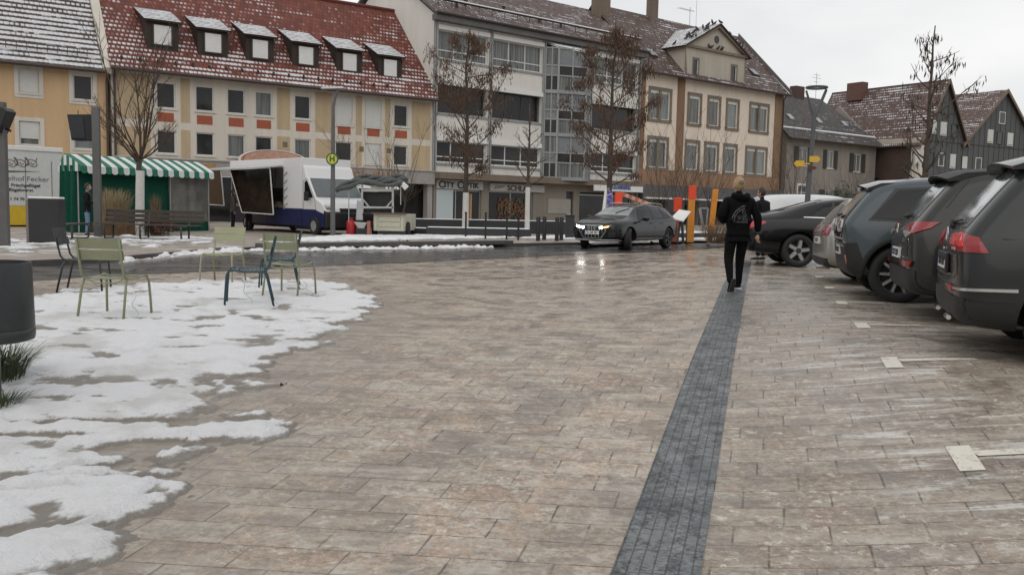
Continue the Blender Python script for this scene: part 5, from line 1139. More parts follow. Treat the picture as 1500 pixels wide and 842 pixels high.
        for i in range(ns):
            a=2*math.pi*i/ns
            M=Mx@Matrix.Rotation(a,4,'Z')
            if style=='five': q=[(.05,-.035),(.05,.035),(rr-.015,.055),(rr-.015,.0)];q2=[(.05,-.045),(.05,.045),(rr-.01,.075),(rr-.01,-.02)]
            else: q=[(.05,-.014),(.05,.014),(rr-.012,.012),(rr-.012,-.018)]; q2=[(.05,-.02),(.05,.02),(rr-.012,.018),(rr-.012,-.024)]
            b.hexa([M@Vector((x,y,h-.06)) for x,y in q2],[M@Vector((x,y,h-.022)) for x,y in q],m=1)
        b.build('rim',[mat('rim_dark_recess',(.03,.03,.03),.6),rm],wl,world=False,smooth=True)
        return wl
    def hit(s,p,d,off):
        p=Vector(p); d=Vector(d).normalized(); r=s.bvh.ray_cast(p-d*3,d)
        if r[0] is None:
            r=s.bvh.find_nearest(p); 
        n=r[1]
        if n.dot(d)>0: n=-n
        return r[0]+n*off, n
    def patch(s,name,rows,d,m,off=.009,sub=12,parent=None,label=None,skirt=.022):
        """rows of 3D control points, laid on the body along direction d"""
        g=[]
        for i in range(len(rows)-1):
            for a in range(sub if i<len(rows)-2 else sub+1):
                t=a/sub; r0=[Vector(p) for p in rows[i]]; r1=[Vector(p) for p in rows[i+1]]; rw=[p.lerp(q,t) for p,q in zip(r0,r1)]; line=[]
                for k in range(len(rw)-1):
                    for c in range(sub if k<len(rw)-2 else sub+1): line.append(rw[k].lerp(rw[k+1],c/sub))
                g.append(line)
        H=[[s.hit(p,d,off) for p in l] for l in g]; nj,ni=len(g),len(g[0]); b=MB()
        V=[H[j][i][0] for j in range(nj) for i in range(ni)]; Fq=[(j*ni+i,j*ni+i+1,(j+1)*ni+i+1,(j+1)*ni+i) for j in range(nj-1) for i in range(ni-1)]
        per=[(0,i) for i in range(ni)]+[(j,ni-1) for j in range(1,nj)]+[(nj-1,i) for i in range(ni-2,-1,-1)]+[(j,0) for j in range(nj-2,0,-1)]
        o=len(V); V+= [H[j][i][0]-H[j][i][1]*skirt for j,i in per]; L_=len(per)
        for k,(j,i) in enumerate(per):
            j2,i2=per[(k+1)%L_]; Fq.append((j*ni+i,j2*ni+i2,o+(k+1)%L_,o+k))
        b.add(V,Fq); ob=b.build(name,m,parent or s.root,world=False,smooth=True,label=label)
        bm=bmesh.new(); bm.from_mesh(ob.data); bmesh.ops.recalc_face_normals(bm,faces=bm.faces)
        if sum((f.normal.dot(Vector(d)) for f in bm.faces))>0: bmesh.ops.reverse_faces(bm,faces=bm.faces)
        bm.to_mesh(ob.data); bm.free()
        return ob
    def side(s,name,rows,m,sg=-1,**k):        # rows of (x,z)
        if name.endswith('window'):
            pts=[q for r in rows for q in r]; cx=sum(q[0] for q in pts)/len(pts); cz=sum(q[1] for q in pts)/len(pts)
            g=lambda q:(q[0]+(.035 if q[0]>cx else -.035),sg*.9,q[1]+(.028 if q[1]>cz else -.028))
            s.patch('window_seal',[[g(q) for q in r] for r in rows],(0,-sg,0),MBK,off=.005)
        return s.patch(name,[[(x,sg*.9,z) for x,z in r] for r in rows],(0,-sg,0),m,**k)
    def rear(s,name,rows,m,**k): return s.patch(name,[[(0,y,z) for y,z in r] for r in rows],(1,0,0),m,**k)
    def front(s,name,rows,m,**k): return s.patch(name,[[(6,y,z) for y,z in r] for r in rows],(-1,0,0),m,**k)
    def plate(s,txt,z,y=0,fr=False,x=None,lift=.02,w=.52):
        d=(-1,0,0) if fr else (1,0,0); p,n=s.hit((6 if fr else 0,y,z),d,lift); n=Vector((1 if fr else -1,0,.05)).normalized()
        b=MB(); xd=Vector((0,1 if fr else -1,0)); up=n.cross(xd); M=planeM(p,xd,up)
        b.hexa([M@Vector(q) for q in ((-w/2,-.055,-.03),(w/2,-.055,-.03),(w/2,.055,-.03),(-w/2,.055,-.03))],[M@Vector(q) for q in ((-w/2,-.055,0),(w/2,-.055,0),(w/2,.055,0),(-w/2,.055,0))])
        o=b.build('number_plate',MW,s.root,world=False); b=MB(); b.hexa([M@Vector(q) for q in ((-w/2,-.055,.0),(-w/2+.04,-.055,.0),(-w/2+.04,.055,.0),(-w/2,.055,.0))],[M@Vector(q) for q in ((-w/2,-.055,.002),(-w/2+.04,-.055,.002),(-w/2+.04,.055,.002),(-w/2,.055,.002))]); b.build('blue_band',mat('plate_blue',(.02,.05,.3),.5),o,world=False)
        s.txt('plate_text',txt,.095,MBK,o,M@Matrix.Translation((.02,-.002,.001)),1.0)
        return o
    def txt(s,name,t_,size,m,parent,M,scx=1,depth=.002,bold=.003):
        r=ROOTM.pop(parent.name,None); o=text(name,t_,size,m,parent,M,depth,scx=scx,bold=bold); ROOTM[parent.name]=r; ROOTM[o.name]=r; return o
    def bx(s,name,c,size,m,rz=0,parent=None,M=None,bevel=.008):
        b=MB(); b.box(c,size,rz=rz,M=M); return b.build(name,m,parent or s.root,world=False,bevel=bevel)
    def tb(s,name,pts,r,m,parent=None):
        b=MB(); b.tube(pts,r,8); return b.build(name,m,parent or s.root,world=False,smooth=True)
    def mirror(s,x,z,m,sides=(-1,1),w=.93):
        for sg in sides:
            b=MB(); b.lathe([(.0,-.11),(.07,-.1),(.095,-.04),(.095,.05),(.06,.1),(0,.11)],12,M=Matrix.Translation((x,sg*(w+.12),z))@Matrix.Diagonal((.8,1,.75,1))@Matrix.Rotation(R(90),4,'X'),cap=False); b.bar((x,sg*(w-.06),z-.05),(x,sg*(w+.08),z-.03),.07,.04); b.build('wing_mirror',m,s.root,world=False,smooth='all')
    def handles(s,xs_,z,m,sides=(-1,)):
        for sg in sides:
            for x in xs_:
                p,n=s.hit((x,sg*.9,z),(0,-sg,0),.02); b=MB(); b.tube([p+Vector((-.11,0,0))-n*.02,p+Vector((-.08,0,0))+n*.015,p+Vector((.08,0,0))+n*.015,p+Vector((.11,0,0))-n*.02],.013,6); b.build('door_handle',m,s.root,world=False,smooth=True)
    def seam(s,pts,d,m=None,w=.006,name='panel_gap'):
        P_=[s.hit(p,d,.0015)[0] for a,c in zip(pts,pts[1:]) for p in [Vector(a).lerp(Vector(c),t/5) for t in range(6)]]; b=MB(); b.tube(P_,w*.5,4); return b.build(name,m or MBK,s.root,world=False)
SUV=[(.07,.40,.05,.98,.50,1.55,.66,.66,.50),(.09,.33,.10,.99,.58,1.60,.84,.82,.57),(.22,.27,.30,1.0,.80,1.645,.90,.885,.62),(.7,.25,.85,1.0,1.15,1.665,.905,.9,.64),(1.4,.24,1.5,.99,1.6,1.68,.905,.9,.65),(2.1,.24,2.1,.97,2.15,1.67,.905,.895,.65),
     (2.8,.24,2.8,.955,2.6,1.63,.905,.885,.63),(3.15,.24,3.2,.95,2.95,1.5,.905,.88,.6),(3.45,.24,3.45,.95,3.42,1.10,.9,.87,.66),(3.9,.25,3.9,.93,3.9,1.03,.89,.85,.66),(4.25,.28,4.25,.86,4.22,.95,.84,.78,.6),(4.4,.34,4.42,.78,4.38,.85,.68,.62,.45)]
def scaled(r,sx=1,sz=1,sw=1,wtop=1): return [(a*sx,b*sz,c*sx,d*sz,e*sx,f*sz,g*sw,h*sw,i*sw*wtop) for a,b,c,d,e,f,g,h,i in r]
PK='row of parked cars seen from behind'
Q=(1,1,0)
# ---- nearest dark grey SUV with bright tail lamps
PG=paint('paint_anthracite',(.022,.024,.024),.1,.3); CLAD=mat('cladding_black',(.017,.017,.017),.6,var=.2)
c=Car('parked_car','nearest dark grey parked SUV with bright red split tail lamps at the right edge','car',(3.84,8.02,.10),R(-20),SUV,PG,(.9,3.58),.36,scale=1.05)
gl_rear=[[(-.60,1.06),(-.3,1.05),(.3,1.05),(.60,1.06)],[(-.56,1.22),(-.3,1.23),(.3,1.23),(.56,1.22)],[(-.50,1.47),(-.25,1.50),(.25,1.50),(.50,1.47)]]
c.rear('rear_window',gl_rear,MGR)
for sg in (-1,1):
    c.side('quarter_window',[[(.6,1.1),(1.18,1.08)],[(.92,1.47),(1.28,1.5)]],MGL,sg); c.side('side_window',[[(1.24,1.08),(2.05,1.06)],[(1.34,1.5),(2.06,1.52)]],MGL,sg); c.side('side_window',[[(2.12,1.06),(2.95,1.04)],[(2.12,1.52),(2.62,1.5)]],MGL,sg)
tl=c.patch('tail_lamp',[[(0,-.36,.90),(0,-.58,.875),(.05,-.84,.872),(.22,-.92,.87)],[(0,-.36,.955),(0,-.58,.945),(.05,-.84,.94),(.17,-.92,.925)],[(0,-.37,1.005),(0,-.58,1.01),(.05,-.82,1.005),(.10,-.92,.985)]],Q,MRED,off=.012)
c.patch('bright_element',[[(0,-.49,.92),(0,-.53,.92)],[(0,-.44,1.0),(0,-.48,1.0)]],Q,MREDL,off=.016,parent=tl); c.patch('bright_element',[[(0,-.58,.92),(0,-.62,.92)],[(0,-.53,1.005),(0,-.57,1.005)]],Q,MREDL,off=.016,parent=tl)
c.patch('bright_element',[[(0,-.72,.915),(.02,-.88,.915)],[(0,-.66,1.015),(.0,-.78,1.015)]],Q,MREDL,off=.016,parent=tl); c.patch('reverse_lamp',[[(0,-.56,.885),(0,-.72,.88)],[(0,-.56,.905),(0,-.72,.905)]],Q,mat('lamp_pink',(.6,.35,.33),.3),off=.016,parent=tl)
c.patch('clear_element',[[(0,-.385,.93),(0,-.45,.93)],[(0,-.385,.965),(0,-.45,.965)]],Q,mat('lamp_dim',(.35,.12,.1),.3),off=.016,parent=tl)
c.patch('tail_lamp',[[(0,.36,.90),(0,.62,.875),(.05,.84,.87)],[(0,.36,1.03),(0,.62,1.03),(.05,.84,1.0)]],(1,-1,0),MRED,off=.012)
c.bx('plate_recess',(.045,0,.76),(.03,.62,.17),MBK); c.plate('SHA 4446',.77,lift=.03)
c.rear('bumper_cladding',[[(-.82,.30),(0,.28),(.82,.30)],[(-.84,.52),(0,.52),(.84,.52)]],CLAD,off=.012); 
for sg in (-1,1):
    c.side('sill_cladding',[[(.03,.30),(.5,.28)],[(.0,.5),(.46,.5)]],CLAD,sg,off=.012); c.side('sill_cladding',[[(1.35,.27),(3.15,.27)],[(1.35,.42),(3.15,.42)]],CLAD,sg,off=.012)
c.patch('chrome_strip',[[(0,-.30,.575),(0,-.5,.57),(.05,-.86,.575),(.45,-.93,.585)],[(0,-.30,.595),(0,-.5,.59),(.05,-.86,.595),(.45,-.93,.61)]],Q,MCHR,off=.02); c.rear('reflector',[[(-.62,.555),(-.38,.555)],[(-.62,.595),(-.38,.6)]],mat('reflector_red',(.3,.03,.03),.25),off=.026)
c.rear('chrome_trim',[[(-.22,.665),(.22,.665)],[(-.22,.675),(.22,.675)]],MCHR,off=.02)
def ringbadge(c,r,z,fr=False,y=0,w=.008):
    d=(-1,0,0) if fr else (1,0,0); p,n=c.hit((6 if fr else 0,y,z),d,.012); sgn=1 if fr else -1
    b=MB(); b.tube([p+Vector((0,math.cos(t)*r,math.sin(t)*r)) for t in [6.283*i/20 for i in range(21)]],w,6,cap=False); return b,p
b,p=ringbadge(c,.058,.985); 
for q in (((-.035,.04),(-.012,-.05)),((-.012,-.05),(.0,-.005)),((.0,-.005),(.012,-.05)),((.012,-.05),(.035,.04))): b.bar(p+Vector((0,*q[0])),p+Vector((0,*q[1])),.009)
b.build('badge',MCHR,c.root,world=False,smooth=True)
p,n=c.hit((0,.05,.865),(1,0,0),.01); c.txt('lettering','TDI',.05,MCHR,c.root,planeM(p,(0,-1,0),(0,0,1)))
c.seam([(0,-.34,.84),(0,-.66,.84),(0,-.70,.70),(0,-.55,.655),(0,0,.65),(0,.6,.655)],(1,0,0)); c.seam([(0,-.7,.61),(0,0,.6),(0,.7,.61)],(1,0,0)); c.seam([(1.2,-.9,.5),(1.2,-.9,1.03)],(0,1,0)); c.seam([(2.08,-.9,.3),(2.08,-.9,1.03)],(0,1,0)); c.seam([(0.35,-.9,.98),(3.3,-.9,.93)],(0,1,0),w=.01)
c.patch('spoiler',[[(0,-.55,1.50),(0,0,1.54),(0,.55,1.50)],[(0,-.54,1.6),(0,0,1.64),(0,.54,1.6)]],(1,0,0),CLAD,off=.0)
def spoiler(c,x0,x1,z0,z1,hw,m,drop=.07):
    b=MB(); pts=[]
    for y in (-hw,-hw*.9,-hw*.5,0,hw*.5,hw*.9,hw):
        k=1-abs(y/hw)**3*.5; zz=-.05*abs(y/hw)**2
        pts.append([(x0+.06*abs(y/hw)**3,y,z0+zz-.01),(x0+.02+.06*abs(y/hw)**3,y,z0-.035+zz),(x1,y,z1-drop+zz),(x1,y,z1+zz),(lerp(x0,x1,.5),y,lerp(z0,z1,.62)+.012+zz)])
    V=[p for r in pts for p in r]; Fq=[(i*5+k,i*5+(k+1)%5,(i+1)*5+(k+1)%5,(i+1)*5+k) for i in range(6) for k in range(5)]+[(4,3,2,1,0),(30,31,32,33,34)]
    b.add(V,Fq); return b.build('roof_spoiler',m,c.root,world=False,smooth=True)
spoiler(c,.36,.85,1.60,1.665,.60,PG)
b=MB(); b.tube([c.hit((0,.10,1.07),(1,0,0),.03)[0],c.hit((0,-.02,1.085),(1,0,0),.035)[0],c.hit((0,-.33,1.10),(1,0,0),.03)[0]],[.02,.016,.009],8); b.tube([c.hit((0,.12,1.06),(1,0,0),.0)[0],c.hit((0,.0,1.075),(1,0,0),.035)[0]],[.035,.03],8); b.build('rear_wiper',MBK,c.root,world=False,smooth=True)
for sg in (-1,1): c.tb('roof_rail',[(.85,sg*.6,1.63),(1.0,sg*.61,1.69),(1.8,sg*.63,1.715),(2.5,sg*.62,1.69),(2.7,sg*.6,1.63)],.018,MCHR)
c.handles((1.42,2.3),.9,PG,(-1,)); c.mirror(2.95,1.05,PG)
for sg in (-1,1): c.tb('exhaust_trim',[(.06,sg*.5,.33),(.06,sg*.3,.33)],.02,MCHR)
# ---- second SUV, curved lamps, star-like badge
P2=paint('paint_dark_pewter',(.028,.028,.025),.1,.3)
S2=scaled(SUV,.985,.985,.99); 
c=Car('parked_car','dark brownish grey parked SUV with curved pointed tail lamps, second from the right edge','car',(4.45,10.42,.14),R(-16),S2,P2,(.88,3.52),.35,scale=1.04)
c.rear('rear_window',[[(-.56,1.10),(0,1.06),(.56,1.10)],[(-.48,1.44),(0,1.47),(.48,1.44)]],MGR)
for sg in (-1,1):
    c.side('quarter_window',[[(.9,1.22),(1.16,1.1)],[(1.02,1.38),(1.26,1.47)]],MGL,sg); c.side('side_window',[[(1.22,1.08),(2.02,1.05)],[(1.32,1.47),(2.03,1.5)]],MGL,sg); c.side('side_window',[[(2.1,1.05),(2.9,1.03)],[(2.1,1.5),(2.6,1.48)]],MGL,sg)
for sg in (-1,1):
    q=(1,-sg,0)
    o=c.patch('tail_lamp',[[(0,sg*.36,.985),(0,sg*.58,.945),(.05,sg*.82,.93),(.16,sg*.92,.99)],[(0,sg*.34,1.0),(0,sg*.56,1.0),(.05,sg*.82,1.0),(.2,sg*.92,1.025)],[(0,sg*.36,1.01),(0,sg*.58,1.04),(.05,sg*.82,1.05),(.24,sg*.92,1.05)]],q,MRED,off=.012)
    c.patch('clear_wedge',[[(0,sg*.44,.945),(0,sg*.66,.88)],[(0,sg*.44,.955),(.05,sg*.8,.94)]],q,mat('lamp_silver',(.45,.42,.42),.25,.3),off=.017,parent=o)
c.plate('CW H 200',.71,lift=.03); b,p=ringbadge(c,.05,.965,y=.12); b.build('badge',MCHR,c.root,world=False,smooth=True)
p,n=c.hit((0,.1,.965),(1,0,0),.01)
for i,(yy,zz) in enumerate(((-.38,.86),(-.38,.84),(-.42,.865),(-.42,.845))): c.bx('badge_chip',tuple(c.hit((0,yy,zz),(1,0,0),.006)[0]),(.004,.03,.016),MCHR,bevel=0)
p,n=c.hit((0,-.28,.765),(1,0,0),.008); c.txt('lettering','Tucson',.06,MCHR,c.root,planeM(p,(0,-1,0),(0,0,1)))
c.rear('bumper_cladding',[[(-.82,.30),(0,.27),(.82,.30)],[(-.84,.55),(0,.56),(.84,.55)]],CLAD,off=.012); c.rear('bumper_upper',[[(-.8,.6),(0,.6),(.8,.6)],[(-.8,.64),(0,.66),(.8,.64)]],P2,off=.03)
for sg in (-1,1): c.patch('reflector',[[(0,sg*.5,.58),(.02,sg*.82,.585)],[(0,sg*.46,.64),(.02,sg*.86,.645)]],(1,-sg*.4,0),MRED,off=.034)
c.rear('tailgate_recess',[[(-.62,.68),(.62,.68)],[(-.66,.80),(.66,.80)]],MBK,off=.004)
spoiler(c,.36,.85,1.565,1.64,.56,CLAD); c.tb('roof_rail',[(.85,-.6,1.61),(1.0,-.61,1.67),(1.8,-.63,1.69),(2.5,-.62,1.67)],.018,MCHR)
c.seam([(0,-.36,.93),(0,-.62,.88),(0,-.60,.72)],(1,0,0)); c.seam([(.4,-.9,1.2),(.62,-.9,1.5)],(0,1,0),w=.012)
b=MB(); b.tube([c.hit((0,.10,1.09),(1,0,0),.03)[0],c.hit((0,-.3,1.12),(1,0,0),.03)[0]],[.022,.009],8); b.build('rear_wiper',MBK,c.root,world=False,smooth=True)
b=MB(); b.hexa([(1.0,-.03,1.66),(1.25,-.03,1.66),(1.25,.03,1.66),(1.0,.03,1.66)],[(1.0,-.01,1.73),(1.06,-.01,1.73),(1.06,.01,1.73),(1.0,.01,1.73)]); b.build('shark_fin_aerial',MBK,c.root,world=False)
# ---- blue grey compact with black tail
P3=paint('paint_blue_grey',(.06,.077,.086),.05,.32,.15); MBGL=mat('gloss_black',(.012,.012,.013),.12,coat=.4)
I3=[(.10,.42,.02,1.0,.38,1.46,.62,.64,.52),(.12,.34,.06,1.0,.46,1.50,.80,.80,.58),(.25,.28,.22,1.0,.68,1.55,.87,.86,.62),(.6,.26,.7,1.0,1.0,1.585,.885,.88,.64),(1.3,.25,1.3,.98,1.4,1.6,.89,.885,.65),(2.0,.25,2.0,.95,2.0,1.59,.89,.88,.64),(2.6,.25,2.6,.95,2.4,1.53,.885,.87,.6),(3.0,.25,3.05,.97,2.95,1.25,.88,.85,.62),(3.4,.27,3.4,.93,3.38,1.03,.86,.82,.62),(3.75,.3,3.75,.82,3.72,.92,.78,.74,.55),(3.92,.38,3.94,.72,3.9,.8,.6,.6,.42)]
c=Car('parked_car','blue grey parked compact car with black tailgate and thin ten spoke wheels','car',(4.60,12.75,.14),R(-15),I3,P3,(.72,3.28),.36,scale=1.06,tw=.18,rim='ten',half=.8)
for sg in (-1,1):
    c.side('side_window',[[(.36,1.05),(1.5,1.03)],[(.68,1.40),(1.55,1.46)]],MGL,sg); c.side('side_window',[[(1.56,1.03),(2.62,1.0)],[(1.6,1.46),(2.35,1.43)]],MGL,sg)
    c.side('arch_trim',[[(.26,.62),(.5,.86),(.72,.92),(.98,.84),(1.2,.6)],[(.12,.7),(.42,.98-.06),(.72,1.0),(1.05,.92),(1.33,.62)]],CLAD,sg,off=.01) if False else None
c.rear('black_tailgate',[[(-.70,.74),(0,.72),(.70,.74)],[(-.66,1.0),(0,1.0),(.66,1.0)],[(-.50,1.42),(0,1.44),(.5,1.42)]],MBGL,off=.008,sub=12)
c.rear('rear_window',[[(-.52,1.08),(0,1.06),(.52,1.08)],[(-.46,1.38),(0,1.41),(.46,1.38)]],MGR,off=.014)
for sg in (-1,1):
    pts=[(sg*.40,.88),(sg*.62,.89),(sg*.645,.93),(sg*.625,1.0),(sg*.43,1.01),(sg*.39,.95),(sg*.40,.88)]
    P_=[c.hit((0,*q),(1,0,0),.02)[0] for q in pts]; b=MB(); b.tube(P_,.017,6); b.build('tail_lamp',mat('lamp_u_silver',(.45,.42,.42),.3,.2),c.root,world=False,smooth=True)
    c.patch('rear_reflector',[[(0,sg*.74,.47),(0,sg*.80,.47)],[(0,sg*.72,.58),(0,sg*.80,.58)]],(1,-sg*.5,0),MRED,off=.014)
    c.patch('corner_panel',[[(0,sg*.60,.36),(.3,sg*.93,.34)],[(0,sg*.62,.72),(.12,sg*.93,.74)]],(1,-sg*.9,0),CLAD,off=.009,sub=12)
c.rear('bumper_cladding',[[(-.72,.32),(0,.30),(.72,.32)],[(-.74,.70),(0,.70),(.74,.70)]],CLAD,off=.012)
c.rear('blue_trim_line',[[(-.62,.775),(.62,.775)],[(-.62,.787),(.62,.787)]],MSTEEL,off=.022); c.rear('lower_trim_line',[[(-.66,.685),(.66,.685)],[(-.66,.70),(.66,.70)]],MSTEEL,off=.024)
c.plate('TUT BM 3E',.63,lift=.03); b,p=ringbadge(c,.045,.98); b.build('badge',MCHR,c.root,world=False,smooth=True); p,n=c.hit((0,-.5,.82),(1,0,0),.02); c.txt('lettering','i3s',.07,MCHR,c.root,planeM(p,(0,-1,0),(0,0,1)))
spoiler(c,.26,.72,1.49,1.56,.55,MBGL)
pa=[(x,-.9,z) for x,z in ((1.02,.87),(1.02,.95),(1.13,.96),(1.15,.93),(1.15,.83),(1.12,.8),(1.04,.81),(1.02,.87))]; c.seam(pa,(0,1,0),name='filler_flap_gap')
c.side('sill_cladding',[[(1.22,.28),(2.8,.28)],[(1.22,.4),(2.8,.4)]],CLAD,-1,off=.01)
# rounded wheel arch trim
for sg in (-1,1):
    P_=[c.hit((.72+.44*math.cos(t),sg*.9,.36+.44*math.sin(t)),(0,-sg,0),.004)[0] for t in [R(-5+190*i/18) for i in range(19)]]; b=MB(); b.tube(P_,.035,6); b.build('wheel_arch_trim',CLAD,c.root,world=False,smooth=True)
c.tb('roof_aerial',[(.95,0,1.575),(.80,0,1.72)],.012,MBK)
b=MB(); b.tube([c.hit((0,.02,1.06),(1,0,0),.04)[0],c.hit((0,-.3,1.08),(1,0,0),.035)[0]],[.022,.008],8); b.build('rear_wiper',MBK,c.root,world=False,smooth=True)
# ---- silver car between
P4=paint('paint_champagne',(.33,.315,.29),.45,.35,.3)
c=Car('parked_car','silver beige parked hatchback squeezed behind the black saloon','car',(5.2,15.35,.15),R(-11),scaled(SUV,.95,.88,.97),P4,(.85,3.4),.32)
c.rear('rear_window',[[(-.56,.98),(0,.97),(.56,.98)],[(-.48,1.28),(0,1.31),(.48,1.28)]],MGR)
for sg in (-1,1):
    c.patch('tail_lamp',[[(0,sg*.42,.80),(0,sg*.62,.79),(.05,sg*.84,.80)],[(0,sg*.40,.94),(0,sg*.62,.95),(.05,sg*.86,.93)]],(1,-sg,0),mat('lamp_deep_red',(.22,.01,.03),.15,coat=.5),off=.014)
    c.side('side_window',[[(1.1,.95),(1.95,.93)],[(1.25,1.3),(1.96,1.34)]],MGL,sg); c.side('side_window',[[(2.03,.93),(2.8,.91)],[(2.03,1.34),(2.5,1.31)]],MGL,sg)
c.plate('VS K 81',.70,lift=.02); c.rear('bumper_cladding',[[(-.76,.28),(0,.26),(.76,.28)],[(-.8,.42),(0,.42),(.8,.42)]],CLAD,off=.012); c.tb('exhaust_pipe',[(-.02,-.55,.27),(.2,-.55,.27)],.035,MSTEEL); c.rear('chrome_trim',[[(-.4,.83),(.4,.83)],[(-.4,.85),(.4,.85)]],MCHR,off=.015)
# ---- black saloon
SAL=[(.08,.38,.03,.93,.10,1.0,.66,.64,.50),(.10,.31,.06,.95,.16,1.04,.84,.82,.6),(.3,.26,.3,.97,.42,1.08,.89,.87,.62),(.7,.24,.75,.98,.72,1.12,.905,.885,.62),(1.1,.23,1.15,.975,1.22,1.27,.905,.885,.56),(1.6,.23,1.6,.965,1.7,1.405,.905,.885,.58),(2.2,.23,2.2,.95,2.3,1.44,.905,.885,.6),(2.8,.23,2.8,.94,2.8,1.40,.905,.88,.58),(3.2,.23,3.25,.93,3.25,1.23,.905,.87,.58),(3.6,.23,3.65,.93,3.6,1.03,.9,.86,.66),(4.1,.25,4.1,.88,4.1,.97,.89,.84,.66),(4.5,.28,4.5,.8,4.48,.88,.84,.78,.6),(4.68,.34,4.7,.7,4.66,.78,.68,.64,.45)]
P5=paint('paint_black',(.003,.003,.004),.0,.2,.06)
c=Car('parked_car','black parked saloon with rounded red tail lamp and five spoke wheels beside the walking person','car',(5.0,19.95,.15),R(-5),SAL,P5,(1.12,3.9),.335,scale=1.05)
c.patch('rear_window',[[(.78,-.5,1.10),(.78,0,1.10),(.78,.5,1.10)],[(1.5,-.48,1.38),(1.5,0,1.38),(1.5,.48,1.38)]],(.5,0,-1),MGL,sub=12)
for sg in (-1,1):
    c.side('quarter_window',[[(1.28,1.04),(1.72,1.02)],[(1.62,1.26),(1.8,1.32)]],MGL,sg); c.side('side_window',[[(1.78,1.02),(2.45,1.01)],[(1.86,1.32),(2.46,1.36)]],MGL,sg); c.side('side_window',[[(2.52,1.01),(3.35,1.0)],[(2.52,1.36),(2.95,1.32)]],MGL,sg)
    c.side('chrome_line',[[(1.2,1.0),(3.3,.975)],[(1.2,1.018),(3.3,.993)]],MCHR,sg,off=.012)
    c.patch('tail_lamp',[[(0,sg*.42,.78),(0,sg*.66,.74),(.08,sg*.88,.76),(.34,sg*.93,.86)],[(0,sg*.40,.86),(0,sg*.66,.83),(.08,sg*.88,.84),(.40,sg*.93,.895)],[(0,sg*.40,.90),(0,sg*.66,.91),(.08,sg*.88,.915),(.36,sg*.93,.915)]],(1,-sg,0),mat('lamp_crimson',(.5,.015,.03),.15,coat=.5),off=.014)
c.plate('RW A 71',.66,lift=.02); c.handles((2.0,2.75),.86,P5,(-1,)); c.mirror(3.3,1.0,P5)
# ---- white van behind
VANR=[(.05,.38,.03,1.1,.10,1.70,.74,.76,.66),(.08,.30,.06,1.1,.16,1.78,.86,.86,.72),(.3,.26,.3,1.1,.4,1.84,.9,.9,.76),(.9,.25,.9,1.1,1.0,1.87,.905,.905,.77),(1.8,.25,1.8,1.08,1.8,1.88,.905,.905,.77),(2.6,.25,2.6,1.05,2.5,1.86,.905,.9,.76),(3.0,.25,3.05,1.03,2.95,1.72,.9,.89,.7),(3.4,.25,3.45,1.02,3.45,1.25,.9,.87,.66),(3.9,.27,3.9,.95,3.9,1.08,.87,.83,.62),(4.3,.32,4.32,.8,4.28,.9,.74,.7,.5)]
c=Car('parked_car','white compact van parked behind the black saloon and the man in a dark jacket','van',(7.4,27.6,.0),R(3),VANR,paint('paint_white',(.68,.69,.7),.0,.35,.2),(.85,3.5),.33)
for sg in (-1,1):
    c.side('side_window',[[(.5,1.15),(1.6,1.14)],[(.56,1.6),(1.6,1.62)]],MGL,sg) if sg>0 else None
    c.side('side_window',[[(2.1,1.12),(3.1,1.1)],[(2.1,1.64),(2.75,1.6)]],MGL,sg)
c.rear('rear_window',[[(-.6,1.15),(.6,1.15)],[(-.56,1.58),(.56,1.58)]],MGR); c.mirror(3.05,1.2,MBK)
# ---- moving black estate with its lamps on
EST=[(.10,.40,.05,.93,.45,1.36,.66,.66,.48),(.12,.33,.10,.94,.55,1.40,.84,.83,.54),(.3,.27,.3,.96,.8,1.445,.9,.885,.58),(.8,.26,.85,.965,1.2,1.475,.91,.895,.6),(1.5,.25,1.5,.955,1.6,1.49,.915,.9,.6),(2.2,.25,2.2,.94,2.2,1.48,.915,.895,.6),(2.75,.25,2.75,.93,2.75,1.42,.91,.885,.57),(3.1,.25,3.15,.93,3.15,1.24,.91,.88,.57),(3.5,.25,3.52,.925,3.5,1.04,.905,.87,.66),(4.0,.26,4.0,.9,4.0,1.0,.895,.86,.68),(4.4,.28,4.42,.84,4.4,.93,.86,.81,.62),(4.66,.34,4.70,.74,4.66,.82,.72,.68,.5)]
a0=at(919,367,0); a1=at(975,362.7,0); hd=math.atan2(-.82,-.57); fx=Vector((math.cos(hd),math.sin(hd),0)); lf=Vector((-fx.y,fx.x,0))
fw=a0.lerp(a1,.5)      # between the near wheels
o0=fw-fx*2.32-lf*.8
P6=paint('paint_green_black',(.006,.008,.008),.05,.22,.12); MLIT=mat('headlamp_lit',(1,.97,.9),.3,emit=30); MIND=mat('indicator_lit',(1,.5,.16),.3,emit=1.6)
c=Car('moving_car','black estate car with lit headlamps driving past on the road','car',(o0.x,o0.y,0.006),hd,EST,P6,(.92,3.74),.35,steer=R(24),rimm=mat('rim_dark',(.05,.05,.055),.4,.6))
for sg in (-1,1):
    c.side('quarter_window',[[(.62,1.06),(1.2,1.02)],[(.86,1.3),(1.26,1.37)]],MGL,sg); c.side('side_window',[[(1.27,1.02),(2.02,1.0)],[(1.34,1.37),(2.03,1.41)]],MGL,sg); c.side('side_window',[[(2.1,1.0),(3.1,.98)],[(2.1,1.41),(2.7,1.36)]],MGL,sg)
    c.side('sill_trim',[[(1.35,.3),(3.3,.3)],[(1.35,.36),(3.3,.38)]],MSTEEL,sg,off=.012); c.tb('roof_rail',[(.8,sg*.57,1.42),(1.0,sg*.585,1.49),(1.8,sg*.60,1.52),(2.5,sg*.59,1.49)],.014,MCHR)
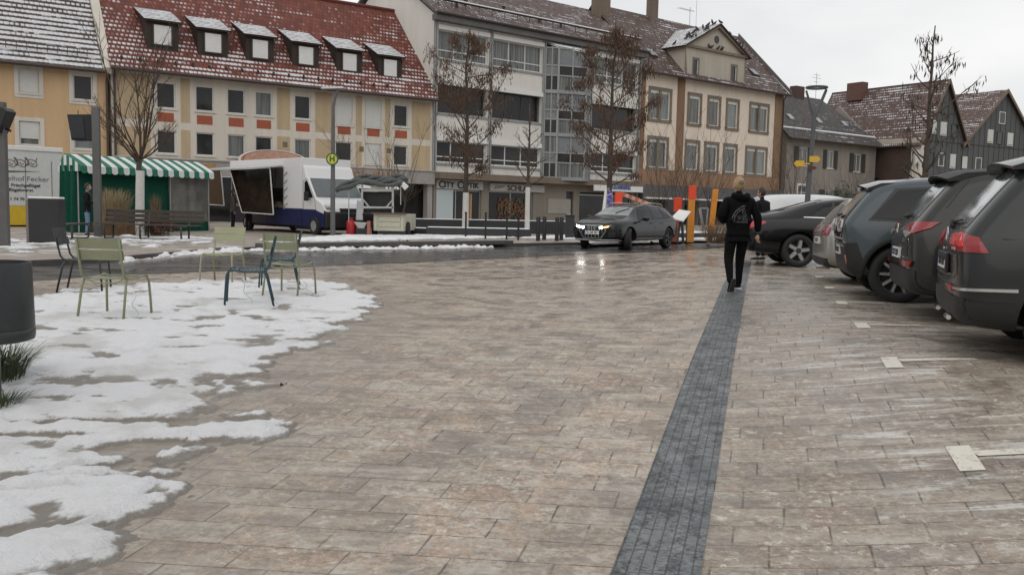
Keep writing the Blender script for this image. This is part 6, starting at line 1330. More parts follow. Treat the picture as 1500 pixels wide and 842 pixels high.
c.patch('windscreen',[[(3.42,-.62,1.03),(3.42,0,1.03),(3.42,.62,1.03)],[(2.86,-.5,1.36),(2.86,0,1.38),(2.86,.5,1.36)]],(-.4,0,-1),mat('windscreen_glass',(.17,.19,.185),.08,var=.35,scale=3,spec=.9),sub=12)
c.front('grille_frame',[[(-.32,.36),(.32,.36)],[(-.5,.62),(.5,.62)],[(-.36,.78),(.36,.78)]],MSTEEL,off=.008,sub=12); gr=c.front('grille',[[(-.30,.38),(.30,.38)],[(-.47,.62),(.47,.62)],[(-.34,.76),(.34,.76)]],MBGL,off=.014,sub=12)
for y in (-.36,-.24,-.12,0,.12,.24,.36):
    P_=[c.hit((6,y,z),(-1,0,0),.02)[0] for z in ((.4,.52,.64,.74) if abs(y)<.3 else (.54,.62,.7))]; b=MB(); b.tube(P_,.008,5); b.build('grille_bar',MSTEEL,gr,world=False)
for y in (-.12,-.04,.04,.12): b,p=ringbadge(c,.052,.70,True,y,.008); b.build('badge_ring',MCHR,gr,world=False,smooth=True)
c.plate('VL AB 301',.55,fr=True,lift=.035)
for sg in (-1,1):
    q=(-1,-sg*.8,0); hl=c.patch('headlamp',[[(5,sg*.52,.66),(5,sg*.80,.68)],[(5,sg*.50,.735),(4.9,sg*.93,.79)]],q,mat('lamp_housing',(.2,.2,.2),.15),off=.01)
    c.patch('lit_lens',[[(5,sg*.55,.67),(5,sg*.64,.67)],[(5,sg*.54,.73),(5,sg*.65,.735)]],q,MLIT,off=.018,parent=hl); c.patch('indicator',[[(5,sg*.67,.69),(5,sg*.86,.71)],[(5,sg*.67,.73),(5,sg*.9,.765)]],q,MIND if sg>0 else MLIT,off=.018,parent=hl)
    c.front('air_intake',[[(sg*.55,.40),(sg*.74,.42)],[(sg*.56,.56),(sg*.78,.58)]],MBK,off=.01)
c.front('lower_trim',[[(-.78,.31),(0,.28),(.78,.31)],[(-.78,.345),(0,.325),(.78,.345)]],mat('silver_trim',(.5,.5,.49),.4,.3),off=.03,sub=12)
c.handles((1.5,2.3),.85,P6,(1,)); c.mirror(3.0,1.0,P6); c.seam([(2.06,.9,.3),(2.06,.9,.98)],(0,-1,0)); c.seam([(.6,.9,.93),(3.5,.9,.88)],(0,-1,0),w=.012)
b=MB(); b.tube([c.hit((3.3,.1,1.1),(-.4,0,-1),.03)[0],c.hit((2.95,.42,1.3),(-.4,0,-1),.03)[0]],.012,5); b.build('wiper',MBK,c.root,world=False)
# ================================================================ CHAIRS  (local: front = +y, back = -y)
def chairmat(n,c): return mat(n,c,.42,var=.08,scale=8,bump=.03)
CG=chairmat('willow_green',(.235,.25,.155)); CG2=chairmat('willow_green_pale',(.31,.315,.19)); CB=chairmat('dark_blue_enamel',(.018,.05,.065)); CK=chairmat('anthracite_enamel',(.022,.026,.03))
def make_chair(m,label,pos,rz,group=None):
    t=thing('garden_chair',label,'chair',pos,rz,group=group); W=.235
    def fr_(sg): return [(sg*W,-.315,.86),(sg*W,-.27,.66),(sg*W,-.235,.50),(sg*W,-.2,.455),(sg*W,-.14,.435),(sg*W,.05,.435),(sg*W,.19,.455),(sg*W,.235,.445),(sg*(W+.01),.26,.40),(sg*(W+.02),.275,.2),(sg*(W+.025),.285,.0)]
    for sg in (-1,1):
        b=MB(); b.tube(fr_(sg)[:8],.0135,8); b.build('side_frame',m,t,world=False,smooth='all')
        b=MB(); b.tube(fr_(sg)[7:],.0135,8); b.build('leg',m,t,world=False,smooth='all')
        b=MB(); b.tube([(sg*W,-.17,.44),(sg*(W+.01),-.21,.36),(sg*(W+.02),-.29,.0)],.0135,8); b.build('leg',m,t,world=False,smooth='all')
    for k_ in range(8):       # seat slats
        y=-.15+k_*.05; z=.452-.008*math.sin((k_)/7*math.pi)+(.012 if k_>=6 else 0)-(.012 if k_==7 else 0)
        b=MB(); v=[]
        for i in range(9):
            x=-W+2*W*i/8; dz=-.014*(1-(x/W)**2)
            v+=[(x,y-.021,z+dz),(x,y+.021,z+dz),(x,y+.021,z+dz-.006),(x,y-.021,z+dz-.006)]
        f=[(i*4+k,(i+1)*4+k,(i+1)*4+(k+1)%4,i*4+(k+1)%4) for i in range(8) for k in range(4)]+[(0,1,2,3),(35,34,33,32)]
        b.add(v,f)
        if k_==0: S_=b
        else: o=len(S_.v); S_.v+=b.v; S_.f+=[[q+o for q in f_] for f_ in b.f]; S_.mi+=b.mi
    S_.build('seat',m,t,world=False)
    for (z0,z1,y0) in ((.76,.865,-.305),(.64,.745,-.272)):      # two broad back slats
        b=MB(); v=[]
        for i in range(11):
            x=-W-.02+2*(W+.02)*i/10; dy=-.02*(1-(x/W)**2)
            ys0,ys1=y0+.022+dy,y0-.004+dy
            v+=[(x,ys0,z0),(x,ys1,z1),(x,ys1+.006,z1),(x,ys0+.006,z0)]
        f=[(i*4+k,(i+1)*4+k,(i+1)*4+(k+1)%4,i*4+(k+1)%4) for i in range(10) for k in range(4)]+[(0,1,2,3),(43,42,41,40)]
        b.add(v,f); b.build('back_slat',m,t,world=False)
    b=MB(); b.tube([(-W,.2,.44),(W,.2,.44)],.008,6); b.build('cross_brace',m,t,world=False,smooth=True); b=MB(); b.tube([(-W,-.2,.45),(-W*.5,-.18,.39),(W*.5,-.18,.39),(W,-.2,.45)],.008,6); b.build('cross_brace',m,t,world=False,smooth=True)
    return t
def chair(m,label,feet,rz):      # feet: pixel centre of the footprint
    p=feet if isinstance(feet,tuple) else feet; q=at(*p); return make_chair(m,label,(q.x,q.y,q.z+.012),rz)
chair(CG,'nearest willow green metal chair standing on the snow, its back to the camera',(169,467),R(-6))
chair(CK,'anthracite metal chair seen from the side at the far left behind the nearest green chair',(124,427.5),R(-78))
chair(CG2,'pale green metal chair facing the camera, seat front visible',(327,414.5),R(176))
chair(CB,'dark blue metal chair in side view with its seat pointing left',(366,449),R(105))
chair(CG,'willow green metal chair on the right of the group behind the dark blue chair',(424,434.5),R(-12))
chair(CB,'blue metal chair mostly hidden behind the rightmost willow green chair',(410,423.5),R(102))
for lb,a,c in (('thin wire cable hanging from the nearest green chair to the snow',(195,427),(200,470)),('thin wire cable running from the pale green chair down to the snow',(353,410),(370,450)),('thin wire cable hanging from the rightmost green chair',(444,412),(460,437))):
    A_=at(*c); y=A_.y; P0=atd(a[0],a[1],y-.02); b=MB(); pts=[P0.lerp(A_,t/8)+Vector((.025*math.sin(t*1.3),.02*math.cos(t*1.1),0)) for t in range(9)]+[A_+Vector((.06,.03,.0))]; b.tube(pts,.004,4); o=b.build('wire_cable',MSTEEL); tag(o,lb,'cable')
# ================================================================ PEOPLE
SKIN=mat('skin',(.50,.29,.21),.5,var=.08,scale=20); HAIRB=mat('hair_blond',(.34,.25,.14),.7,var=.4,scale=40); HAIRD=mat('hair_dark',(.025,.018,.014),.6,var=.3)
def cloth(name,col):
    k=N(name); p=k.pos(); n=k.noise(p,9,5,.6); f=k.noise(p,120,2,.8); k.out(k.mix(n,tuple(c*.7 for c in col),tuple(c*1.25 for c in col)),.85); k.b.inputs['Specular IOR Level'].default_value=.12; k.bump(k.m_('ADD',k.m_('MULTIPLY',n,2.),k.m_('MULTIPLY',f,.2)),.5,.02); return k.m
BLK=cloth('black_sweat_fabric',(.005,.005,.0055)); BLK2=cloth('black_trousers',(.005,.005,.0055)); NAVY=cloth('dark_jacket',(.014,.015,.018)); JEAN=cloth('light_blue_jeans',(.17,.23,.33)); GREYC=cloth('grey_coat',(.09,.085,.08)); DJEAN=cloth('dark_trousers',(.02,.018,.017))
def skin(name,J,E_,root_i,m,parent,sub=2,world=False):
    """J: {key:(x,y,z,rx[,ry])}, E_: list of key pairs"""
    keys=list(J); idx={k:i for i,k in enumerate(keys)}; me=bpy.data.meshes.new(name)
    me.from_pydata([J[k][:3] for k in keys],[(idx[a],idx[b]) for a,b in E_],[]); me.materials.append(m)
    o=bpy.data.objects.new(name,me); COL.objects.link(o); md=o.modifiers.new('skin','SKIN'); md.use_smooth_shade=True
    if not me.skin_vertices: 
        bm=bmesh.new(); bm.from_mesh(me); bm.verts.layers.skin.verify(); bm.to_mesh(me); bm.free()
    sv=me.skin_vertices[0].data
    for k in keys:
        q=J[k]; sv[idx[k]].radius=(q[3],q[4] if len(q)>4 else q[3]); sv[idx[k]].use_root=(k==root_i)
    s=o.modifiers.new('sub','SUBSURF'); s.levels=s.render_levels=sub; baked(o); o.data.polygons.foreach_set('use_smooth',[True]*len(o.data.polygons))
    o.parent=parent; ROOTM[o.name]=ROOTM.get(parent.name); return o
def head(parent,c,rz,hair,style,s=1.,pitch=0):
    """head mesh with brow, nose, mouth and ears; front = +y"""
    M=Matrix.Translation(c)@Matrix.Rotation(rz,4,'Z')@Matrix.Rotation(pitch,4,'X')@Matrix.Scale(s,4)
    b=MB(); prof=[]; n=20; rows=14
    for j in range(rows+1):
        t=j/rows; z=-.115+.235*t; r=math.sin(math.pi*min(.985,max(.03,t*.94+.04)))**.62
        for k_ in range(n):
            a=2*math.pi*k_/n; x=math.cos(a)*.076*r; y=math.sin(a)*.096*r; fr_=max(0,math.sin(a))
            if z<-.02: y*=1-.12*(1-fr_); x*=1-.9*(-.02-z); y+=.012*fr_
            if -.045<z<.012 and fr_>.9: y+=.02*(1-abs(z+.028)/.04)*(fr_-.9)*10
            if .01<z<.035 and .72<fr_<.96: y-=.006
            b.v.append(M@Vector((x,y,z)))
    for j in range(rows):
        for k_ in range(n): b.f.append([j*n+k_,j*n+(k_+1)%n,(j+1)*n+(k_+1)%n,(j+1)*n+k_]); b.mi.append(0)
    b.f.append(list(range(n))[::-1]); b.mi.append(0); b.f.append([rows*n+k_ for k_ in range(n)]); b.mi.append(0)
    for sg in (-1,1): b.lathe([(.0,-.006),(.02,-.006),(.026,.0),(.018,.008),(0,.006)],10,M=M@Matrix.Translation((sg*.08,-.008,-.005))@Matrix.Diagonal((1,1,1.3,1))@Matrix.Rotation(R(90),4,'Y'),cap=False)
    h=b.build('head',SKIN,parent,world=False,smooth=True)
    b=MB()
    for sg in (-1,1): b.lathe([(0,.0),(.009,.002),(.011,.006),(0,.012)],8,M=M@Matrix.Translation((sg*.031,.083,.022))@Matrix.Rotation(R(-90),4,'X'),cap=False)
    b.build('eyes',mat('eye_dark',(.03,.02,.018),.3),h,world=False,smooth=True)
    b=MB(); b.tube([M@Vector((x,.094-abs(x)*.25,-.062)) for x in (-.024,-.01,.01,.024)],.005,5); b.build('mouth',mat('lip',(.3,.1,.08),.5),h,world=False,smooth=True)
    b=MB()
    for j in range(rows+1):
        t=j/rows; z=-.10+.235*t; r=math.sin(math.pi*min(.99,max(.02,t*.9+.07)))**.6
        for k_ in range(n):
            a=2*math.pi*k_/n; cut=math.sin(a)>(.35 if z<.075 else 2); q=.62 if cut else 1
            nn=1+.035*math.sin(a*7+z*60)
            low=.5 if z<-.075 else 1
            b.v.append(M@Vector((math.cos(a)*.088*r*q*nn*(low if low<1 else 1),math.sin(a)*.108*r*q*nn-.006,z+.012)))
    for j in range(rows):
        for k_ in range(n): b.f.append([j*n+k_,j*n+(k_+1)%n,(j+1)*n+(k_+1)%n,(j+1)*n+k_]); b.mi.append(0)
    b.f.append([rows*n+k_ for k_ in range(n)]); b.mi.append(0)
    hr=b.build('hair',hair,h,world=False,smooth=True)
    if style=='bun':
        b=MB(); b.lathe([(.0,-.04),(.03,-.035),(.045,-.01),(.042,.02),(.02,.04),(0,.042)],12,M=M@Matrix.Translation((.0,-.1,.06)),cap=False); b.build('hair_bun',hair,h,world=False,smooth=True)
    return h
def hand(parent,wr,d,side,curl=.5,s=1.):
    """wrist point wr, direction d of the hand, thumb on 'side'"""
    d=Vector(d).normalized(); th=Vector(side).normalized(); th=(th-d*th.dot(d)).normalized(); nrm=d.cross(th); wr=Vector(wr)
    J={'w':(*wr,.024*s,.019*s),'p':(*(wr+d*.045*s),.034*s,.014*s),'k':(*(wr+d*.085*s),.037*s,.012*s)}; E_=[('w','p'),('p','k')]
    o=skin('hand',J,E_,'w',SKIN,parent)
    for i,(off,l) in enumerate(((.026,.068),(.009,.077),(-.009,.072),(-.026,.056))):
        a=wr+d*.078*s+th*off*s; c1=a+(d*(1-.25*curl)+nrm*.6*curl).normalized()*l*.45*s; c2=c1+(d*(1-.9*curl)+nrm*1.2*curl).normalized()*l*.35*s; c3=c2+(d*(.6-1.1*curl)+nrm*1.1*curl+d*.1).normalized()*l*.25*s
        skin('finger',{'a':(*a,.0085*s),'b':(*c1,.0082*s),'c':(*c2,.0075*s),'d':(*c3,.006*s)},[('a','b'),('b','c'),('c','d')],'a',SKIN,o,sub=1)
    a=wr+d*.03*s+th*.028*s; b_=a+(d*.6+th*.8).normalized()*.035*s; c1=b_+(d*1.+th*.1+nrm*.4).normalized()*.03*s
    skin('thumb',{'a':(*a,.011*s),'b':(*b_,.0098*s),'c':(*c1,.0075*s)},[('a','b'),('b','c')],'a',SKIN,o,sub=1)
    return o
def shoe(parent,ankle,toe,m,sole=None):
    a=Vector(ankle); t=Vector(toe); d=(t-a); d2=d.normalized()
    up=Vector((0,0,1)); up=(up-d2*up.dot(d2)).normalized(); heel=a-d2*.06-up*.035
    J={'h':(*heel,.036,.034),'m':(*(a+d2*.04-up*.03),.04,.04),'b':(*(a+d2*.13-up*.045),.045,.03),'t':(*(a+d2*.2-up*.05),.034,.022)}
    o=skin('shoe',J,[('h','m'),('m','b'),('b','t')],'m',m,parent)
    sd_=d2.cross(up); b=MB(); L_=[(-.095,.026),(-.07,.036),(0,.034),(.1,.044),(.17,.044),(.225,.03),(.24,.0)]
    ol=[(x,w_) for x,w_ in L_]+[(x,-w_) for x,w_ in L_[-2::-1]]; P_=[a+d2*x+sd_*w_-up*.075 for x,w_ in ol]; b.prism(P_,-up*.022); b.build('shoe_sole',sole or MW,o,world=False); return o
# --- the walking person in black, seen from behind (local +y = walking direction)
px=at(1079,424); t=thing('person','person in a black hooded sweatshirt and black trousers walking away on the dark strip','person',(px.x-.02,px.y,px.z),R(6),scale=.955)
torso={'pel':(0,0,.93,.185,.14),'wa':(0,0,1.08,.2,.15),'ch':(0,.01,1.25,.225,.16),'sh':(0,.01,1.39,.18,.12),'nk':(0,.02,1.47,.065,.065),'nt':(0,.03,1.53,.055,.055),
 'sr':(.19,.0,1.375,.085),'er':(.30,-.05,1.13,.072),'wr':(.315,-.02,.90,.052),'sl':(-.19,.0,1.375,.085),'el':(-.31,-.06,1.15,.075),'wl':(-.18,.14,1.05,.055),'hip':(0,0,.86,.185,.14)}
skin('hooded_sweatshirt',torso,[('hip','pel'),('pel','wa'),('wa','ch'),('ch','sh'),('sh','nk'),('nk','nt'),('sh','sr'),('sr','er'),('er','wr'),('sh','sl'),('sl','el'),('el','wl')],'pel',BLK,t)
legs={'c':(0,0,.93,.12,.10),'hr':(.1,0,.88,.108),'kr':(.085,.09,.50,.078),'ar':(.07,.06,.12,.05),'ar2':(.07,.06,.07,.052),'hl':(-.1,0,.88,.108),'kl':(-.14,-.02,.48,.078),'al':(-.19,-.27,.17,.05),'al2':(-.19,-.30,.13,.052)}
skin('body',{**legs,'wa':(0,0,1.05,.11,.09),'ch':(0,0,1.3,.13,.09),'nk':(0,.02,1.5,.05),'nt':(0,.035,1.58,.05)},[('c','hr'),('hr','kr'),('kr','ar'),('ar','ar2'),('c','hl'),('hl','kl'),('kl','al'),('al','al2'),('c','wa'),('wa','ch'),('ch','nk'),('nk','nt')],'c',BLK2,t)
J={'a':(-.12,-.08,1.46,.055),'b':(-.05,-.13,1.43,.07),'c':(.05,-.13,1.43,.07),'d':(.12,-.08,1.46,.055),'e':(.1,.0,1.5,.04),'f':(-.1,.0,1.5,.04),'g':(0,-.12,1.50,.055)}
skin('hood',J,[('a','b'),('b','c'),('c','d'),('d','e'),('a','f'),('b','g')],'b',BLK,t)
head(t,(0,.045,1.625),0,HAIRB,'bun',1.02)
hand(t,(.317,-.015,.87),(.02,.08,-1),(-.3,1,0),.55)
hand(t,(-.13,.17,1.05),(.8,.6,.05),(0,.2,1),.7)
shoe(t,(.07,.06,.095),(.09,.3,.075),BLK2,MW); shoe(t,(-.19,-.30,.15),(-.2,-.20,-.06),BLK2,mat('sole_dark',(.035,.035,.035),.8))
# pale print on the back: two arcs and scribbles, laid on the cloth
hs=[o for o in t.children if o.name.startswith('hooded')][0]; bv=BVHTree.FromPolygons([v.co.copy() for v in hs.data.vertices],[tuple(p.vertices) for p in hs.data.polygons])
def onback(x,z):
    r=bv.ray_cast(Vector((x,-1,z)),Vector((0,1,0))); return (r[0]+Vector((0,-.003,0))) if r[0] is not None else Vector((x,-.12,z))
rng=random.Random(9); b=MB()
def stroke(pts,w=.0045): b.tube([onback(*q) for q in pts],w,4)
stroke([(-.13+.02*math.sin(i*.5),1.06+.26*i/10-.0*i) if i<6 else (-.12+.03*(i-5),1.22+.02*(i-5)) for i in range(11)],.005)
stroke([(-.14,1.08),(-.14,1.14),(-.11,1.2),(-.06,1.26),(0,1.30),(.06,1.31)],.006); stroke([(-.12,1.07),(-.11,1.14),(-.07,1.2),(-.02,1.25),(.04,1.28)],.004)
for i in range(26):
    x,z=rng.uniform(-.08,.1),rng.uniform(1.1,1.29); stroke([(x,z),(x+rng.uniform(-.03,.03),z-rng.uniform(.02,.05)),(x+rng.uniform(-.03,.04),z-rng.uniform(.03,.09))],.0028)
for i in range(9): x=-.1+i*.022; stroke([(x,1.055),(x+.01,1.075),(x+.018,1.05)],.004)
b.build('back_print',mat('print_grey',(.12,.125,.14),.8),t,world=False)
def standing(label,pos,rz,jk,tr,hairm,s=1.,hold=True,headp=0,cap=None):
    t=thing('person',label,'person',pos,rz,scale=s)
    wl=(-.1,.26,1.12,.042) if hold else (-.29,.03,.84,.042); wr_=(.1,.26,1.12,.042) if hold else (.29,.03,.84,.042); el=(-.25,.02,1.1,.055); er=(.25,.02,1.1,.055)
    skin('jacket',{'hip':(0,0,.84,.165,.125),'pel':(0,0,.95,.165,.125),'ch':(0,.01,1.25,.18,.13),'sh':(0,.01,1.4,.15,.1),'nk':(0,.02,1.48,.07),'sr':(.18,0,1.39,.075),'er':er,'wr':wr_,'sl':(-.18,0,1.39,.075),'el':el,'wl':wl},[('hip','pel'),('pel','ch'),('ch','sh'),('sh','nk'),('sh','sr'),('sr','er'),('er','wr'),('sh','sl'),('sl','el'),('el','wl')],'pel',jk,t)
    skin('body',{'c':(0,0,.92,.12,.1),'hr':(.09,0,.87,.09),'kr':(.1,.03,.5,.07),'ar':(.11,.0,.1,.055),'hl':(-.09,0,.87,.09),'kl':(-.1,.02,.5,.07),'al':(-.11,-.03,.1,.055),'ch':(0,0,1.3,.12,.09),'nk':(0,.02,1.5,.05),'nt':(0,.03,1.58,.05)},[('c','hr'),('hr','kr'),('kr','ar'),('c','hl'),('hl','kl'),('kl','al'),('c','ch'),('ch','nk'),('nk','nt')],'c',tr,t)
    head(t,(0,.05,1.63),headp,hairm,'short')
    for sg,w_ in ((-1,wl),(1,wr_)): hand(t,w_[:3],(-sg*.4,1,.1) if hold else (0,.1,-1),(0,.1,1) if hold else (-.2*sg,1,0),.6)
    for sg in (-1,1): shoe(t,(sg*.11,-.01,.09),(sg*.13,.25,.075),MBK,MBK)
    return t
q=at(128,356,ZP); p=atd(127,300,27.6); standing('man in a black padded jacket and light blue jeans standing beside the screen post',(p.x,27.6,ZP),R(-70),NAVY,JEAN,HAIRD,.93)
p=atd(1117,300,22.4); standing('man in a dark jacket with short dark hair standing behind the black saloon',(p.x,22.4,.09),R(35),NAVY,DJEAN,HAIRD,1.03,hold=False,headp=.2)
# ================================================================ MARKET: stall, trucks, trailer
MTG=cloth('green_tarp',(.01,.075,.05)); MST1=mat('awning_green',(.02,.16,.1),.7,var=.1); MST2=mat('awning_white',(.68,.7,.7),.7,var=.05)
FSt=Fr(tuple(atd(113,300,30.2).to_2d()),(.62,1.0)); sL=FSt.sz(307,262)[0]
t=thing('market_stall','market stall with a green and white striped awning and green tarpaulin walls','market stall',FSt.p(sL/2,ZP,-1)); 
zF=FSt.sz(113,250)[1]; zF2=FSt.sz(300,253)[1]; zF=(zF+zF2)/2; dep=-.95
b=MB(); n=24; ns=6
def aw(s_,k): # k 0..1 front edge to the ridge
    n_=.25+(-.7-.25)*k; return n_, zF+.08+.42*k**.85
for i in range(n):
    a,c=sL*i/n,sL*(i+1)/n; m=i%2
    for j in range(ns):
        k0,k1=j/ns,(j+1)/ns; (n0,z0),(n1,z1)=aw(0,k0),aw(0,k1); sh0=lambda s_,k: s_ if s_>1e-6 else s_+.0
        b.quad(FSt.p(a,z0,n0),FSt.p(c,z0,n0),FSt.p(c,z1,n1),FSt.p(a,z1,n1),m); 
    n0,z0=aw(0,0); v=[FSt.p(a,z0,n0),FSt.p(a,z0-.2,n0+.02),FSt.p(lerp(a,c,.25),z0-.25,n0+.02),FSt.p(lerp(a,c,.75),z0-.25,n0+.02),FSt.p(c,z0-.2,n0+.02),FSt.p(c,z0,n0)]; b.add(v,[tuple(range(6))],m)
    (nb,zb)=aw(0,1); b.quad(FSt.p(a,zb,nb),FSt.p(c,zb,nb),FSt.p(c,zF+.1,dep-.1),FSt.p(a,zF+.1,dep-.1),m)
for j in range(8):   # left end of the awning
    k0,k1=j/8,(j+1)/8; na=.25+(dep-.35)*k0; nb=.25+(dep-.35)*k1
    zt=lambda n_: zF+.08+.42*max(0,min(1,((.25-n_)/.95)))**.85 if n_>-.7 else zF+.08+.42*max(0,(n_-dep+.1)/(-.7-dep+.1))
    b.quad(FSt.p(-.001,zF-.1,na),FSt.p(-.001,zF-.1,nb),FSt.p(-.001,zt(nb),nb),FSt.p(-.001,zt(na),na),j%2)
b.build('awning',[MST1,MST2],t)
def drape(name,P0,P1,z0,z1,m,seed,amp=.05,n=26):
    rng=random.Random(seed); d=(P1-P0); nn=Vector((d.y,-d.x,0)).normalized(); b=MB(); V=[]
    ph=[rng.random()*6 for _ in range(3)]
    for i in range(n+1):
        s_=i/n; 
        for j in range(7):
            k=j/6; w_=amp*(math.sin(s_*17+ph[0]+k*1.5)+.6*math.sin(s_*31+ph[1])+.4*math.sin(s_*9+k*4+ph[2]))*(.3+.7*(1-abs(k-.4)))
            p=P0.lerp(P1,s_)+nn*w_; V.append((p.x,p.y,z0+(z1-z0)*k))
    b.add(V,[(i*7+j,(i+1)*7+j,(i+1)*7+j+1,i*7+j+1) for i in range(n) for j in range(6)]); return b.build(name,m,t,smooth=True)
sW=FSt.sz(250,300)[0]
drape('tarpaulin_wall',FSt.p(.0,0,-.1),FSt.p(sW,0,-.1),ZP+.02,zF+.1,MTG,1,.05)
drape('tarpaulin_wall',FSt.p(.0,0,dep),FSt.p(0,0,-.1),ZP+.02,zF+.1,MTG,2,.06); drape('tarpaulin_wall',FSt.p(sL,0,dep),FSt.p(0,0,dep),ZP+.02,zF+.1,MTG,3,.03)
drape('clear_sheet_wall',FSt.p(sW,0,-.12),FSt.p(sL,0,-.12),ZP+.35,zF+.05,mat('cloudy_plastic',(.2,.2,.18),.25,var=.3,scale=2),4,.02); drape('tarpaulin_wall',FSt.p(sW,0,-.1),FSt.p(sL,0,-.1),ZP+.0,ZP+.36,MTG,5,.03)
for i,x in enumerate((0.05,sW,sL-.05)): b=MB(); b.tube([FSt.p(x,ZP,.0),FSt.p(x,zF+.15,.0)],.025,6); b.build('stall_post',MSTEEL,t)
# poultry truck
FP=Fr(tuple(atd(93,300,36).to_2d()),(.96,.98)); FPd=FP
w0=FP.sz(1,300)[0]-.3; zt=FP.sz(50,217)[1]; zb=FP.sz(50,330)[1]
t=thing('box_truck','white and yellow market truck with three geese painted above the lettering','truck',FP.p(w0/2,ZP,-2)); MTW=mat('truck_white',(.60,.61,.6),.5,var=.06); MYL=mat('truck_yellow',(.62,.42,.03),.5,var=.08)
b=MB(); b.fb(FP,w0,0,zb+.75,zt,-5.2,0); bd=b.build('box_body',MTW,t,bevel=.03); b=MB(); b.fb(FP,w0,0,zb,zb+.748,-5.2,.0); b.build('lower_panel',MYL,t,bevel=.02)
b=MB(); b.fb(FP,w0-.02,.02,zt-.12,zt+.06,-5.2,.05); b.build('roof_rim',MW,t,bevel=.02); b=MB(); b.fb(FP,w0+.3,-.1,ZP+.25,zb-.005,-5,-.1); b.build('underride',MBK,t)
for i,n_ in enumerate((-4.3,-.9)):
    for x in (-.15,w0+.3): b=MB(); M=Matrix.Translation(FP.p(x,ZP+.36,n_))@Matrix.Rotation(FP.ang(),4,'Z')@Matrix.Rotation(R(90),4,'Y'); b.lathe([(.2,-.1),(.34,-.1),(.36,-.06),(.36,.06),(.34,.1),(.2,.1)],24,M=M); b.build('wheel',MRUB,t,smooth=True)
b=MB()
for x in (-1.38,w0+.35,-.42): b.fb(FP,x-.008,x+.008,zb+.05,zt-.5,.003,.012)
b.build('door_seam',MBK,t)
b=MB(); a,c=FP.sz(84,300)[0],FP.sz(91,300)[0]; z0,z1=FP.sz(88,303)[1],FP.sz(88,330)[1]; b.fb(FP,a,c,z1,z0,.003,.06); b.build('lamp_housing',MBK,t); 
for k_,mm in ((0,MRED),(1,mat('lamp_orange',(.55,.12,.02),.3))): b=MB(); h=(z0-z1); b.fb(FP,a+.02,c-.02,z1+h*(.52-.48*k_)+.02,z1+h*(.98-.48*k_)-.02,.06,.075); b.build('tail_lamp',mm,t)
MTX=mat('truck_lettering',(.05,.06,.05),.6)
def tl(s_,u,v,size,al='CENTER',sx=1,m=MTX,bold=.004): q=FP.sz(u,v,.0); return text('lettering',s_,size,m,bd,frM(FP,q[0],q[1],.006),.004,align=al,scx=sx,bold=bold)
tl('Geflügelhof Fecker',72,263.5,.27,'RIGHT',1.12,mat('outline_letter',(.17,.18,.17),.6),.0); tl('-  Frischgeflügel',59,272.5,.17,'RIGHT',1.15); tl('Geflügelwurst',48.5,279,.17,'RIGHT',1.15); tl('Tel. : 11 74 70',36,292,.15,'RIGHT',1.15)
b=MB(); q0,q1=FP.sz(-5,251),FP.sz(59,251.5); b.prism([FP.p(q0[0],q0[1]-.05,.006),FP.p(q1[0],q1[1],.006),FP.p(lerp(q0[0],q1[0],.5),q0[1]+.05,.006),FP.p(q0[0],q0[1]+.04,.006)],Vector((FP.n[0],FP.n[1],0))*.006); b.build('painted_meadow',mat('meadow_green',(.05,.12,.05),.7),bd)
MGO=mat('goose_outline',(.13,.1,.08),.7)
for u in (-9,14.5,30,46):
    q=FP.sz(u,239); b=MB(); P_=lambda x,z: FP.p(q[0]+x,q[1]+z,.012)
    b.tube([P_(.03+.17*math.cos(a),.0+.13*math.sin(a)-.05*math.cos(a)) for a in [6.283*i/18 for i in range(19)]],.012,4); b.tube([P_(-.1,.02),P_(-.15,.14),P_(-.2,.2),P_(-.24,.19)],.022,5); b.tube([P_(-.03,.03),P_(.05,-.08),P_(.1,.0)],.014,4); b.tube([P_(-.17,-.1),P_(-.1,.0)],.03,5); b.tube([P_(.15,.05),P_(.2,.2)],.014,4); b.build('painted_goose',MGO,bd)
# food truck
hx=Vector((math.cos(R(-47)),math.sin(R(-47)),0)); cr_=at(463,344,ZP); W_=2.2; lat=Vector((-hx.y,hx.x,0))
org=cr_-hx*7.0-lat*.06
t=thing('food_truck','white food truck with a dark blue lower half, raised serving flap and side curtains','truck',org,R(-47)); MBL=mat('truck_navy',(.006,.012,.07),.45,var=.1); MTW2=paint('truck_gloss_white',(.72,.72,.72),0,.4,.12)
zT=2.98-ZP; zc=.95
# local: x forward, y left (away), side nearest the camera is y=0
b=MB(); b.box((5.33,W_/2,(zT+zc)/2),(1.34,W_,zT-zc)); b.box((2.33,W_-.04,(zT+zc)/2),(4.66,.08,zT-zc)); b.box((0.03,W_/2,(zT+zc)/2),(.06,W_-.1,zT-zc)); b.box((2.33,W_/2,zT-.04),(4.66,W_,.08)); b.box((2.33,.02,zT-.2),(4.66,.05,.33)); bd=b.build('box_body',MTW2,t,world=False,bevel=.03)
b=MB(); b.box((3.,W_/2,(zc+.3)/2),(6.0,W_+.01,zc-.3)); b.build('lower_body',MBL,t,world=False,bevel=.02)
b=MB(); prof=[(5.28,.30),(5.28,2.62),(5.45,2.55),(5.62,2.15),(6.25,1.38),(6.75,1.18),(6.98,.95),(7.02,.6),(6.98,.3)]
for y0,y1,k in ((.04,W_-.04,1),): b.prism([(x+.72,y0,z) for x,z in prof],(0,y1-y0,0))
cab=b.build('cab',MTW2,t,world=False,bevel=.06)
b=MB(); b.prism([(x+.72,.03,z) for x,z in ((5.3,.3),(5.3,.94),(6.2,.94),(6.9,.78),(7.0,.6),(6.97,.3))],(0,-.01,0)); b.build('blue_door_panel',MBL,cab,world=False)
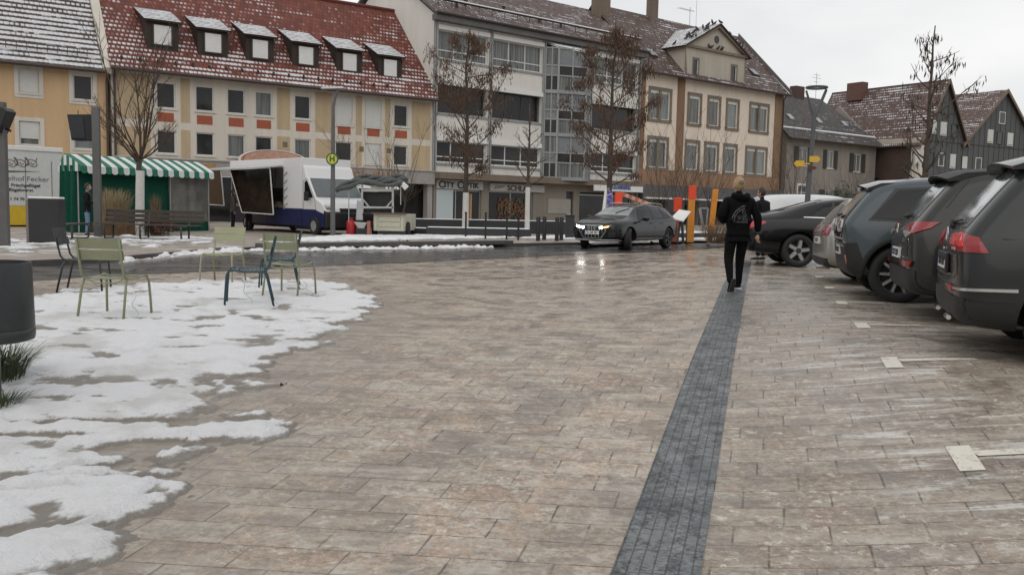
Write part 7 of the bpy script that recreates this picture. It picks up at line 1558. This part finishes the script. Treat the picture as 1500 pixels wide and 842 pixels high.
b=MB(); b.prism([(7.62,.02,.28),(7.75,.02,.28),(7.77,.02,.82),(7.67,.02,.9),(7.57,.02,.9)],(0,W_-.04,0)); b.build('bumper',MBK,cab,world=False,bevel=.03)
b=MB(); b.box((7.57,W_/2,.92),(.3,.9,.16)); b.build('grille',MBK,cab,world=False)
for y in (.22,W_-.22): b=MB(); b.box((7.60,y,1.0),(.22,.3,.2),M=Matrix.Rotation(R(25),3,'Y')); b.build('headlight',mat('headlamp_off',(.4,.42,.42),.15,.2),cab,world=False,bevel=.03)
b=MB(); v=[(6.37,.16,2.1),(6.37,W_-.16,2.1),(6.96,W_-.1,1.42),(6.96,.1,1.42)]; n_=Vector((.78,0,.62))*.012; b.hexa([Vector(q)+n_ for q in v],[Vector(q)+n_*2 for q in v]); b.build('windscreen',mat('windscreen_van',(.09,.11,.11),.08,spec=.9),cab,world=False)
b=MB(); b.prism([(x+.72,.035,z) for x,z in ((5.5,1.35),(5.5,1.95),(5.66,2.02),(6.1,1.38))],(0,-.012,0)); b.build('side_window',MGL,cab,world=False); b=MB(); b.tube([(x+.72,.03,z) for x,z in ((5.42,.5),(5.42,2.0),(5.68,2.1),(6.22,1.34),(6.3,.9),(6.2,.5))],.006,4); b.build('door_gap',MBK,cab,world=False)
b=MB(); b.box((6.66,-.16,1.42),(.12,.14,.34)); b.bar((6.6,.05,1.3),(6.66,-.12,1.34),.04); b.build('wing_mirror',MBK,cab,world=False,bevel=.02)
for x in (1.6,7.0):
    for y in (.06,W_-.06):
        b=MB(); M=Matrix.Translation((x,y,.33))@Matrix.Rotation(R(90),4,'X'); b.lathe([(.19,-.1),(.31,-.1),(.33,-.07),(.33,.07),(.31,.1),(.19,.1)],24,M=M,m=0); b.lathe([(0,.115),(.06,.12),(.1,.105),(.2,.112)],16,M=M,m=1,cap=False); b.build('wheel',[MRUB,MSTEEL],t,world=False,smooth=True)
b=MB(); b.box((6.4,W_/2,.32),(2.2,W_-.3,.3)); b.box((3.2,W_/2,.28),(5.6,.9,.2)); b.build('chassis',MBK,t,world=False)
# counter and interior
b=MB(); b.box((2.33,.35,1.02),(4.55,.7,.1)); b.box((2.33,W_-.25,1.4),(4.5,.35,.75),m=1); b.build('serving_counter',[mat('counter_steel',(.3,.3,.3),.3,.6),mat('shelf_dark',(.05,.035,.03),.7,var=.4,scale=12)],t,world=False)
rng=random.Random(4); 
for i in range(9): b=MB(); b.box((.4+i*.46,.2+.2*rng.random(),1.14),(.22,.16,.14)); b.build('food_tray',mat(('tray_red','tray_straw','tray_brown')[i%3],((.2,.04,.03),(.32,.22,.1),(.12,.07,.04))[i%3],.6),t,world=False)
zf=2.62; b=MB(); b.hexa([(-.05,-.02,zf-.05),(4.6,-.02,zf-.05),(4.6,-1.35,zf-.22),(-.05,-1.35,zf-.22)],[(-.05,-.02,zf),(4.6,-.02,zf),(4.6,-1.35,zf-.16),(-.05,-1.35,zf-.16)]); b.build('serving_flap',mat('flap_pale',(.5,.51,.5),.6,var=.08),t,world=False)
MCUR=mat('curtain_film_brown',(.028,.018,.013),.18,var=.5,scale=3)
def curtain(q,nm='side_curtain'):
    b=MB(); q=[Vector(p) for p in q]; n_=(q[1]-q[0]).cross(q[3]-q[0]).normalized()*.01; b.hexa(q,[p+n_ for p in q]); o=b.build(nm,MCUR,t,world=False); b=MB()
    for a,c in zip(q,q[1:]+q[:1]): b.bar(a,c,.035)
    b.build('curtain_frame',MW,o,world=False)
curtain([(.75,-1.25,1.02),(2.1,-1.25,1.0),(1.95,-1.3,2.42),(.1,-1.3,2.42)]); curtain([(2.95,-.9,.75),(4.5,-.35,.7),(4.5,-.5,2.48),(2.55,-1.2,2.42)])
b=MB(); b.bar((4.7,-.02,2.55),(4.7,-.02,.9),.03)
for i in range(5): b.bar((4.7,-.02,1.0+.3*i),(4.98,-.02,1.15+.3*i),.02)
b.build('folding_strut',MSTEEL,t,world=False)
def lp(x,y,z=0): return org+hx*x+lat*y+Vector((0,0,z))
for x,lb,y,rz in ((2.35,'customer in a grey coat standing at the food truck counter between its curtains',-1.0,R(-20)),(2.7,'customer with dark hair standing behind the other one at the food truck',-.5,R(20))):
    p=lp(x,y); standing(lb,(p.x,p.y,ZP),rz+R(-47),GREYC,DJEAN,HAIRD,.94 if x<2.5 else .9,hold=False)
# red gas bottles
for i,(u,lb,ss) in enumerate(((514,'red gas bottle standing in the snow left of the market trailer',1.),(524,'smaller red gas bottle next to the trailer wheel',.8))):
    q=at(u,346,ZP); t=thing('gas_bottle',lb,'gas bottle',q,scale=ss); b=MB(); b.lathe([(.12,.0),(.16,.02),(.17,.06),(.17,.48),(.14,.55),(.05,.6),(.04,.64)],20); b.build('bottle',mat('gas_red',(.38,.015,.02),.4,var=.1),t,world=False,smooth=True); b=MB(); b.tube([(math.cos(a)*.1,math.sin(a)*.1,.66) for a in [6.283*k/12 for k in range(13)]],.012,5); b.tube([(.1,0,.56),(.1,0,.66)],.012,4); b.tube([(-.1,0,.56),(-.1,0,.66)],.012,4); b.build('collar',MRED,t,world=False)
# market trailer with folded frame
y=32.4; A=lambda u,v,dy=0: atd(u,v,y+dy)
t=thing('market_trailer','small beige trailer carrying a steel frame with a rolled grey tarpaulin','trailer',base(568,y)); MBG=mat('trailer_beige',(.47,.46,.36),.55,var=.1,scale=10); MTRP=cloth('grey_tarpaulin',(.11,.12,.12))
a,c=A(547,313),A(592,339); b=MB(); b.hexa([(a.x,y,c.z),(c.x,y,c.z),(c.x+.2,y+2,c.z),(a.x+.2,y+2,c.z)],[(a.x,y,a.z),(c.x,y,a.z),(c.x+.2,y+2,a.z),(a.x+.2,y+2,a.z)]); bd=b.build('trailer_box',MBG,t,bevel=.02)
b=MB(); w_=c.x-a.x; h=a.z-c.z
for z0,z1 in ((.08,.34),(.4,.66)): b.box((a.x+w_*.52,y-.012,c.z+h*(z0+z1)/2+.1),(w_*.7,.03,h*(z1-z0)))
for x in (.07,.93): b.box((a.x+w_*x,y-.015,(a.z+c.z)/2),(w_*.09,.04,h*.98))
b.build('tailboard',MBG,bd,bevel=.008); b=MB(); b.box(((a.x+c.x)/2,y+.1,a.z+.02),(w_+.1,.5,.05)); b.build('rim_board',mat('rim_brown',(.12,.07,.05),.6),bd)
b=MB(); b.box(((a.x+c.x)/2+.1,y+1,c.z-.12),(w_*.9,1.9,.2)); b.build('chassis',MBK,t)
for x in (a.x-.03,c.x+.06): b=MB(); b.lathe([(.14,-.08),(.27,-.08),(.28,-.05),(.28,.05),(.27,.08),(.14,.08)],20,M=Matrix.Translation((x,y+.5,ZP+.28))@Matrix.Rotation(R(90),4,'Y')); b.build('wheel',MRUB,t,smooth=True)
b=MB(); 
for u in (530.5,575.5): b.bar(A(u,312),A(u,268),.07)
b.bar(A(530,279),A(576,279),.09); b.bar(A(532,304),A(576,304),.07); b.bar(A(531,291),A(541,303.5),.05); b.bar(A(576,292),A(566,303.5),.05); b.bar(A(511,325),A(511,277),.03); b.bar(A(511,278),A(528,272),.03); b.bar(A(587,300),A(587,268),.03)
b.build('carrying_frame',MSTEEL,t)
b=MB(); p0,p1=A(533,281,.3),A(574,303,.3); b.box(((p0.x+p1.x)/2,y+.3,(p0.z+p1.z)/2),(p1.x-p0.x,.1,p0.z-p1.z)); b.box(((p0.x+p1.x)/2,y+.3,A(550,308.5).z),(p1.x-p0.x,.1,.16)); b.build('dark_board',mat('board_black',(.012,.012,.011),.5),t)
rng=random.Random(8); b=MB()
for k_ in range(5):
    pts=[A(lerp(492 if k_<2 else 515,597,i/10),(269-2.2*k_+3*math.sin(i*1.1+k_*2))*1.0+ (4 if i in (0,10) else 0)+ (lerp(6,0,i/3) if i<3 and k_<2 else 0),-.15+k_*.16) for i in range(11)]
    b.tube(pts,[.05+.045*abs(math.sin(i*.9+k_)) for i in range(11)],8)
b.build('rolled_tarpaulin',MTRP,t,smooth='all')
b=MB(); b.bar(A(543,274),A(563,275.5),.1,.1); b.build('roller_tube',MBG,t); b=MB(); b.tube([A(590,268,-.2),A(597,274,-.2),A(594,277,-.2),A(589,271,-.2)],.06,6); b.build('tarpaulin_knot',MW,t,smooth=True)
t=thing('hoist_stand','grey jack and pump unit standing between the gas bottles and the trailer','jack',base(527,y)); b=MB()
b.hexa([A(521,323,.0),A(532,323,.0),A(532,323,.3),A(521,323,.3)],[A(523,293,.0),A(530,294,.0),A(530,294,.3),A(523,293,.3)]); b.build('column',MSTEEL,t,bevel=.03); b=MB(); b.hexa([A(525,336),A(533,336),A(533,336,.3),A(525,336,.3)],[A(518,325),A(538,326),A(538,326,.3),A(518,325,.3)]); b.build('foot',MSTEEL,t,bevel=.02); b=MB(); p=A(530,344); b.box((p.x,y+.1,p.z+.1),(.45,.3,.28)); b.build('base_block',MBK,t,bevel=.03)
q=A(541,344); b=MB(); b.box((q.x,y-.1,ZP+.3),(.12,.2,.55)); o=b.build('red_guard',mat('faded_red',(.36,.12,.09),.6,var=.2),bevel=.02); tag(o,'faded red upright guard between the jack and the beige trailer','guard')
# traffic sign post boxes etc: van mirror of the parked row is part of the cars
